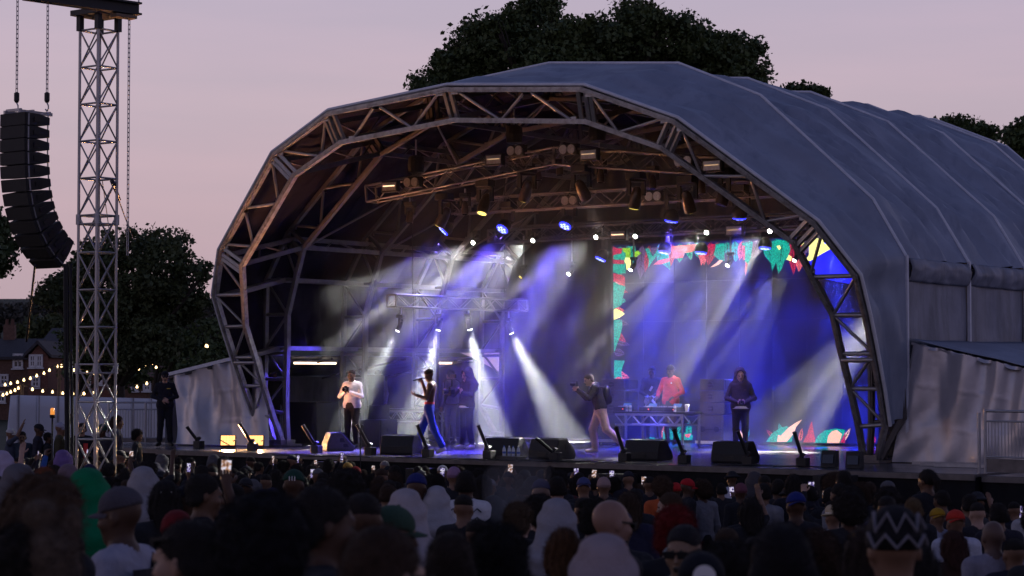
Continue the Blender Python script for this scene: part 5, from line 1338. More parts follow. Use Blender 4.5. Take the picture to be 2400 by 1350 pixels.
wb = MB(); wb.lathe([(.152, 1.035), (.150, 1.065), (.142, 1.08)], 20); w_ = wb.build('waistband', pm('red waistband', (.55, .03, .05), .7), po, local=True, auto=40); w_.scale = (.9, .72, 1)
st = MB()
for s in (-1, 1): st.tube([(s*.178, .0, .9), (s*.172, -.05 if s < 0 else .08, .68), (s*.168, -.18 if s < 0 else .14, .5)], .012, 5)
p = po.matrix_basis @ Vector((-.02, -.15, 1.575)); q = po.matrix_basis @ Vector((.01, -.36, 1.53)); t = thing('microphone', 'black microphone held to the performer\'s mouth', 'microphone', p)
m = MB(); m.tube([p, p.lerp(q, .12), p.lerp(q, .22), p.lerp(q, .28), q], [.02, .027, .024, .017, .013], 10); m.build('handle', 'plastic', t, auto=50)
m = MB(); m.lathe([(.012, -.02), (.026, -.005), (.026, .012), (.014, .026)], 10, p, head_matrix(q-p)); m.build('grille_ball', 'steel', t, auto=60)
# hooded gimbal operator
me, c, Rh = figure('operator', dict(elL=(.31, -.10, 1.20), haL=(.22, -.32, 1.26), elR=(-.28, -.16, 1.20), haR=(-.26, -.40, 1.24), anL=(.13, .05, .09), toL=(.17, -.12, .035), anR=(-.13, -.02, .09), toR=(-.19, -.17, .035)), hoodie='up', girth=1.08, legr=1.05, baggy=.01,
   hands={'L': dict(d=(0, -.3, .9), n=(-.9, -.2, 0), curl=1.0), 'R': dict(d=(0, -.3, .9), n=(.9, -.2, 0), curl=1.0)})
o = person('hooded man in black steadying a camera in a square gimbal frame', me, onZ(1094, 1053), face_mix(.75, .62), SK['l'], (.030, .022, .022), (.016, .014, .016), (.66, .62, .58))
add_hair(o, 'hood', (.035, .026, .026), c, Rh, scale=1.03)
hm = MB(); hm.lathe([(.205, .925), (.2, .965), (.18, .97)], 20); q_ = hm.build('shirt_hem', 'whiteplastic', o, local=True, auto=40); q_.scale = (1, .78, 1)
GB = [(-.27, -.41, 1.05), (-.27, -.41, 1.12), (-.27, -.42, 1.50), (-.22, -.42, 1.55), (.12, -.40, 1.55), (.2, -.36, 1.50), (.22, -.33, 1.22), (.18, -.35, 1.03), (.1, -.38, 1.0), (-.22, -.41, 1.0), (-.27, -.41, 1.05)]
g0 = o.matrix_basis @ Vector((0, -.4, 1.2)); t = thing('gimbal_rig', 'black square tube gimbal frame with camera, gripped by the hooded man', 'gimbal', g0)
m = MB(); m.tube([o.matrix_basis @ Vector(p) for p in GB], .013, 8); m.build('frame', 'plastic', t)
m = MB(); m.tube([o.matrix_basis @ Vector((-.02, -.41, 1.55)), o.matrix_basis @ Vector((-.02, -.41, 1.4)), o.matrix_basis @ Vector((-.1, -.41, 1.38)), o.matrix_basis @ Vector((-.1, -.41, 1.18))], .02, 7); m.build('arm', 'plastic', t)
m = MB(); m.box(o.matrix_basis @ Vector((-.02, -.44, 1.27)), (.13, .16, .12)); m.build('camera_body', 'plastic', t, bevel=.008)
m = MB(); m.box(o.matrix_basis @ Vector((0, -.38, 1.62)), (.14, .05, .09)); m.build('monitor', 'plastic', t, bevel=.006)
rr = head_matrix(o.matrix_basis.to_3x3() @ Vector((-.2, -1, 0))); m = MB(); m.lathe([(.05, -.12), (.055, -.05), (.045, .02)], 12, o.matrix_basis @ Vector((-.03, -.5, 1.28)), rr); m.build('lens', 'plastic', t, auto=40)
# walking photographer with rucksack
me, c, Rh = figure('walker', dict(pelvis=(0, .05, .95), chest=(0, -.03, 1.27), neck=(0, -.10, 1.44), head=(0, -.20, 1.545), shL=(.18, -.07, 1.37), shR=(-.18, -.07, 1.37), elL=(.24, -.22, 1.15), haL=(.05, -.44, 1.33), elR=(-.24, -.22, 1.15), haR=(-.06, -.46, 1.33),
   hipL=(.09, .05, .91), knL=(.11, .16, .50), anL=(.10, .50, .20), toL=(.10, .47, .04), hipR=(-.09, .05, .91), knR=(-.10, -.10, .50), anR=(-.10, -.04, .09), toR=(-.11, -.23, .035)), hoodie=True, legr=1.22, baggy=.02, girth=1.05,
   hands={'L': dict(d=(-.3, -.6, .5), n=(-.7, -.2, .2), curl=.9), 'R': dict(d=(.3, -.6, .5), n=(.7, -.2, .2), curl=.9)}, lean_head=(0, -.35, 1))
o = person('stooping photographer in beige cargo trousers walking with a rucksack', me, onZ(1402, 1061), face_mix(1, .12), SK['l'], (.018, .018, .024), (.50, .36, .27), (.64, .52, .46))
add_hair(o, 'short', (.05, .03, .018), c, Rh); prop_camera('photo camera at the walking photographer\'s face', o, (0, -.46, 1.45), (0, -1, 0), .9)
mw = o.matrix_basis; bp_ = mw @ Vector((0, .16, 1.2)); t = thing('rucksack', 'dark rucksack on the walking photographer\'s back', 'rucksack', bp_, o.rotation_euler.z)
S_ = Sdf(); S_.ell((0, .02, .02), (.15, .10, .22), 0, .03); S_.ell((0, .09, -.06), (.11, .06, .11), 0, .03); V, Q, mi = S_.mesh(.016)
k_ = put(bpy.data.objects.new('bag', np_mesh('bag', V, Q, mi, ['plastic']))); k_.parent = t
m = MB()
for s in (-1, 1): m.tube([(s*.1, .0, .18), (s*.12, -.16, .2), (s*.14, -.28, .1), (s*.14, -.22, -.08), (s*.1, -.04, -.14)], .02, 6)
m.build('straps', 'cable', t, local=True)
# hooded man with small camera
me, c, Rh = figure('hooded', dict(elL=(.29, -.02, 1.16), haL=(.07, -.26, 1.07), elR=(-.29, -.02, 1.16), haR=(-.07, -.26, 1.07)), hoodie='up', girth=1.1, legr=1.08, hands={'L': dict(d=(-.7, -.5, .1), n=(-.5, .2, .6), curl=.8), 'R': dict(d=(.7, -.5, .1), n=(.5, .2, .6), curl=.8)}, lean_head=(0, -.1, 1))
o = person('hooded man in black jacket looking at a small camera in his hands', me, onZ(1736, 1062), face_mix(.05, 1), SK['l'], (.028, .022, .022), (.015, .014, .016), (.02, .02, .02))
add_hair(o, 'hood', (.040, .030, .028), c, Rh, scale=1.02)
hm = MB(); hm.lathe([(.212, .94), (.205, .985), (.185, .99)], 20); q_ = hm.build('shirt_hem', 'whiteplastic', o, local=True, auto=40); q_.scale = (1, .78, 1)
lg = MB(); lg.box((.09, -.142, 1.335), (.05, .006, .014)); lg.build('chest_logo', em('glowing print', (.5, .1, .1), .15), o, local=True)  # print given a faint red glow of its own
prop_camera('small black camera in the hooded man\'s hands', o, (0, -.33, 1.06), (0, -.9, .2), .8)
# disc jockey and companion behind the table
me, c, Rh = figure('dj', dict(elL=(.30, .0, 1.17), haL=(.20, -.24, 1.06), elR=(-.27, -.06, 1.16), haR=(-.17, -.30, 1.06)), hoodie=True, girth=1.04, hands={'L': dict(d=(-.2, -.8, -.3), n=(0, 0, -1), curl=.4), 'R': dict(d=(.1, -.8, -.3), n=(0, 0, -1), curl=.4)}, lean_head=(0, -.12, 1))
djp = onY(1572, 1000, TBY+1.05); djp.z = DECK+.05
o = person('man in bright red hoodie and dark cap at the music decks', me, djp, face_mix(.55, .85), SK['d'], (.62, .035, .05), (.10, .075, .07), (.05, .05, .06), scale=1.03)
add_hair(o, 'backcap', (.014, .014, .03), c, Rh)
lg = MB(); lg.prism([Vector((.07, -.138, 1.36)), Vector((.11, -.138, 1.36)), Vector((.09, -.138, 1.395))], (0, .006, 0)); lg.build('chest_logo', 'whiteplastic', o, local=True)
me, c, Rh = figure('companion', dict(elL=(.24, -.06, 1.16), haL=(.07, -.24, 1.08), elR=(-.24, -.06, 1.16), haR=(-.07, -.24, 1.06)), girth=1.02, hands={'L': dict(d=(-.4, -.6, -.4), n=(-.5, 0, -.5), curl=.7), 'R': dict(d=(.4, -.6, -.4), n=(.5, 0, -.5), curl=.7)})
cp = onY(1528, 1000, TBY+1.9); cp.z = DECK+.05
o = person('man in black shirt with white print standing behind the decks', me, cp, face_mix(.2, 1), SK['d'], (.016, .014, .02), (.06, .065, .09), (.3, .3, .3), scale=1.02)
add_hair(o, 'fade', HB, c, Rh)
lg = MB(); lg.box((.0, -.137, 1.25), (.05, .006, .12), Matrix.Rotation(.5, 3, 'Y')); lg.build('shirt_print', 'whiteplastic', o, local=True)
hk = MB(); hk.grid(lambda u, v: (-.13+.26*u+.02*math.sin(v*9), -.26-.03*math.sin(u*12), 1.08-.24*v*(.4+.6*abs(u-.5)*2)), 10, 8); hk.smooth = True; hk.build('cloth', 'whiteplastic', o, local=True, thick=.008)
# figures in the shade further back
stand_me, stand_c, stand_R = figure('stander', dict(), hoodie=True, h=.015)
for lb, x, Y, fc, sk, tp, lgc, hr, hc in (
  ('pale clad technician standing in smoke behind the hooded gimbal operator', 1056, 3.4, face_mix(.6, -.6), SK['m'], (.09, .08, .10), (.09, .08, .095), 'short', HB),
  ('technician in pale shirt behind the blue lit table', 886, 6.2, face_mix(.3, .9), SK['m'], (.34, .32, .34), (.03, .03, .03), 'cap', (.05, .05, .06)),
  ('stagehand in black hidden in the dark by the left arch leg', 640, 3.0, face_mix(-.2, 1), SK['d'], (.02, .02, .025), (.02, .02, .02), 'short', HB)):
    p = onY(x, 1000, Y); p.z = DECK; o = person(lb, stand_me, p, fc, sk, tp, lgc); add_hair(o, hr, hc, stand_c, stand_R)
# security guard
me, c, Rh = figure('guard', dict(elL=(.28, .02, 1.17), haL=(.07, -.20, 1.10), elR=(-.28, .02, 1.17), haR=(-.05, -.21, 1.08), anL=(.13, .02, .09), toL=(.18, -.14, .035), anR=(-.13, .02, .09), toR=(-.18, -.14, .035)), girth=1.1, legr=1.08, baggy=.012, hands={'L': dict(d=(-.8, -.3, -.1), n=(-.2, .6, -.3), curl=.6), 'R': dict(d=(.8, -.3, -.1), n=(.2, .6, -.3), curl=.6)})
o = person('security guard in black cap and uniform with hands clasped on the side platform', me, onZ(386, 1046), face_mix(-.15, 1), SK['l'], (.014, .015, .022), (.012, .013, .02), (.01, .01, .01), scale=.98)
add_hair(o, 'cap', (.012, .012, .018), c, Rh)
lg = MB(); lg.box((.085, -.142, 1.36), (.09, .006, .018)); lg.build('name_badge', pm('yellow badge', (.5, .4, .05), .6), o, local=True)
# ------------------------------------------------------------------ trees
def leaf_cloud(centers, radii, n_clump, per, clump_r, leaf, seed, flat=.85, shell=.55):
    g = np.random.default_rng(seed); C = np.array([list(c) for c in centers]); Rr = np.array(radii)
    w = Rr**2.0; w = w/w.sum()
    which = g.choice(len(C), n_clump, p=w)
    d = g.normal(size=(n_clump, 3)); d /= np.linalg.norm(d, axis=1)[:, None]
    rad = (shell+(1-shell)*g.random(n_clump)**.5)*(.74+.5*g.random(n_clump)**1.6)
    rad = np.where(g.random(n_clump) < .13, rad*1.22, rad)
    cc = C[which]+d*(Rr[which]*rad)[:, None]*np.array([1, 1, flat])
    cs = clump_r*(.4+1.15*g.random(n_clump)**1.3)
    q = g.normal(size=(n_clump*per, 3)); q /= np.linalg.norm(q, axis=1)[:, None]
    pos = np.repeat(cc, per, 0)+q*(g.random(n_clump*per)**.45)[:, None]*np.repeat(cs, per)[:, None]*np.array([1, 1, .68])
    N = len(pos); u = g.normal(size=(N, 3)); u /= np.linalg.norm(u, axis=1)[:, None]; v = np.cross(u, g.normal(size=(N, 3))); v /= np.linalg.norm(v, axis=1)[:, None]
    s = leaf*(.5+1.2*g.random(N)**2)[:, None]
    # five pointed-ish leaf: kite of four corners
    V = np.stack([pos-u*s, pos+v*s*.62, pos+u*s*.9, pos-v*s*.62], 1).reshape(-1, 3)
    return V, cc
def leaf_mesh(name, V, mat):
    n = len(V)//4; me = bpy.data.meshes.new(name)
    me.vertices.add(len(V)); me.vertices.foreach_set('co', V.astype(np.float32).ravel())
    me.loops.add(4*n); me.loops.foreach_set('vertex_index', np.arange(4*n, dtype=np.int32))
    me.polygons.add(n); me.polygons.foreach_set('loop_start', np.arange(0, 4*n, 4, dtype=np.int32)); 
    me.materials.append(M[mat]); me.update(calc_edges=True); me.validate(); return me
def tree(label, D, trunk_px, lobes, n_clump, per, clump_r, leaf, mat, seed, group=None, name='tree', dj=1.5, zbase=None):
    sc = FPX/D; g = random.Random(seed)
    base = atD(trunk_px[0], trunk_px[1], D); base.z = ground_z(base.x, base.y) if zbase is None else zbase
    t = thing(name, label, 'tree', base, 0, group)
    cs, rs = [], []
    for (x, y, r) in lobes:
        p = atD(x, y, D+g.uniform(-dj, dj)); cs.append(p); rs.append(r/sc)
    V, cc = leaf_cloud(cs, rs, n_clump, per, clump_r, leaf, seed)
    V = V-np.array(base)
    o = put(bpy.data.objects.new('crown', leaf_mesh('crown', V, mat))); o.parent = t
    mid = sum((c for c in cs), Vector())/len(cs)
    m = MB(); h0 = min(c.z for c in cs); fork = Vector((base.x, base.y, base.z+(mid.z-base.z)*.5))
    tr = max(rs)*.13+.1
    m.tube([base, base.lerp(fork, .5)+Vector((.1, 0, 0)), fork], [tr*1.25, tr, tr*.85], 9); m.build('trunk', 'bark', t, smooth=True)
    for c, r in zip(cs, rs):
        m = MB(); k = fork.lerp(c, .5)+Vector((g.uniform(-.3, .3), g.uniform(-.3, .3), .25*r))
        m.tube([fork-Vector((0, 0, .3)), k, c, c+Vector((g.uniform(-.4, .4)*r, 0, r*.5))], [tr*.5, tr*.34, tr*.2, .02], 6); 
        for _ in range(4):
            e = c+Vector((g.uniform(-.8, .8)*r, g.uniform(-.8, .8)*r, g.uniform(-.3, .7)*r)); m.tube([k.lerp(c, g.uniform(.3, 1)), e], [tr*.14, .015], 5)
        m.build('limb', 'bark', t, smooth=True)
    return t
tree('great dark maple tree rising behind the stage roof', 78, (1400, 700),
     [(1000, 215, 42), (1075, 160, 66), (1130, 110, 72), (1190, 90, 60), (1265, 70, 70), (1330, 100, 70), (1400, 95, 62), (1470, 110, 70), (1500, 58, 58), (1575, 95, 66), (1640, 120, 58), (1690, 130, 52), (1735, 130, 46), (1740, 195, 66), (1150, 220, 90), (1300, 190, 120), (1450, 200, 120), (1600, 200, 110), (1200, 34, 20), (1240, 18, 24), (1290, 14, 22), (1160, 56, 22), (1110, 76, 24), (1492, 14, 20), (1470, 42, 24), (1545, 48, 26), (1350, 60, 20), (1640, 84, 26), (1712, 104, 24), (1762, 116, 20), (1792, 182, 20), (1020, 172, 22), (984, 206, 18), (1072, 112, 20)],
     2100, 60, .42, .085, 'leaf', 3)
tree('loose limbed green tree between the tower and stage', 70, (277, 930),
     [(300, 600, 44), (345, 585, 40), (395, 580, 42), (440, 640, 46), (380, 650, 62), (320, 670, 60), (250, 610, 42), (215, 590, 34), (150, 680, 42), (195, 700, 46), (455, 700, 40), (410, 720, 56), (300, 740, 66), (240, 760, 56), (360, 790, 60), (290, 820, 60), (480, 640, 22), (118, 690, 28), (150, 662, 30), (182, 645, 34), (212, 632, 40), (168, 722, 36), (215, 730, 44), (130, 716, 26), (300, 552, 20), (370, 548, 20), (415, 560, 20), (250, 560, 20)],
     900, 44, .36, .075, 'leaf2', 8)
tree('dark tree cut off at the left edge behind the speaker line', 66, (-40, 900), [(-25, 535, 34), (0, 580, 26), (-10, 620, 26), (-60, 590, 50), (-70, 660, 40)], 330, 52, .4, .08, 'leaf', 12)
for j, (lb, D, tx, lob, n, cr_, mt) in enumerate((
  ('small round treetop peeping over the roof ridge', 84, (1880, 700), [(1858, 222, 26), (1890, 226, 26), (1915, 222, 18), (1870, 262, 40)], 190, .42, 'leaf'),
  ('treetop showing above the receding roof at the right', 88, (2260, 800), [(2225, 305, 28), (2265, 312, 30), (2308, 325, 28), (2270, 360, 50)], 240, .45, 'leaf'),
  ('tall tree at the right picture edge above the roof', 84, (2420, 800), [(2400, 320, 34), (2425, 370, 50), (2395, 385, 28), (2375, 365, 18)], 260, .45, 'leaf'))):
    tree(lb, D, tx, lob, n, 56, cr_, .09, mt, 30+j, 'treetops beyond the roof')
# ------------------------------------------------------------------ wooded hillside behind the houses: trees one can tell apart
HT = [('far round tree on the hill crest at the left edge', 205, [(15, 740, 26), (40, 735, 20), (-10, 750, 30)], 'leaf3'), ('far bushy hill tree behind the loose limbed tree', 215, [(95, 715, 26), (125, 700, 30), (80, 740, 30), (130, 735, 30)], 'leaf3'),
      ('olive hedge tree above the brick houses', 190, [(90, 775, 26), (130, 765, 28), (165, 775, 24), (60, 785, 20)], 'leaf2'), ('far tree on the slope right of the loose limbed tree', 200, [(450, 735, 30), (490, 735, 26), (515, 745, 30)], 'leaf3'),
      ('dark broad tree behind the silver tarpaulin', 120, [(360, 810, 50), (430, 800, 55), (500, 800, 55), (545, 830, 50), (470, 850, 55), (400, 860, 45)], 'leaf'), ('dark low tree behind the tower base', 125, [(180, 800, 40), (215, 820, 44), (250, 830, 50), (190, 860, 40), (300, 870, 44)], 'leaf'),
      ('dim hill tree left of the stage arch', 180, [(420, 770, 34), (380, 760, 26), (530, 770, 34)], 'leaf3')]
for j, (lb, D, lob, mt) in enumerate(HT):
    tree(lb, D, (lob[0][0], 900), lob, 260, 40, .7 if D > 150 else .65, .2 if D > 150 else .13, mt, 60+j, 'trees on the hillside', dj=3)
# ------------------------------------------------------------------ brick houses beyond the field
HR = Matrix.Rotation(YAW, 3, 'Z')
def house(label, D, x0, x1, ywall, yridge, mat, rmat, gable, wins, chim=(), depth=8., group='brick houses'):
    sc = FPX/D; a = atD(x0, 900, D); b = atD(x1, 900, D); c = (a+b)/2; z0 = ground_z(c.x, c.y)-.3
    zw = atD((x0+x1)/2, ywall, D).z; zr = atD((x0+x1)/2, yridge, D).z; W = (b-a).length
    t = thing('brick_house', label, 'house', (c.x, c.y, z0), YAW, group); H = zw-z0; Hr = zr-z0
    m = MB(); m.box((0, depth/2, H/2), (W, depth, H)); w_ = m.build('wall', mat, t, local=True)
    m = MB(); ov = .3
    if gable:
        P = [Vector((-W/2-ov, -ov, H-.1)), Vector((0, -ov, Hr)), Vector((W/2+ov, -ov, H-.1)), Vector((W/2+ov, -ov, H+.1)), Vector((0, -ov, Hr+.25)), Vector((-W/2-ov, -ov, H+.1))]
        m.prism(P, (0, depth+2*ov, 0)); g2 = MB(); g2.prism([Vector((-W/2, .02, H-.02)), Vector((W/2, .02, H-.02)), Vector((0, .02, Hr-.05))], (0, .2, 0)); g2.build('gable', mat, t, local=True)
    else:
        P = [Vector((-W/2-ov, -ov, H-.15)), Vector((-W/2-ov, depth/2, Hr)), Vector((-W/2-ov, depth+ov, H-.15)), Vector((-W/2-ov, depth+ov, H+.05)), Vector((-W/2-ov, depth/2, Hr+.2)), Vector((-W/2-ov, -ov, H+.05))]
        m.prism(P, (W+2*ov, 0, 0))
    rf = m.build('roof', rmat, t, local=True)
    for cx in chim:
        m = MB(); m.box((cx*W, depth/2, Hr+.4), (.8, .6, 1.6)); m.build('chimney', mat, rf, local=True)
        for q in (-1, 1):
            m = MB(); m.lathe([(.13, 0), (.11, .4)], 8, (cx*W+.2*q, depth/2, Hr+1.2)); m.build('chimney_pot', 'tile', rf, local=True)
    for (wx, wy, ww, wh, lit) in wins:
        p = atD(wx, wy, D); lx = (wx-(x0+x1)/2)/sc; lz = p.z-z0; w, h = ww/sc, wh/sc
        e = put(bpy.data.objects.new('window', None)); e.parent = t; e.location = (lx, -.05, lz)
        m = MB()
        for s in (-1, 1): m.bar((s*w/2, 0, -h/2), (s*w/2, 0, h/2), .14, .12, upv=(0, 1, 0)); m.bar((-w/2-.07, 0, s*h/2), (w/2+.07, 0, s*h/2), .12, .14)
        m.bar((0, 0, -h/2), (0, 0, h/2), .07, .08, upv=(0, 1, 0)); m.bar((-w/2, 0, 0), (w/2, 0, 0), .08, .07)
        m.build('frame', 'paint', e, local=True)
        for sx_ in (-1, 1):
            for sz_ in (-1, 1):
                m = MB(); m.box((sx_*w/4, .03, sz_*h/4), (w/2-.08, .02, h/2-.08)); m.build('pane', em('lit room', (1, .6, .28), 1.6) if lit else 'glass', e, local=True)
        m = MB(); m.box((0, -.08, -h/2-.12), (w+.3, .2, .08)); m.build('sill', 'paint', e, local=True)
    return t
house('brown brick house with a white dormer window at the left edge', 150, -60, 66, 838, 798, 'brick', 'slate', False, [(42, 846, 20, 30, 0), (10, 890, 16, 22, 0), (4, 930, 16, 22, 0)], (-.1,))
house('gabled brick house with paired white windows', 146, 66, 112, 835, 806, 'brick2', 'slate', True, [(76, 846, 12, 26, 0), (92, 846, 12, 26, 0), (84, 895, 16, 22, 0)])
house('tall slate roofed house with two warmly lit windows', 165, 104, 190, 806, 772, 'brick', 'slate', False, [(130, 815, 18, 14, 0), (124, 838, 10, 7, 1), (138, 838, 10, 7, 1), (165, 850, 14, 16, 0)], (.3,))
house('half hidden brick house behind the lattice tower', 140, 186, 262, 868, 842, 'brick2', 'slate', False, [(205, 890, 12, 18, 0), (232, 890, 12, 18, 0)])
house('half hidden brick house beyond the railing', 138, 292, 392, 884, 856, 'brick', 'tile', False, [(315, 905, 14, 18, 0), (345, 905, 14, 18, 0), (372, 905, 14, 18, 0)], (.2,))
house('far hill house with a clay roof', 230, 40, 100, 764, 742, 'brick2', 'tile', False, [(60, 776, 8, 8, 0), (85, 776, 8, 8, 0)])
house('second far hill house with a clay roof', 236, 102, 140, 760, 744, 'brick2', 'tile', True, [(118, 772, 8, 8, 0)])
# ------------------------------------------------------------------ white hoarding, festoon lights
a, b = atD(40, 926, 57), atD(432, 936, 62); zb = .2
t = thing('white_hoarding', 'long white sheeted hoarding behind the railing and tower', 'hoarding', (a.x, a.y, 0))
n = 9
for k in range(n):
    p, q = a.lerp(b, k/n), a.lerp(b, (k+1)/n)
    m = MB(); m.grid(lambda u, v: (p.lerp(q, .004+u*.992).x+.02*mnoise.noise(Vector((k*3+u*3, v*3, 0))), p.lerp(q, u).y+.03*mnoise.noise(Vector((k*3+u*2.5, v*2, 5))), zb+(p.lerp(q, u).z-zb)*v), 8, 8); m.smooth = True
    m.build('sheet', 'white', t, thick=.01)
for k in range(n+1):
    p = a.lerp(b, k/n); strut(t, 'post', (p.x, p.y+.06, 0), (p.x, p.y+.06, p.z), .06, 'steel')
p = atD(4, 1030, 54.5)
m = MB(); m.grid(lambda u, v: (a.x+(p.x-a.x)*u*(1-.55*v), a.y+(p.y-a.y)*u*(1-.55*v), zb+(a.z-zb)*v), 6, 6); m.smooth = True; m.build('end_sheet', 'white', t, thick=.01)
BULB = em('warm festoon bulb', (1, .66, .30), 5)
FS = [[(12, 902), (25, 899), (41, 896), (56, 891), (71, 887), (86, 881), (103, 875), (116, 868), (136, 859), (144, 858)], [(-8, 931), (7, 926), (16, 923), (25, 919), (35, 915), (43, 910), (52, 907)],
      [(52, 907), (76, 913), (100, 917), (123, 919), (147, 922), (171, 923), (197, 923), (219, 922), (269, 917), (321, 907), (344, 899)], [(144, 858), (173, 868), (189, 871), (204, 874), (222, 876), (237, 877), (252, 877), (303, 868), (325, 865), (341, 859), (357, 852), (366, 861)], [(394, 904), (395, 909)], [(483, 811), (486, 812)]]
FN = ['rising string of warm bulbs up to the festoon pole at the left', 'lowest short string of warm bulbs at the left edge', 'long sagging string of warm bulbs above the white hoarding', 'string of warm bulbs running from the pole behind the tower', 'pair of warm bulbs beside the guard\'s head', 'lone warm bulbs glowing in the dark trees above the tarpaulin']
for F_, lb in zip(FS, FN):
    D = 76; pts = [atD(x, y, D) for x, y in F_]; t = thing('festoon_lights', lb, 'festoon lights', pts[0], 0, 'festoon bulb strings')
    m = MB(); m.tube([p+Vector((0, 0, .1)) for p in pts], .012, 4); m.build('wire', 'cable', t)
    for p in pts:
        m = MB(); m.lathe([(.012, .07), (.024, .04), (.044, 0), (.036, -.032), (.01, -.045)], 8, p); m.build('bulb', BULB, t, smooth=True)
        m = MB(); m.lathe([(.02, .08), (.02, .13)], 6, p); m.build('socket', 'plastic', t)
for x, y, lb in ((139, 857, 'tall timber pole carrying the festoon strings'), (52, 905, 'short timber pole carrying the lower festoon strings')):
    p = atD(x, y, 76); t_ = MB(); t_.tube([(p.x, p.y, 0), (p.x, p.y, p.z+.1)], [.07, .05], 8); t_.bar((p.x-.25, p.y, p.z), (p.x+.25, p.y, p.z), .05); tag(t_.build('festoon_pole', 'wood'), lb, 'pole')
# low deck where people watch from, left of the tower, and the amber beacon
vp = atD(170, 1000, 45)
m = MB(); m.box((vp.x, vp.y, .28), (9, 4.5, .56), Matrix.Rotation(YAW, 3, 'Z')); tag(m.build('viewing_deck', 'skirt'), 'low black viewing deck behind the lattice tower', 'platform')
p = atD(123, 966, 43); t = thing('beacon', 'amber warning beacon on a thin pole among the watchers', 'beacon', (p.x, p.y, 0))
m = MB(); m.tube([(p.x, p.y, 0), (p.x, p.y, p.z-.12)], .02, 6); m.build('pole', 'blacksteel', t)
m = MB(); m.lathe([(.05, -.12), (.06, -.06), (.05, -.05)], 10, p); m.build('base', 'plastic', t)
m = MB(); m.lathe([(.045, -.05), (.045, .06), (.03, .085)], 10, p); m.build('lens', em('amber beacon', (1, .35, .06), .9), t, smooth=True)
# ------------------------------------------------------------------ the crowd
crowd_me = {}
crowd_me['plain'] = figure('crowd_plain', dict(), h=.0135)
crowd_me['hoodie'] = figure('crowd_hoodie', dict(elL=(.27, -.02, 1.16), haL=(.1, -.2, 1.08), elR=(-.27, -.02, 1.16), haR=(-.1, -.2, 1.08)), hoodie='up', girth=1.1, h=.014)
crowd_me['tee'] = figure('crowd_tee', dict(), long_sleeve=False, girth=1.04, h=.0135)
PH = {'phone': ((-.20, -.26, 1.86), dict(elR=(-.30, -.20, 1.50), haR=(-.215, -.22, 1.75), shR=(-.185, 0, 1.45))), 'phone2': ((-.02, -.36, 1.80), dict(elR=(-.24, -.26, 1.42), haR=(-.10, -.34, 1.69), elL=(.22, -.26, 1.42), haL=(.06, -.34, 1.69))),
      'phonelow': ((-.30, -.34, 1.60), dict(elR=(-.34, -.12, 1.26), haR=(-.32, -.30, 1.49)))}
for k, (pp, J) in PH.items():
    hd = {'R': dict(d=(.12, -.25, .95), n=(.25, -1, 0) if k != 'phone2' else (.9, -.4, 0), curl=.55)}
    if k == 'phone2': hd['L'] = dict(d=(-.12, -.2, .95), n=(-.9, -.4, 0), curl=.55)
    crowd_me[k] = figure('crowd_'+k, J, h=.0135, hands=hd, long_sleeve=(k != 'phone'))
crowd_me['point'] = figure('crowd_point', dict(elR=(-.30, -.16, 1.58), haR=(-.24, -.28, 1.84), shR=(-.185, 0, 1.46)), h=.0135, long_sleeve=False, hands={'R': dict(d=(.1, -.3, .95), n=(.3, -1, 0), curl=.15)})
crowd_me['fist'] = figure('crowd_fist', dict(elL=(.32, -.12, 1.58), haL=(.30, -.2, 1.86), shL=(.185, 0, 1.46)), h=.0135, hands={'L': dict(d=(0, -.2, 1), n=(-.3, -1, 0), curl=1.1)})
HW = dict(short=.17, fade=.166, afro=.27, curly=.22, long=.19, bighair=.28, bun=.172, ponytail=.17, hood=.24, cap=.178, backcap=.178, beanie=.19, bucket=.28, fedora=.27, bald=.156)
HTOP = dict(short=.125, fade=.128, afro=.178, curly=.153, long=.13, bighair=.15, bun=.19, ponytail=.125, hood=.175, cap=.142, backcap=.142, beanie=.148, bucket=.142, fedora=.155, bald=.118)
STAGE_AIM = Vector((-1.0, 1.0, 0)); CROWD = []; placed = []
def facing_of(p, f):
    s = (STAGE_AIM-Vector((p.x, p.y, 0))).normalized()
    if f == 'S': return s
    if f == 'L': return (LEFT*1.0+s*.35).normalized()
    if f == 'R': return (RT*1.0+s*.35).normalized()
    if f == 'C': return (TOCAM+LEFT*.45).normalized()
    if f == 'CR': return (TOCAM+RT*.2).normalized()
    return s
def spectator(label, x, ytop, w, hair, hc, top, skin='m', face='S', pose=None, group=None, D=None, legs=(.015, .015, .02), ground=None, yaw=0.):
    D = D or FPX*HW[hair]/w
    P = atD(x, ytop, D); gz = ground_z(P.x, P.y) if ground is None else ground
    pose = pose or ('hoodie' if hair == 'hood' else 'plain')
    me, c, Rh = crowd_me[pose]; tl = c[2]+HTOP[hair]
    s = max(.86, min(1.16, (P.z-gz)/tl))
    loc = Vector((P.x, P.y, gz if abs((P.z-gz)/tl-s) < .001 else P.z-tl*s))
    f = facing_of(P, face); f = Matrix.Rotation(yaw, 3, 'Z') @ f
    sxy = D*w/FPX/HW[hair] if D is None else max(.92, min(1.12, s))
    o = person(label, me, loc, f, tuple(.9*v for v in (SK[skin] if isinstance(skin, str) else skin)), top, legs, scale=sxy, group=group, sz=s)
    if hair != 'bald': add_hair(o, hair, hc, c, Rh)
    CROWD.append((x, ytop, HW[hair]*FPX/D, D)); return o, c, Rh
DK = (.02, .02, .024); BR = (.045, .026, .015); GR_ = (.05, .05, .055)
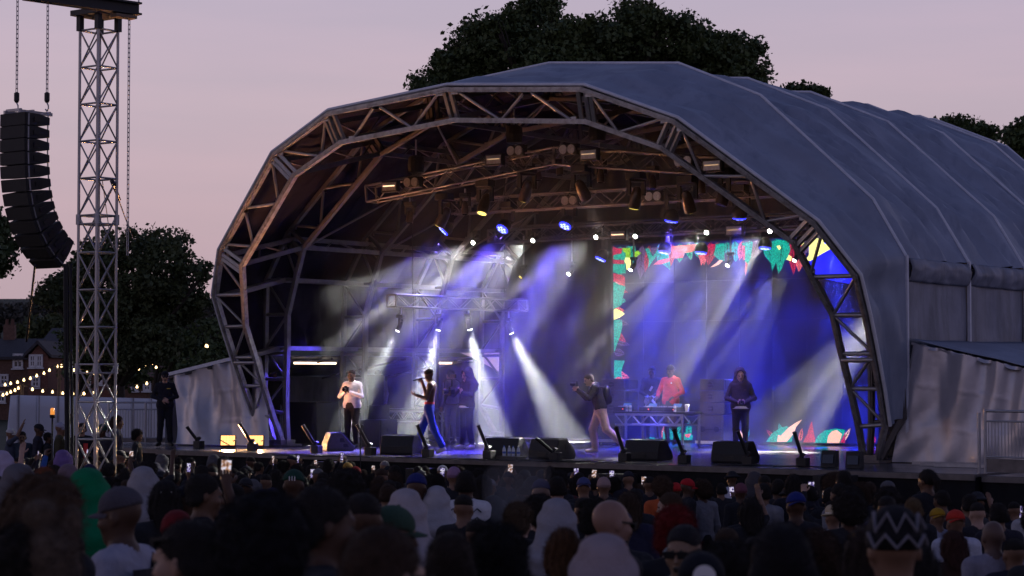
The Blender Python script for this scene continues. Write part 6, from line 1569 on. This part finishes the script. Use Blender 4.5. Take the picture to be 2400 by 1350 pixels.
def glasses(o, c, Rh, on_head=False):
    m = MB(); z = .075 if on_head else .012; y = -.075 if on_head else -.105
    for s in (-1, 1):
        m.box((s*.034, y, z), (.05, .012, .034)); m.bar((s*.062, y, z+.008), (s*.08, .0, z+.004), .008)
    m.bar((-.012, y, z+.008), (.012, y, z+.008), .008)
    q = m.build('sunglasses', 'plastic', o, local=True); mm = Matrix([list(Rh[0]), list(Rh[1]), list(Rh[2])]).transposed().to_4x4(); mm.translation = Vector(c); q.matrix_local = mm
def jacket_stripes(o):
    for k, (cname, cc) in enumerate((('blue', (.03, .08, .35)), ('violet', (.10, .05, .18)), ('red', (.45, .02, .03)), ('yellow', (.6, .5, .04)))):
        m = MB()
        for s in (-1, 1): m.grid(lambda u, v: (s*(.03+.11*u), .135-.02*(u*.9)**2+.004, 1.23-.035*k-.022*v), 4, 1)
        m.build('stripe', pm('printed stripe '+cname, cc, .8), o, local=True, normals=False)
    m = MB(); m.grid(lambda u, v: (-.12+.24*u, .148-.05*(u-.5)**2*2, 1.30+.11*v), 6, 2); m.build('printed_window', pm('printed dark panel', (.015, .015, .02), .7), o, local=True, normals=False)
    m = MB(); m.tube([(-.15, .06, 1.46), (-.08, .15, 1.36), (.06, .165, 1.22), (.16, .12, 1.06)], .018, 6); m.build('bag_strap', 'cable', o, local=True)
N = 'S'
o, c, Rh = spectator('person in washed grey hood at the left edge of the crowd', 47, 1090, 82, 'hood', (.115, .105, .115), (.11, .10, .11))
spectator('person with big wavy brown hair before the green hood', 112, 1114, 150, 'bighair', (.075, .044, .025), DK, 'l', yaw=-.5)
spectator('person in bright green hooded jacket', 208, 1101, 92, 'hood', (.0, .16, .062), (.0, .15, .06))
o, c, Rh = spectator('man in grey cap and pale jacket with racing stripes', 288, 1139, 84, 'cap', (.07, .062, .075), (.34, .33, .40), 'd', 'L'); jacket_stripes(o)
lt = MB(); lt.box((0, .15, 1.075), (.16, .004, .02)); lt.build('printed_line', 'plastic', o, local=True)
spectator('blurred person with blond top knot close to the camera', 120, 1178, 125, 'bun', (.12, .085, .06), DK, 'l')
spectator('broad dark head at the bottom left corner', 70, 1232, 175, 'curly', HB, DK, 'd', D=6.9)
spectator('person in pale grey hood behind the black cap', 338, 1096, 66, 'hood', (.27, .255, .27), (.22, .22, .24))
o, c, Rh = spectator('long haired person in black cap lettered white', 388, 1124, 60, 'cap', (.012, .012, .014), (.03, .03, .034), 'm', yaw=.3)
add_hair(o, 'long', HB, c, Rh)
m = MB(); m.box((.0, .118, .062), (.07, .004, .016)); q = m.build('cap_lettering', 'paint', o, local=True); q.matrix_local = Matrix.Translation(Vector(c))
o, c, Rh = spectator('short haired man with sunglasses pushed up on his head', 446, 1222, 115, 'short', (.02, .015, .013), (.03, .02, .02), 'l', 'L'); glasses(o, c, Rh, True)
spectator('person in dark red knitted beanie', 415, 1196, 78, 'beanie', (.12, .008, .010), (.02, .02, .025), 'm')
spectator('huge black afro close to the camera', 618, 1158, 195, 'afro', (.006, .005, .007), DK, 'd')
o, c, Rh = spectator('dark haired person in white visor right of the huge afro', 752, 1143, 108, 'short', HB, DK, 'd', 'R')
spectator('round black afro behind the dark cropped heads', 812, 1100, 84, 'afro', HB, DK, 'd')
o, c, Rh = spectator('man with shaved neck in pale striped shirt', 850, 1156, 84, 'fade', HB, (.36, .37, .42), 'd', pose='tee')
for k in range(4):
    m = MB(); m.grid(lambda u, v: (-.15+.3*u, .135-.18*(u-.5)**2+.006, 1.42-.05*k-.016*v), 8, 1); m.build('stripe', 'plastic', o, local=True, normals=False)
spectator('person in green cap with the peak turned right', 915, 1183, 88, 'cap', (.035, .07, .045), DK, 'm', 'R')
spectator('person in wide off-white hood before the pointed hood', 952, 1149, 92, 'hood', (.36, .32, .335), (.28, .26, .28))
spectator('person in pointed white hood', 1024, 1141, 62, 'hood', (.36, .34, .36), (.30, .29, .31))
o, c, Rh = spectator('brown haired man in glasses close to the camera', 892, 1236, 148, 'short', (.04, .022, .013), DK, 'l', 'S', yaw=-.7); glasses(o, c, Rh)
spectator('dark brown cropped head between two bigger heads at the bottom', 1055, 1249, 104, 'short', (.028, .018, .013), DK, 'l')
spectator('broad black haired head at the bottom centre', 1168, 1232, 128, 'curly', (.008, .007, .008), DK, 'd')
o, c, Rh = spectator('man in white shirt with black zigzag print', 1092, 1104, 42, 'short', HB, (.58, .56, .58), 'd', pose='tee')
for k in range(5):
    m = MB(); m.tube([(-.14+.28*i/8, .137-.16*(i/8-.5)**2+.006, 1.42-.075*k+(.02 if i % 2 else -.012)) for i in range(9)], .006, 4); m.build('zigzag', 'plastic', o, local=True)
spectator('person in mauve knitted hat near the stage', 1064, 1094, 33, 'beanie', (.26, .15, .25), DK, 'm')
spectator('person in white mesh cap near the stage', 1037, 1090, 25, 'cap', (.5, .5, .5), DK, 'm')
spectator('person in smooth grey hood at mid crowd', 1305, 1171, 90, 'hood', (.27, .255, .28), (.24, .23, .26))
spectator('person with light brown curls looking down at a phone', 1216, 1180, 68, 'curly', (.08, .05, .028), DK, 'l', yaw=-.6)
o, c, Rh = spectator('bald bearded man in wraparound sunglasses looking right', 1428, 1173, 70, 'bald', HB, (.02, .018, .02), (.30, .17, .125), 'R', yaw=.25); glasses(o, c, Rh)
S_ = Sdf(); S_.ell((0, -.045, -.085), (.056, .06, .04), 0, .02); V, Q, mi = S_.mesh(.011); q = put(bpy.data.objects.new('beard', np_mesh('beard', V, Q, mi, ['hair']))); q.parent = o; q['hair_colour'] = (.03, .018, .012)
mm = Matrix([list(Rh[0]), list(Rh[1]), list(Rh[2])]).transposed().to_4x4(); mm.translation = Vector(c); q.matrix_local = mm
spectator('big blurred pinkish hood at the bottom', 1414, 1257, 152, 'hood', (.32, .255, .265), (.28, .23, .24))
spectator('long auburn haired person beside the grey hood', 1322, 1240, 84, 'long', (.085, .036, .013), DK, 'l')
spectator('person with bright red curly hair', 1582, 1190, 94, 'curly', (.16, .008, .008), DK, 'm')
o, c, Rh = spectator('man in dark glasses and blue sweatshirt turned to the camera', 1604, 1230, 82, 'fade', (.02, .018, .02), (.045, .10, .17), (.26, .16, .10), 'C'); glasses(o, c, Rh)
spectator('short brown haired man looking left under the red cap', 1572, 1155, 46, 'short', (.06, .035, .02), DK, 'l', 'L')
o, c, Rh = spectator('person in red and white cap near the stage', 1610, 1121, 31, 'cap', (.42, .015, .02), DK, 'd', 'R')
spectator('person in red knitted hat beside the red and white cap', 1584, 1131, 30, 'beanie', (.40, .02, .02), DK, 'd')
spectator('man in black bucket hat and white shirt near the stage', 1716, 1104, 40, 'bucket', DK, (.52, .52, .60), 'd', pose='tee')
o, c, Rh = spectator('person in straw trilby with dark band', 1953, 1184, 64, 'fedora', (.50, .40, .25), (.30, .31, .38), 'm')
m = MB(); m.lathe([(.0905, .05), (.0885, .075)], 20); q = m.build('hat_band', 'paint', o, local=True, auto=40); q.matrix_local = Matrix.Translation(Vector(c)+Vector((0, .014, 0))) @ Matrix.Diagonal((.97, 1.19, 1, 1))
spectator('person in royal blue cap with phone light beside it', 1866, 1152, 48, 'backcap', (.012, .022, .14), DK, 'd')
spectator('wide black afro before the straw trilby', 1990, 1150, 80, 'afro', HB, DK, 'd')
spectator('person in mustard yellow cap', 2198, 1190, 40, 'backcap', (.34, .19, .012), (.30, .30, .38), 'm')
spectator('person in scarlet cap and white shirt', 2240, 1194, 48, 'backcap', (.44, .03, .018), (.50, .50, .58), 'm')
spectator('man with shaved neck beside the scarlet cap', 2291, 1178, 40, 'fade', HB, (.02, .02, .025), 'l')
spectator('dark cropped head right of the shaved neck', 2340, 1179, 45, 'short', HB, (.02, .02, .03), 'm')
o, c, Rh = spectator('person in black bandana with white zigzags', 2096, 1186, 122, 'beanie', (.010, .009, .011), DK, 'm')
for k in range(2):
    m = MB(); pts = []
    for i in range(8):
        a = -2.1+i*.6*.62+.2; pts.append((math.sin(a)*.099, -math.cos(a+math.pi)*.0-math.cos(a)*-.118*1.0, .10-.06*k+(.024 if i % 2 else -.022)+.008*math.sin(i*3+k)))
    m.tube([(math.sin(a_)*.101*math.cos(max(0, z_-.03)*7), .022+math.cos(a_)*.121*math.cos(max(0, z_-.03)*7), z_) for a_, (_, _, z_) in zip([(-1.3+i*.37) for i in range(8)], pts)], .007, 5); q = m.build('zigzag', 'paintdim', o, local=True); q.matrix_local = Matrix.Translation(Vector(c))
spectator('person with brown afro and orange top near the stage', 1552, 1116, 50, 'afro', (.06, .034, .02), (.5, .10, .03), 'm')
o, c, Rh = spectator('person in dark green cap lettered white behind the huge afro', 688, 1099, 47, 'cap', (.012, .045, .03), DK, 'd')
for i in range(3):
    m = MB(); m.box((-.03+.022*i, .12, .07), (.006, .004, .035)); q = m.build('cap_lettering', 'paint', o, local=True); q.matrix_local = Matrix.Translation(Vector(c))
o, c, Rh = spectator('person in black cap with a round white badge at the bottom', 1644, 1292, 112, 'backcap', (.008, .008, .012), DK, 'm')
m = MB(); m.lathe([(.042, 0), (.04, .004)], 16, (0, 0, 0), Matrix.Rotation(R(90), 3, 'X')); q = m.build('badge', 'paint', o, local=True); q.matrix_local = Matrix.Translation(Vector(c)+Vector((0, .124, .06)))
spectator('large black head close to the camera right of the badge cap', 1832, 1230, 132, 'short', (.007, .006, .008), DK, 'd')
spectator('brown haired head beside the large black head', 1918, 1246, 104, 'curly', (.045, .024, .014), DK, 'l')
spectator('dark brown long haired person near the bandana', 2030, 1236, 100, 'long', (.03, .018, .013), (.03, .02, .015), 'm')
spectator('shaven headed person in pale top at the lower right', 2328, 1222, 54, 'bald', HB, (.22, .21, .26), (.12, .075, .06))
spectator('person with glasses looking right near the phone screens', 474, 1112, 62, 'short', HB, DK, 'b', 'R')
spectator('person in mauve grey beanie behind the green hood', 160, 1088, 46, 'beanie', (.16, .11, .13), DK, 'd')
spectator('sandy haired person behind the bandana', 2140, 1168, 42, 'short', (.12, .075, .035), DK, 'l')
spectator('orange haired person at the left behind the grey hood', 104, 1096, 44, 'short', (.20, .05, .015), DK, 'm')
spectator('person in lilac hood near the watchers', 150, 1056, 36, 'hood', (.16, .10, .26), (.12, .08, .2), 'd')
spectator('person in white headphones and pale hood at far left', 8, 1058, 44, 'hood', (.42, .35, .45), (.4, .38, .42), 'd')
spectator('auburn long haired person at the bottom right', 2235, 1245, 62, 'long', (.05, .02, .014), (.05, .025, .02), 'l')
spectator('crew cut man at the far lower right corner', 2378, 1262, 58, 'fade', HB, (.02, .02, .035), 'm')
spectator('person with black braids at mid right', 1760, 1168, 52, 'long', HB, DK, 'd')
spectator('person in plum beanie near the stage right of the bucket hat', 1736, 1132, 34, 'beanie', (.14, .05, .07), DK, 'd')
spectator('person in pale knitted hat by the screen phones', 1415, 1118, 34, 'beanie', (.30, .2, .19), DK, 'm')
spectator('person in navy cap by the screen phones', 1368, 1118, 34, 'backcap', (.05, .06, .16), DK, 'm')
spectator('person in royal blue cap before the white mesh cap', 976, 1108, 46, 'cap', (.015, .02, .12), DK, 'd')
spectator('person in scarlet cap left of the white mesh cap', 833, 1093, 26, 'cap', (.35, .02, .02), DK, 'd')
spectator('person in mustard top knot hat by the microphone stand', 815, 1084, 24, 'beanie', (.30, .18, .03), DK, 'm')
# watchers on the low deck at the left
WD = [('watcher in white cap at the far left with raised arm', 24, 1004, 'cap', (.5, .5, .5), (.05, .06, .09), 'm', 'S', 'point'), ('watcher in black cap looking right on the low deck', 90, 993, 'cap', DK, (.03, .03, .045), 'd', 'R', None),
      ('watcher in camouflage sleeve with raised arm', 140, 990, 'cap', (.36, .36, .44), (.06, .055, .03), 'm', 'S', 'fist'), ('dark haired watcher facing the camera with a red panel on his jacket', 192, 992, 'short', HB, (.018, .018, .022), 'l', 'CR', None),
      ('watcher in green beanie looking down at a phone', 241, 993, 'beanie', (.02, .06, .05), (.03, .03, .04), 'd', 'C', 'hoodie'), ('watcher with long braids behind the railing', 274, 974, 'long', (.04, .022, .014), (.05, .055, .08), 'm', 'S', None),
      ('curly haired watcher holding a camera behind the railing', 322, 1006, 'curly', HB, (.03, .03, .035), 'm', 'R', None), ('short watcher between the two capped ones', 112, 1014, 'short', HB, DK, 'd', 'S', None), ('watcher in denim jacket at far left', 52, 1012, 'short', HB, (.04, .055, .08), 'm', 'CR', None)]
for lb, x, y, hr, hc, tp, sk, fc, ps in WD:
    o, c, Rh = spectator(lb, x, y, 17, hr, hc, tp, sk, fc, ps, 'watchers on the low deck', D=44.5, ground=.56)
    if 'red panel' in lb:
        m = MB(); m.box((.08, -.135, 1.2), (.09, .012, .3)); m.build('jacket_panel', 'red', o, local=True)
# people holding phones up
def phone_mat(seed):
    m = bpy.data.materials.new('phone picture'); t, b = nodes(m); b.inputs['Base Color'].default_value = (.01, .01, .01, 1); b.inputs['Roughness'].default_value = .2
    co = t.nodes.new('ShaderNodeTexCoord'); n = t.nodes.new('ShaderNodeTexNoise'); n.inputs['Scale'].default_value = 34; n.inputs['Detail'].default_value = 2
    mp = t.nodes.new('ShaderNodeMapping'); mp.inputs['Location'].default_value = (seed*1.7, seed, 0); t.links.new(co.outputs['Object'], mp.inputs[0]); t.links.new(mp.outputs[0], n.inputs['Vector'])
    r = t.nodes.new('ShaderNodeValToRGB'); e = r.color_ramp.elements; e[0].position = .36; e[0].color = (.02, .015, .05, 1); e[1].position = .62; e[1].color = (.9, .85, 1, 1)
    q = e.new(.48) if hasattr(e, 'new') else None
    q.color = (.22, .16, .5, 1) if seed % 3 else (.5, .25, .12, 1)
    t.links.new(n.outputs[0], r.inputs[0]); t.links.new(r.outputs[0], b.inputs['Emission Color']); b.inputs['Emission Strength'].default_value = .8; return m
PMATS = [phone_mat(i) for i in range(6)]
PHN = [(308, 1068, 23, 'beside the purple hood'), (90, 1066, 18, 'lowest at the far left'), (205, 1062, 13, 'tiny, below the red panel'), (530, 1101, 50, 'largest and nearest, above the dark heads'), (443, 1096, 22, 'tilted, right of the pale hood'),
       (581, 1090, 18, 'left of the pit speaker'), (641, 1077, 15, 'upper of two under the amber wedge'), (643, 1090, 12, 'lower of two under the amber wedge'), (699, 1076, 14, 'under the amber lit wedge'), (740, 1087, 18, 'before the pit speaker'),
       (733, 1110, 22, 'below the pit speaker'), (802, 1070, 12, 'under the white shirted man'), (875, 1100, 15, 'below the performer'), (887, 1130, 22, 'behind the off-white hoods'), (1037, 1107, 12, 'under the mesh cap'), (1196, 1099, 19, 'high under the mid wedges'),
       (1232, 1137, 18, 'in the drifting smoke'), (1351, 1108, 15, 'first of a cluster under the decks'), (1392, 1112, 14, 'second of a cluster under the decks'), (1398, 1130, 18, 'third of a cluster under the decks'), (1434, 1114, 12, 'fourth of a cluster under the decks'),
       (1509, 1128, 19, 'left of the red caps'), (1715, 1152, 11, 'before the plum beanie'), (1901, 1143, 24, 'raised under the last cannon'), (1934, 1165, 22, 'right of the blue cap'), (2396, 1200, 14, 'at the right picture edge')]
for j, (x, y, hpx, where) in enumerate(PHN):
    ph = .152; D = FPX*ph/hpx; D = min(D, 41 if x < 900 else (33 if x < 1750 else 25)); D = max(D, 14)
    P = atD(x, y, D); gz = ground_z(P.x, P.y)
    pose = min(PH, key=lambda k: abs((P.z-gz)/PH[k][0][2]-1.0)); lp = Vector(PH[pose][0])
    if j in (3,): pose = 'phone'; lp = Vector(PH[pose][0])
    s = max(.84, min(1.14, (P.z-gz)/lp.z)); f = facing_of(P, 'S'); rz = math.atan2(f.x, -f.y)
    off = Matrix.Rotation(rz, 3, 'Z') @ (lp*s); loc = P-off
    me, c, Rh = crowd_me[pose]
    hair = ['short', 'fade', 'curly', 'cap', 'short', 'long'][j % 6]
    sk = 'dmbd'[j % 4]
    o = person('dark clad spectator holding up the phone '+where, me, loc, f, SK[sk], rng.choice([DK, (.02, .02, .03), (.03, .025, .025)]), scale=s, group='spectators filming with phones')
    add_hair(o, hair, HB if hair != 'cap' else (.02, .02, .03), c, Rh)
    px = (loc+Matrix.Rotation(rz, 3, 'Z') @ (Vector(c)*s)-CAM); D2 = px.dot(FW); CROWD.append((1200+FPX*px.dot(RT)/D2, 675-FPX*px.dot(UP)/D2-20, .17*FPX/D2, D2))
    t = thing('phone', 'glowing phone screen '+where, 'phone', P, rz+rng.uniform(-.15, .15), 'phones held up in the crowd'); w = ph*.49
    t.rotation_euler = (rng.uniform(-.1, .15), rng.uniform(-.12, .12), rz+math.pi)
    m = MB(); m.box((0, .0, 0), (w+.008, .009, ph+.008)); m.build('body', 'plastic', t, local=True, bevel=.003)
    m = MB(); m.box((0, -.0055, 0), (w-.004, .001, ph-.012)); m.build('screen', PMATS[j % 6], t, local=True)
# raised hands
for lb, x, y, D, pose, hr, sk, tp in (('man pointing one finger up at the stage', 1776, 1132, 23, 'point', 'short', 'm', DK), ('person raising a fist under the last cannon', 1880, 1128, 24, 'fist', 'fade', 'l', DK), ('person with wristband waving at the far left', 52, 1035, 30, 'point', 'curly', 'l', (.02, .02, .03)),
                                     ('person in blue sleeve reaching up near the watchers', 118, 1046, 31, 'fist', 'short', 'd', (.03, .09, .3)), ('person pointing near the guard\'s feet', 405, 1050, 33, 'point', 'afro', 'd', DK), ('person waving at the far right below the railing', 2318, 1152, 24, 'point', 'short', 'm', DK)):
    me, c, Rh = crowd_me[pose]; P = atD(x, y, D); gz = ground_z(P.x, P.y); top = 2.0; s = max(.86, min(1.15, (P.z-gz)/top)); f = facing_of(P, 'S'); rz = math.atan2(f.x, -f.y)
    lp = Vector((-.23 if pose == 'point' else .3, -.3, top)); loc = P-Matrix.Rotation(rz, 3, 'Z') @ (lp*s)
    o = person(lb, me, loc, f, SK[sk], tp, scale=s); add_hair(o, hr, HB, c, Rh); CROWD.append((x+20, y+50, 40, D))
# the rest of the crowd, row behind row
def zone(x):
    for lim, nm in ((330, 'before the lattice tower'), (560, 'below the security guard'), (760, 'below the amber floodlights'), (930, 'below the white shirted photographer'), (1080, 'below the performer'), (1260, 'below the gimbal operator'), (1470, 'below the walking photographer'), (1660, 'below the decks table'), (1900, 'below the hooded man with the camera'), (2110, 'below the arch foot'), (2500, 'below the silver side tent')):
        if x < lim: return nm
MANUAL = list(CROWD)
HDESC = {'short': 'short haired', 'fade': 'close cropped', 'afro': 'afro haired', 'curly': 'curly haired', 'long': 'long haired', 'ponytail': 'ponytailed', 'cap': 'capped', 'backcap': 'backward capped', 'beanie': 'beanie wearing', 'hood': 'hooded', 'bun': 'top knotted', 'bucket': 'bucket hatted'}
fr = random.Random(77)
cand = []; D = 42.5
while D > 7.6:
    sc = FPX/D; step = .60*sc; x = -60+fr.random()*step
    while x < 2460:
        xx = x+fr.uniform(-.25, .25)*step; x += step
        lim = 42.6-3*max(0, xx-400)/500 if xx < 900 else (39.6-5.6*(xx-900)/500 if xx < 1400 else 34-10*(xx-1400)/1000)
        if D > lim: continue
        dd = D+fr.uniform(-.35, .35); P0 = atD(xx, 900, dd); gz = ground_z(P0.x, P0.y); hgt = fr.gauss(1.72, .065)
        y = 876+(CAM.z-(gz+hgt))*FPX/dd
        if y > 1335: continue
        w = .175*FPX/dd; bad = False
        for (mx, my, mw, mD) in MANUAL:
            if dd < mD-.15 and abs(mx-xx) < .5*(mw+w) and y < my+mw*1.1: bad = True; break
            if abs(dd-mD) < .45 and abs(mx-xx) < .5*(mw+w)*.95: bad = True; break
        if not bad: cand.append((dd, xx, y, w))
    D -= .75 if D > 24 else (.95 if D > 13 else 1.2)
# nearest first: keep only those whose head would show between the nearer ones
cover = np.zeros((120, 620), bool)            # 4 px cells over x -40..2440, y 1020..1500
def stamp(x, y, w, test=False):
    x0, x1 = int((x-w*.45+40)/4), int((x+w*.45+40)/4)+1; y0, y1 = int((y-1020)/4), int((y+w*1.25-1020)/4)+1
    x0, x1, y0, y1 = max(0, x0), min(620, max(0, x1)), max(0, y0), min(120, max(0, y1))
    if x1 <= x0 or y1 <= y0: return 0.
    if test: return 1-cover[y0:y1, x0:x1].mean()
    cover[y0:y1, x0:x1] = True
    sx0_, sx1_, sy0_ = max(0, int((x-w*1.0+40)/4)), min(620, max(0, int((x+w*1.0+40)/4))), min(120, max(0, int((y+w*1.7-1020)/4)))
    cover[sy0_:, sx0_:sx1_] = True
queue = sorted([(m_[3], m_[0], m_[1], m_[2], 1) for m_ in MANUAL]+[(c_[0], c_[1], c_[2], c_[3], 0) for c_ in cand])
keep = []
for dd, xx, y, w, man in queue:
    if man: stamp(xx, y, w); continue
    if stamp(xx, y, w, True) < .17: continue
    stamp(xx, y, w); keep.append((dd, xx, y, w))
cnt = 0
for dd, xx, y, w in keep:
        hr = fr.choices(['short', 'fade', 'afro', 'curly', 'long', 'ponytail', 'cap', 'backcap', 'beanie', 'hood', 'bun', 'bucket'], [26, 16, 9, 12, 12, 5, 9, 4, 4, 6, 3, 2])[0]
        col = HB if fr.random() < .66 else BR
        if hr in ('cap', 'backcap', 'beanie', 'hood', 'bucket'): col = fr.choice([DK, DK, (.03, .03, .035), (.02, .02, .06), (.06, .055, .06), (.10, .095, .10), (.16, .15, .16)])
        tp = fr.choices([DK, (.022, .022, .026), (.02, .02, .045), (.05, .048, .05), (.07, .02, .02), (.18, .18, .2), (.35, .34, .36)], [36, 26, 14, 10, 3, 3, 2])[0]
        tn = 'pale' if tp[0] > .15 else ('maroon' if tp == (.07, .02, .02) else ('navy' if tp[2] > tp[0]*1.8 else ('grey' if tp[0] > .04 else 'black')))
        rw = 'close to the camera' if dd < 12 else ('in the middle rows' if dd < 23 else 'in the far rows')
        lb = '%s spectator in %s %s, %s' % (HDESC[hr], tn, rw, zone(xx))
        spectator(lb, xx, y, w, hr, col, tp, fr.choice('ddmmbl'), 'S', fr.choice(['plain', 'plain', 'tee']) if hr != 'hood' else None, 'dark clad spectators filling the crowd', D=dd, yaw=fr.gauss(0, .3))
        cnt += 1
lab = {}
for o in bpy.data.objects:
    if o.parent is None and o.get('label'): lab.setdefault(o['label'], []).append(o)
for l, L in lab.items():
    if len(L) > 1:
        for k, o in enumerate(sorted(L, key=lambda o: (o.location-CAM).dot(RT)/(o.location-CAM).dot(FW))): o['label'] = l.replace(' the far rows', ' far rows').replace(' the middle rows', ' middle rows')+', '+(ORD[k] if k < 14 else 'last')+' from left'
print('crowd fillers', cnt, 'manual', len(MANUAL))
# ------------------------------------------------------------------ stage smoke: thin even air inside the arch
hz = MB(); NP = []
prof = [(-6.6, .03), (-6.6, 3.6), (-6.2, 4.4), (-4.3, 6.2), (-2.9, 6.75), (0, 7.0), (2.9, 6.75), (4.3, 6.2), (6.2, 4.4), (6.6, 3.6), (6.6, .03)]
lo_ = [(-6.4, .03), (-6.4, 1.7), (6.4, 1.7), (6.4, .03)]
hz.prism([Vector((x, .0, DECK+z)) for x, z in prof], (0, 7.9, 0))
hm = bpy.data.materials.new('stage smoke'); hm.use_nodes = True; t = hm.node_tree; t.nodes.clear()
o_ = t.nodes.new('ShaderNodeOutputMaterial'); v_ = t.nodes.new('ShaderNodeVolumePrincipled')
v_.inputs['Color'].default_value = (.9, .9, .92, 1); v_.inputs['Density'].default_value = .018; v_.inputs['Anisotropy'].default_value = .25
t.links.new(v_.outputs[0], o_.inputs['Volume'])
tag(hz.build('stage_haze', hm), 'thin drifting stage smoke under the arched roof', 'haze', kind='stuff')

# ------------------------------------------------------------------ a puff of breathed-out vapour over the middle of the crowd
pc = atD(1200, 1165, 18.5); S_ = Sdf()
for dx, dy, dz, r_ in ((0, 0, 0, .22), (.12, .1, .2, .16), (-.12, 0, .16, .14), (.05, 0, -.22, .18), (.2, .05, -.05, .14), (-.05, .1, .34, .09)): S_.ell((dx, dy, dz), (r_*1.2, r_*1.2, r_), 0, .1)
V, Q, mi = S_.mesh(.04); vm = bpy.data.materials.new('vapour'); vm.use_nodes = True; t = vm.node_tree; t.nodes.clear()
o_ = t.nodes.new('ShaderNodeOutputMaterial'); v_ = t.nodes.new('ShaderNodeVolumePrincipled'); v_.inputs['Color'].default_value = (.85, .88, .95, 1); v_.inputs['Density'].default_value = .28
t.links.new(v_.outputs[0], o_.inputs['Volume']); M['vapour'] = vm
q = put(bpy.data.objects.new('vapour_puff', np_mesh('vapour_puff', V, Q, mi, ['vapour']))); q.location = pc; tag(q, 'thin bluish puff of vapour hanging over the middle of the crowd', 'smoke', kind='stuff')
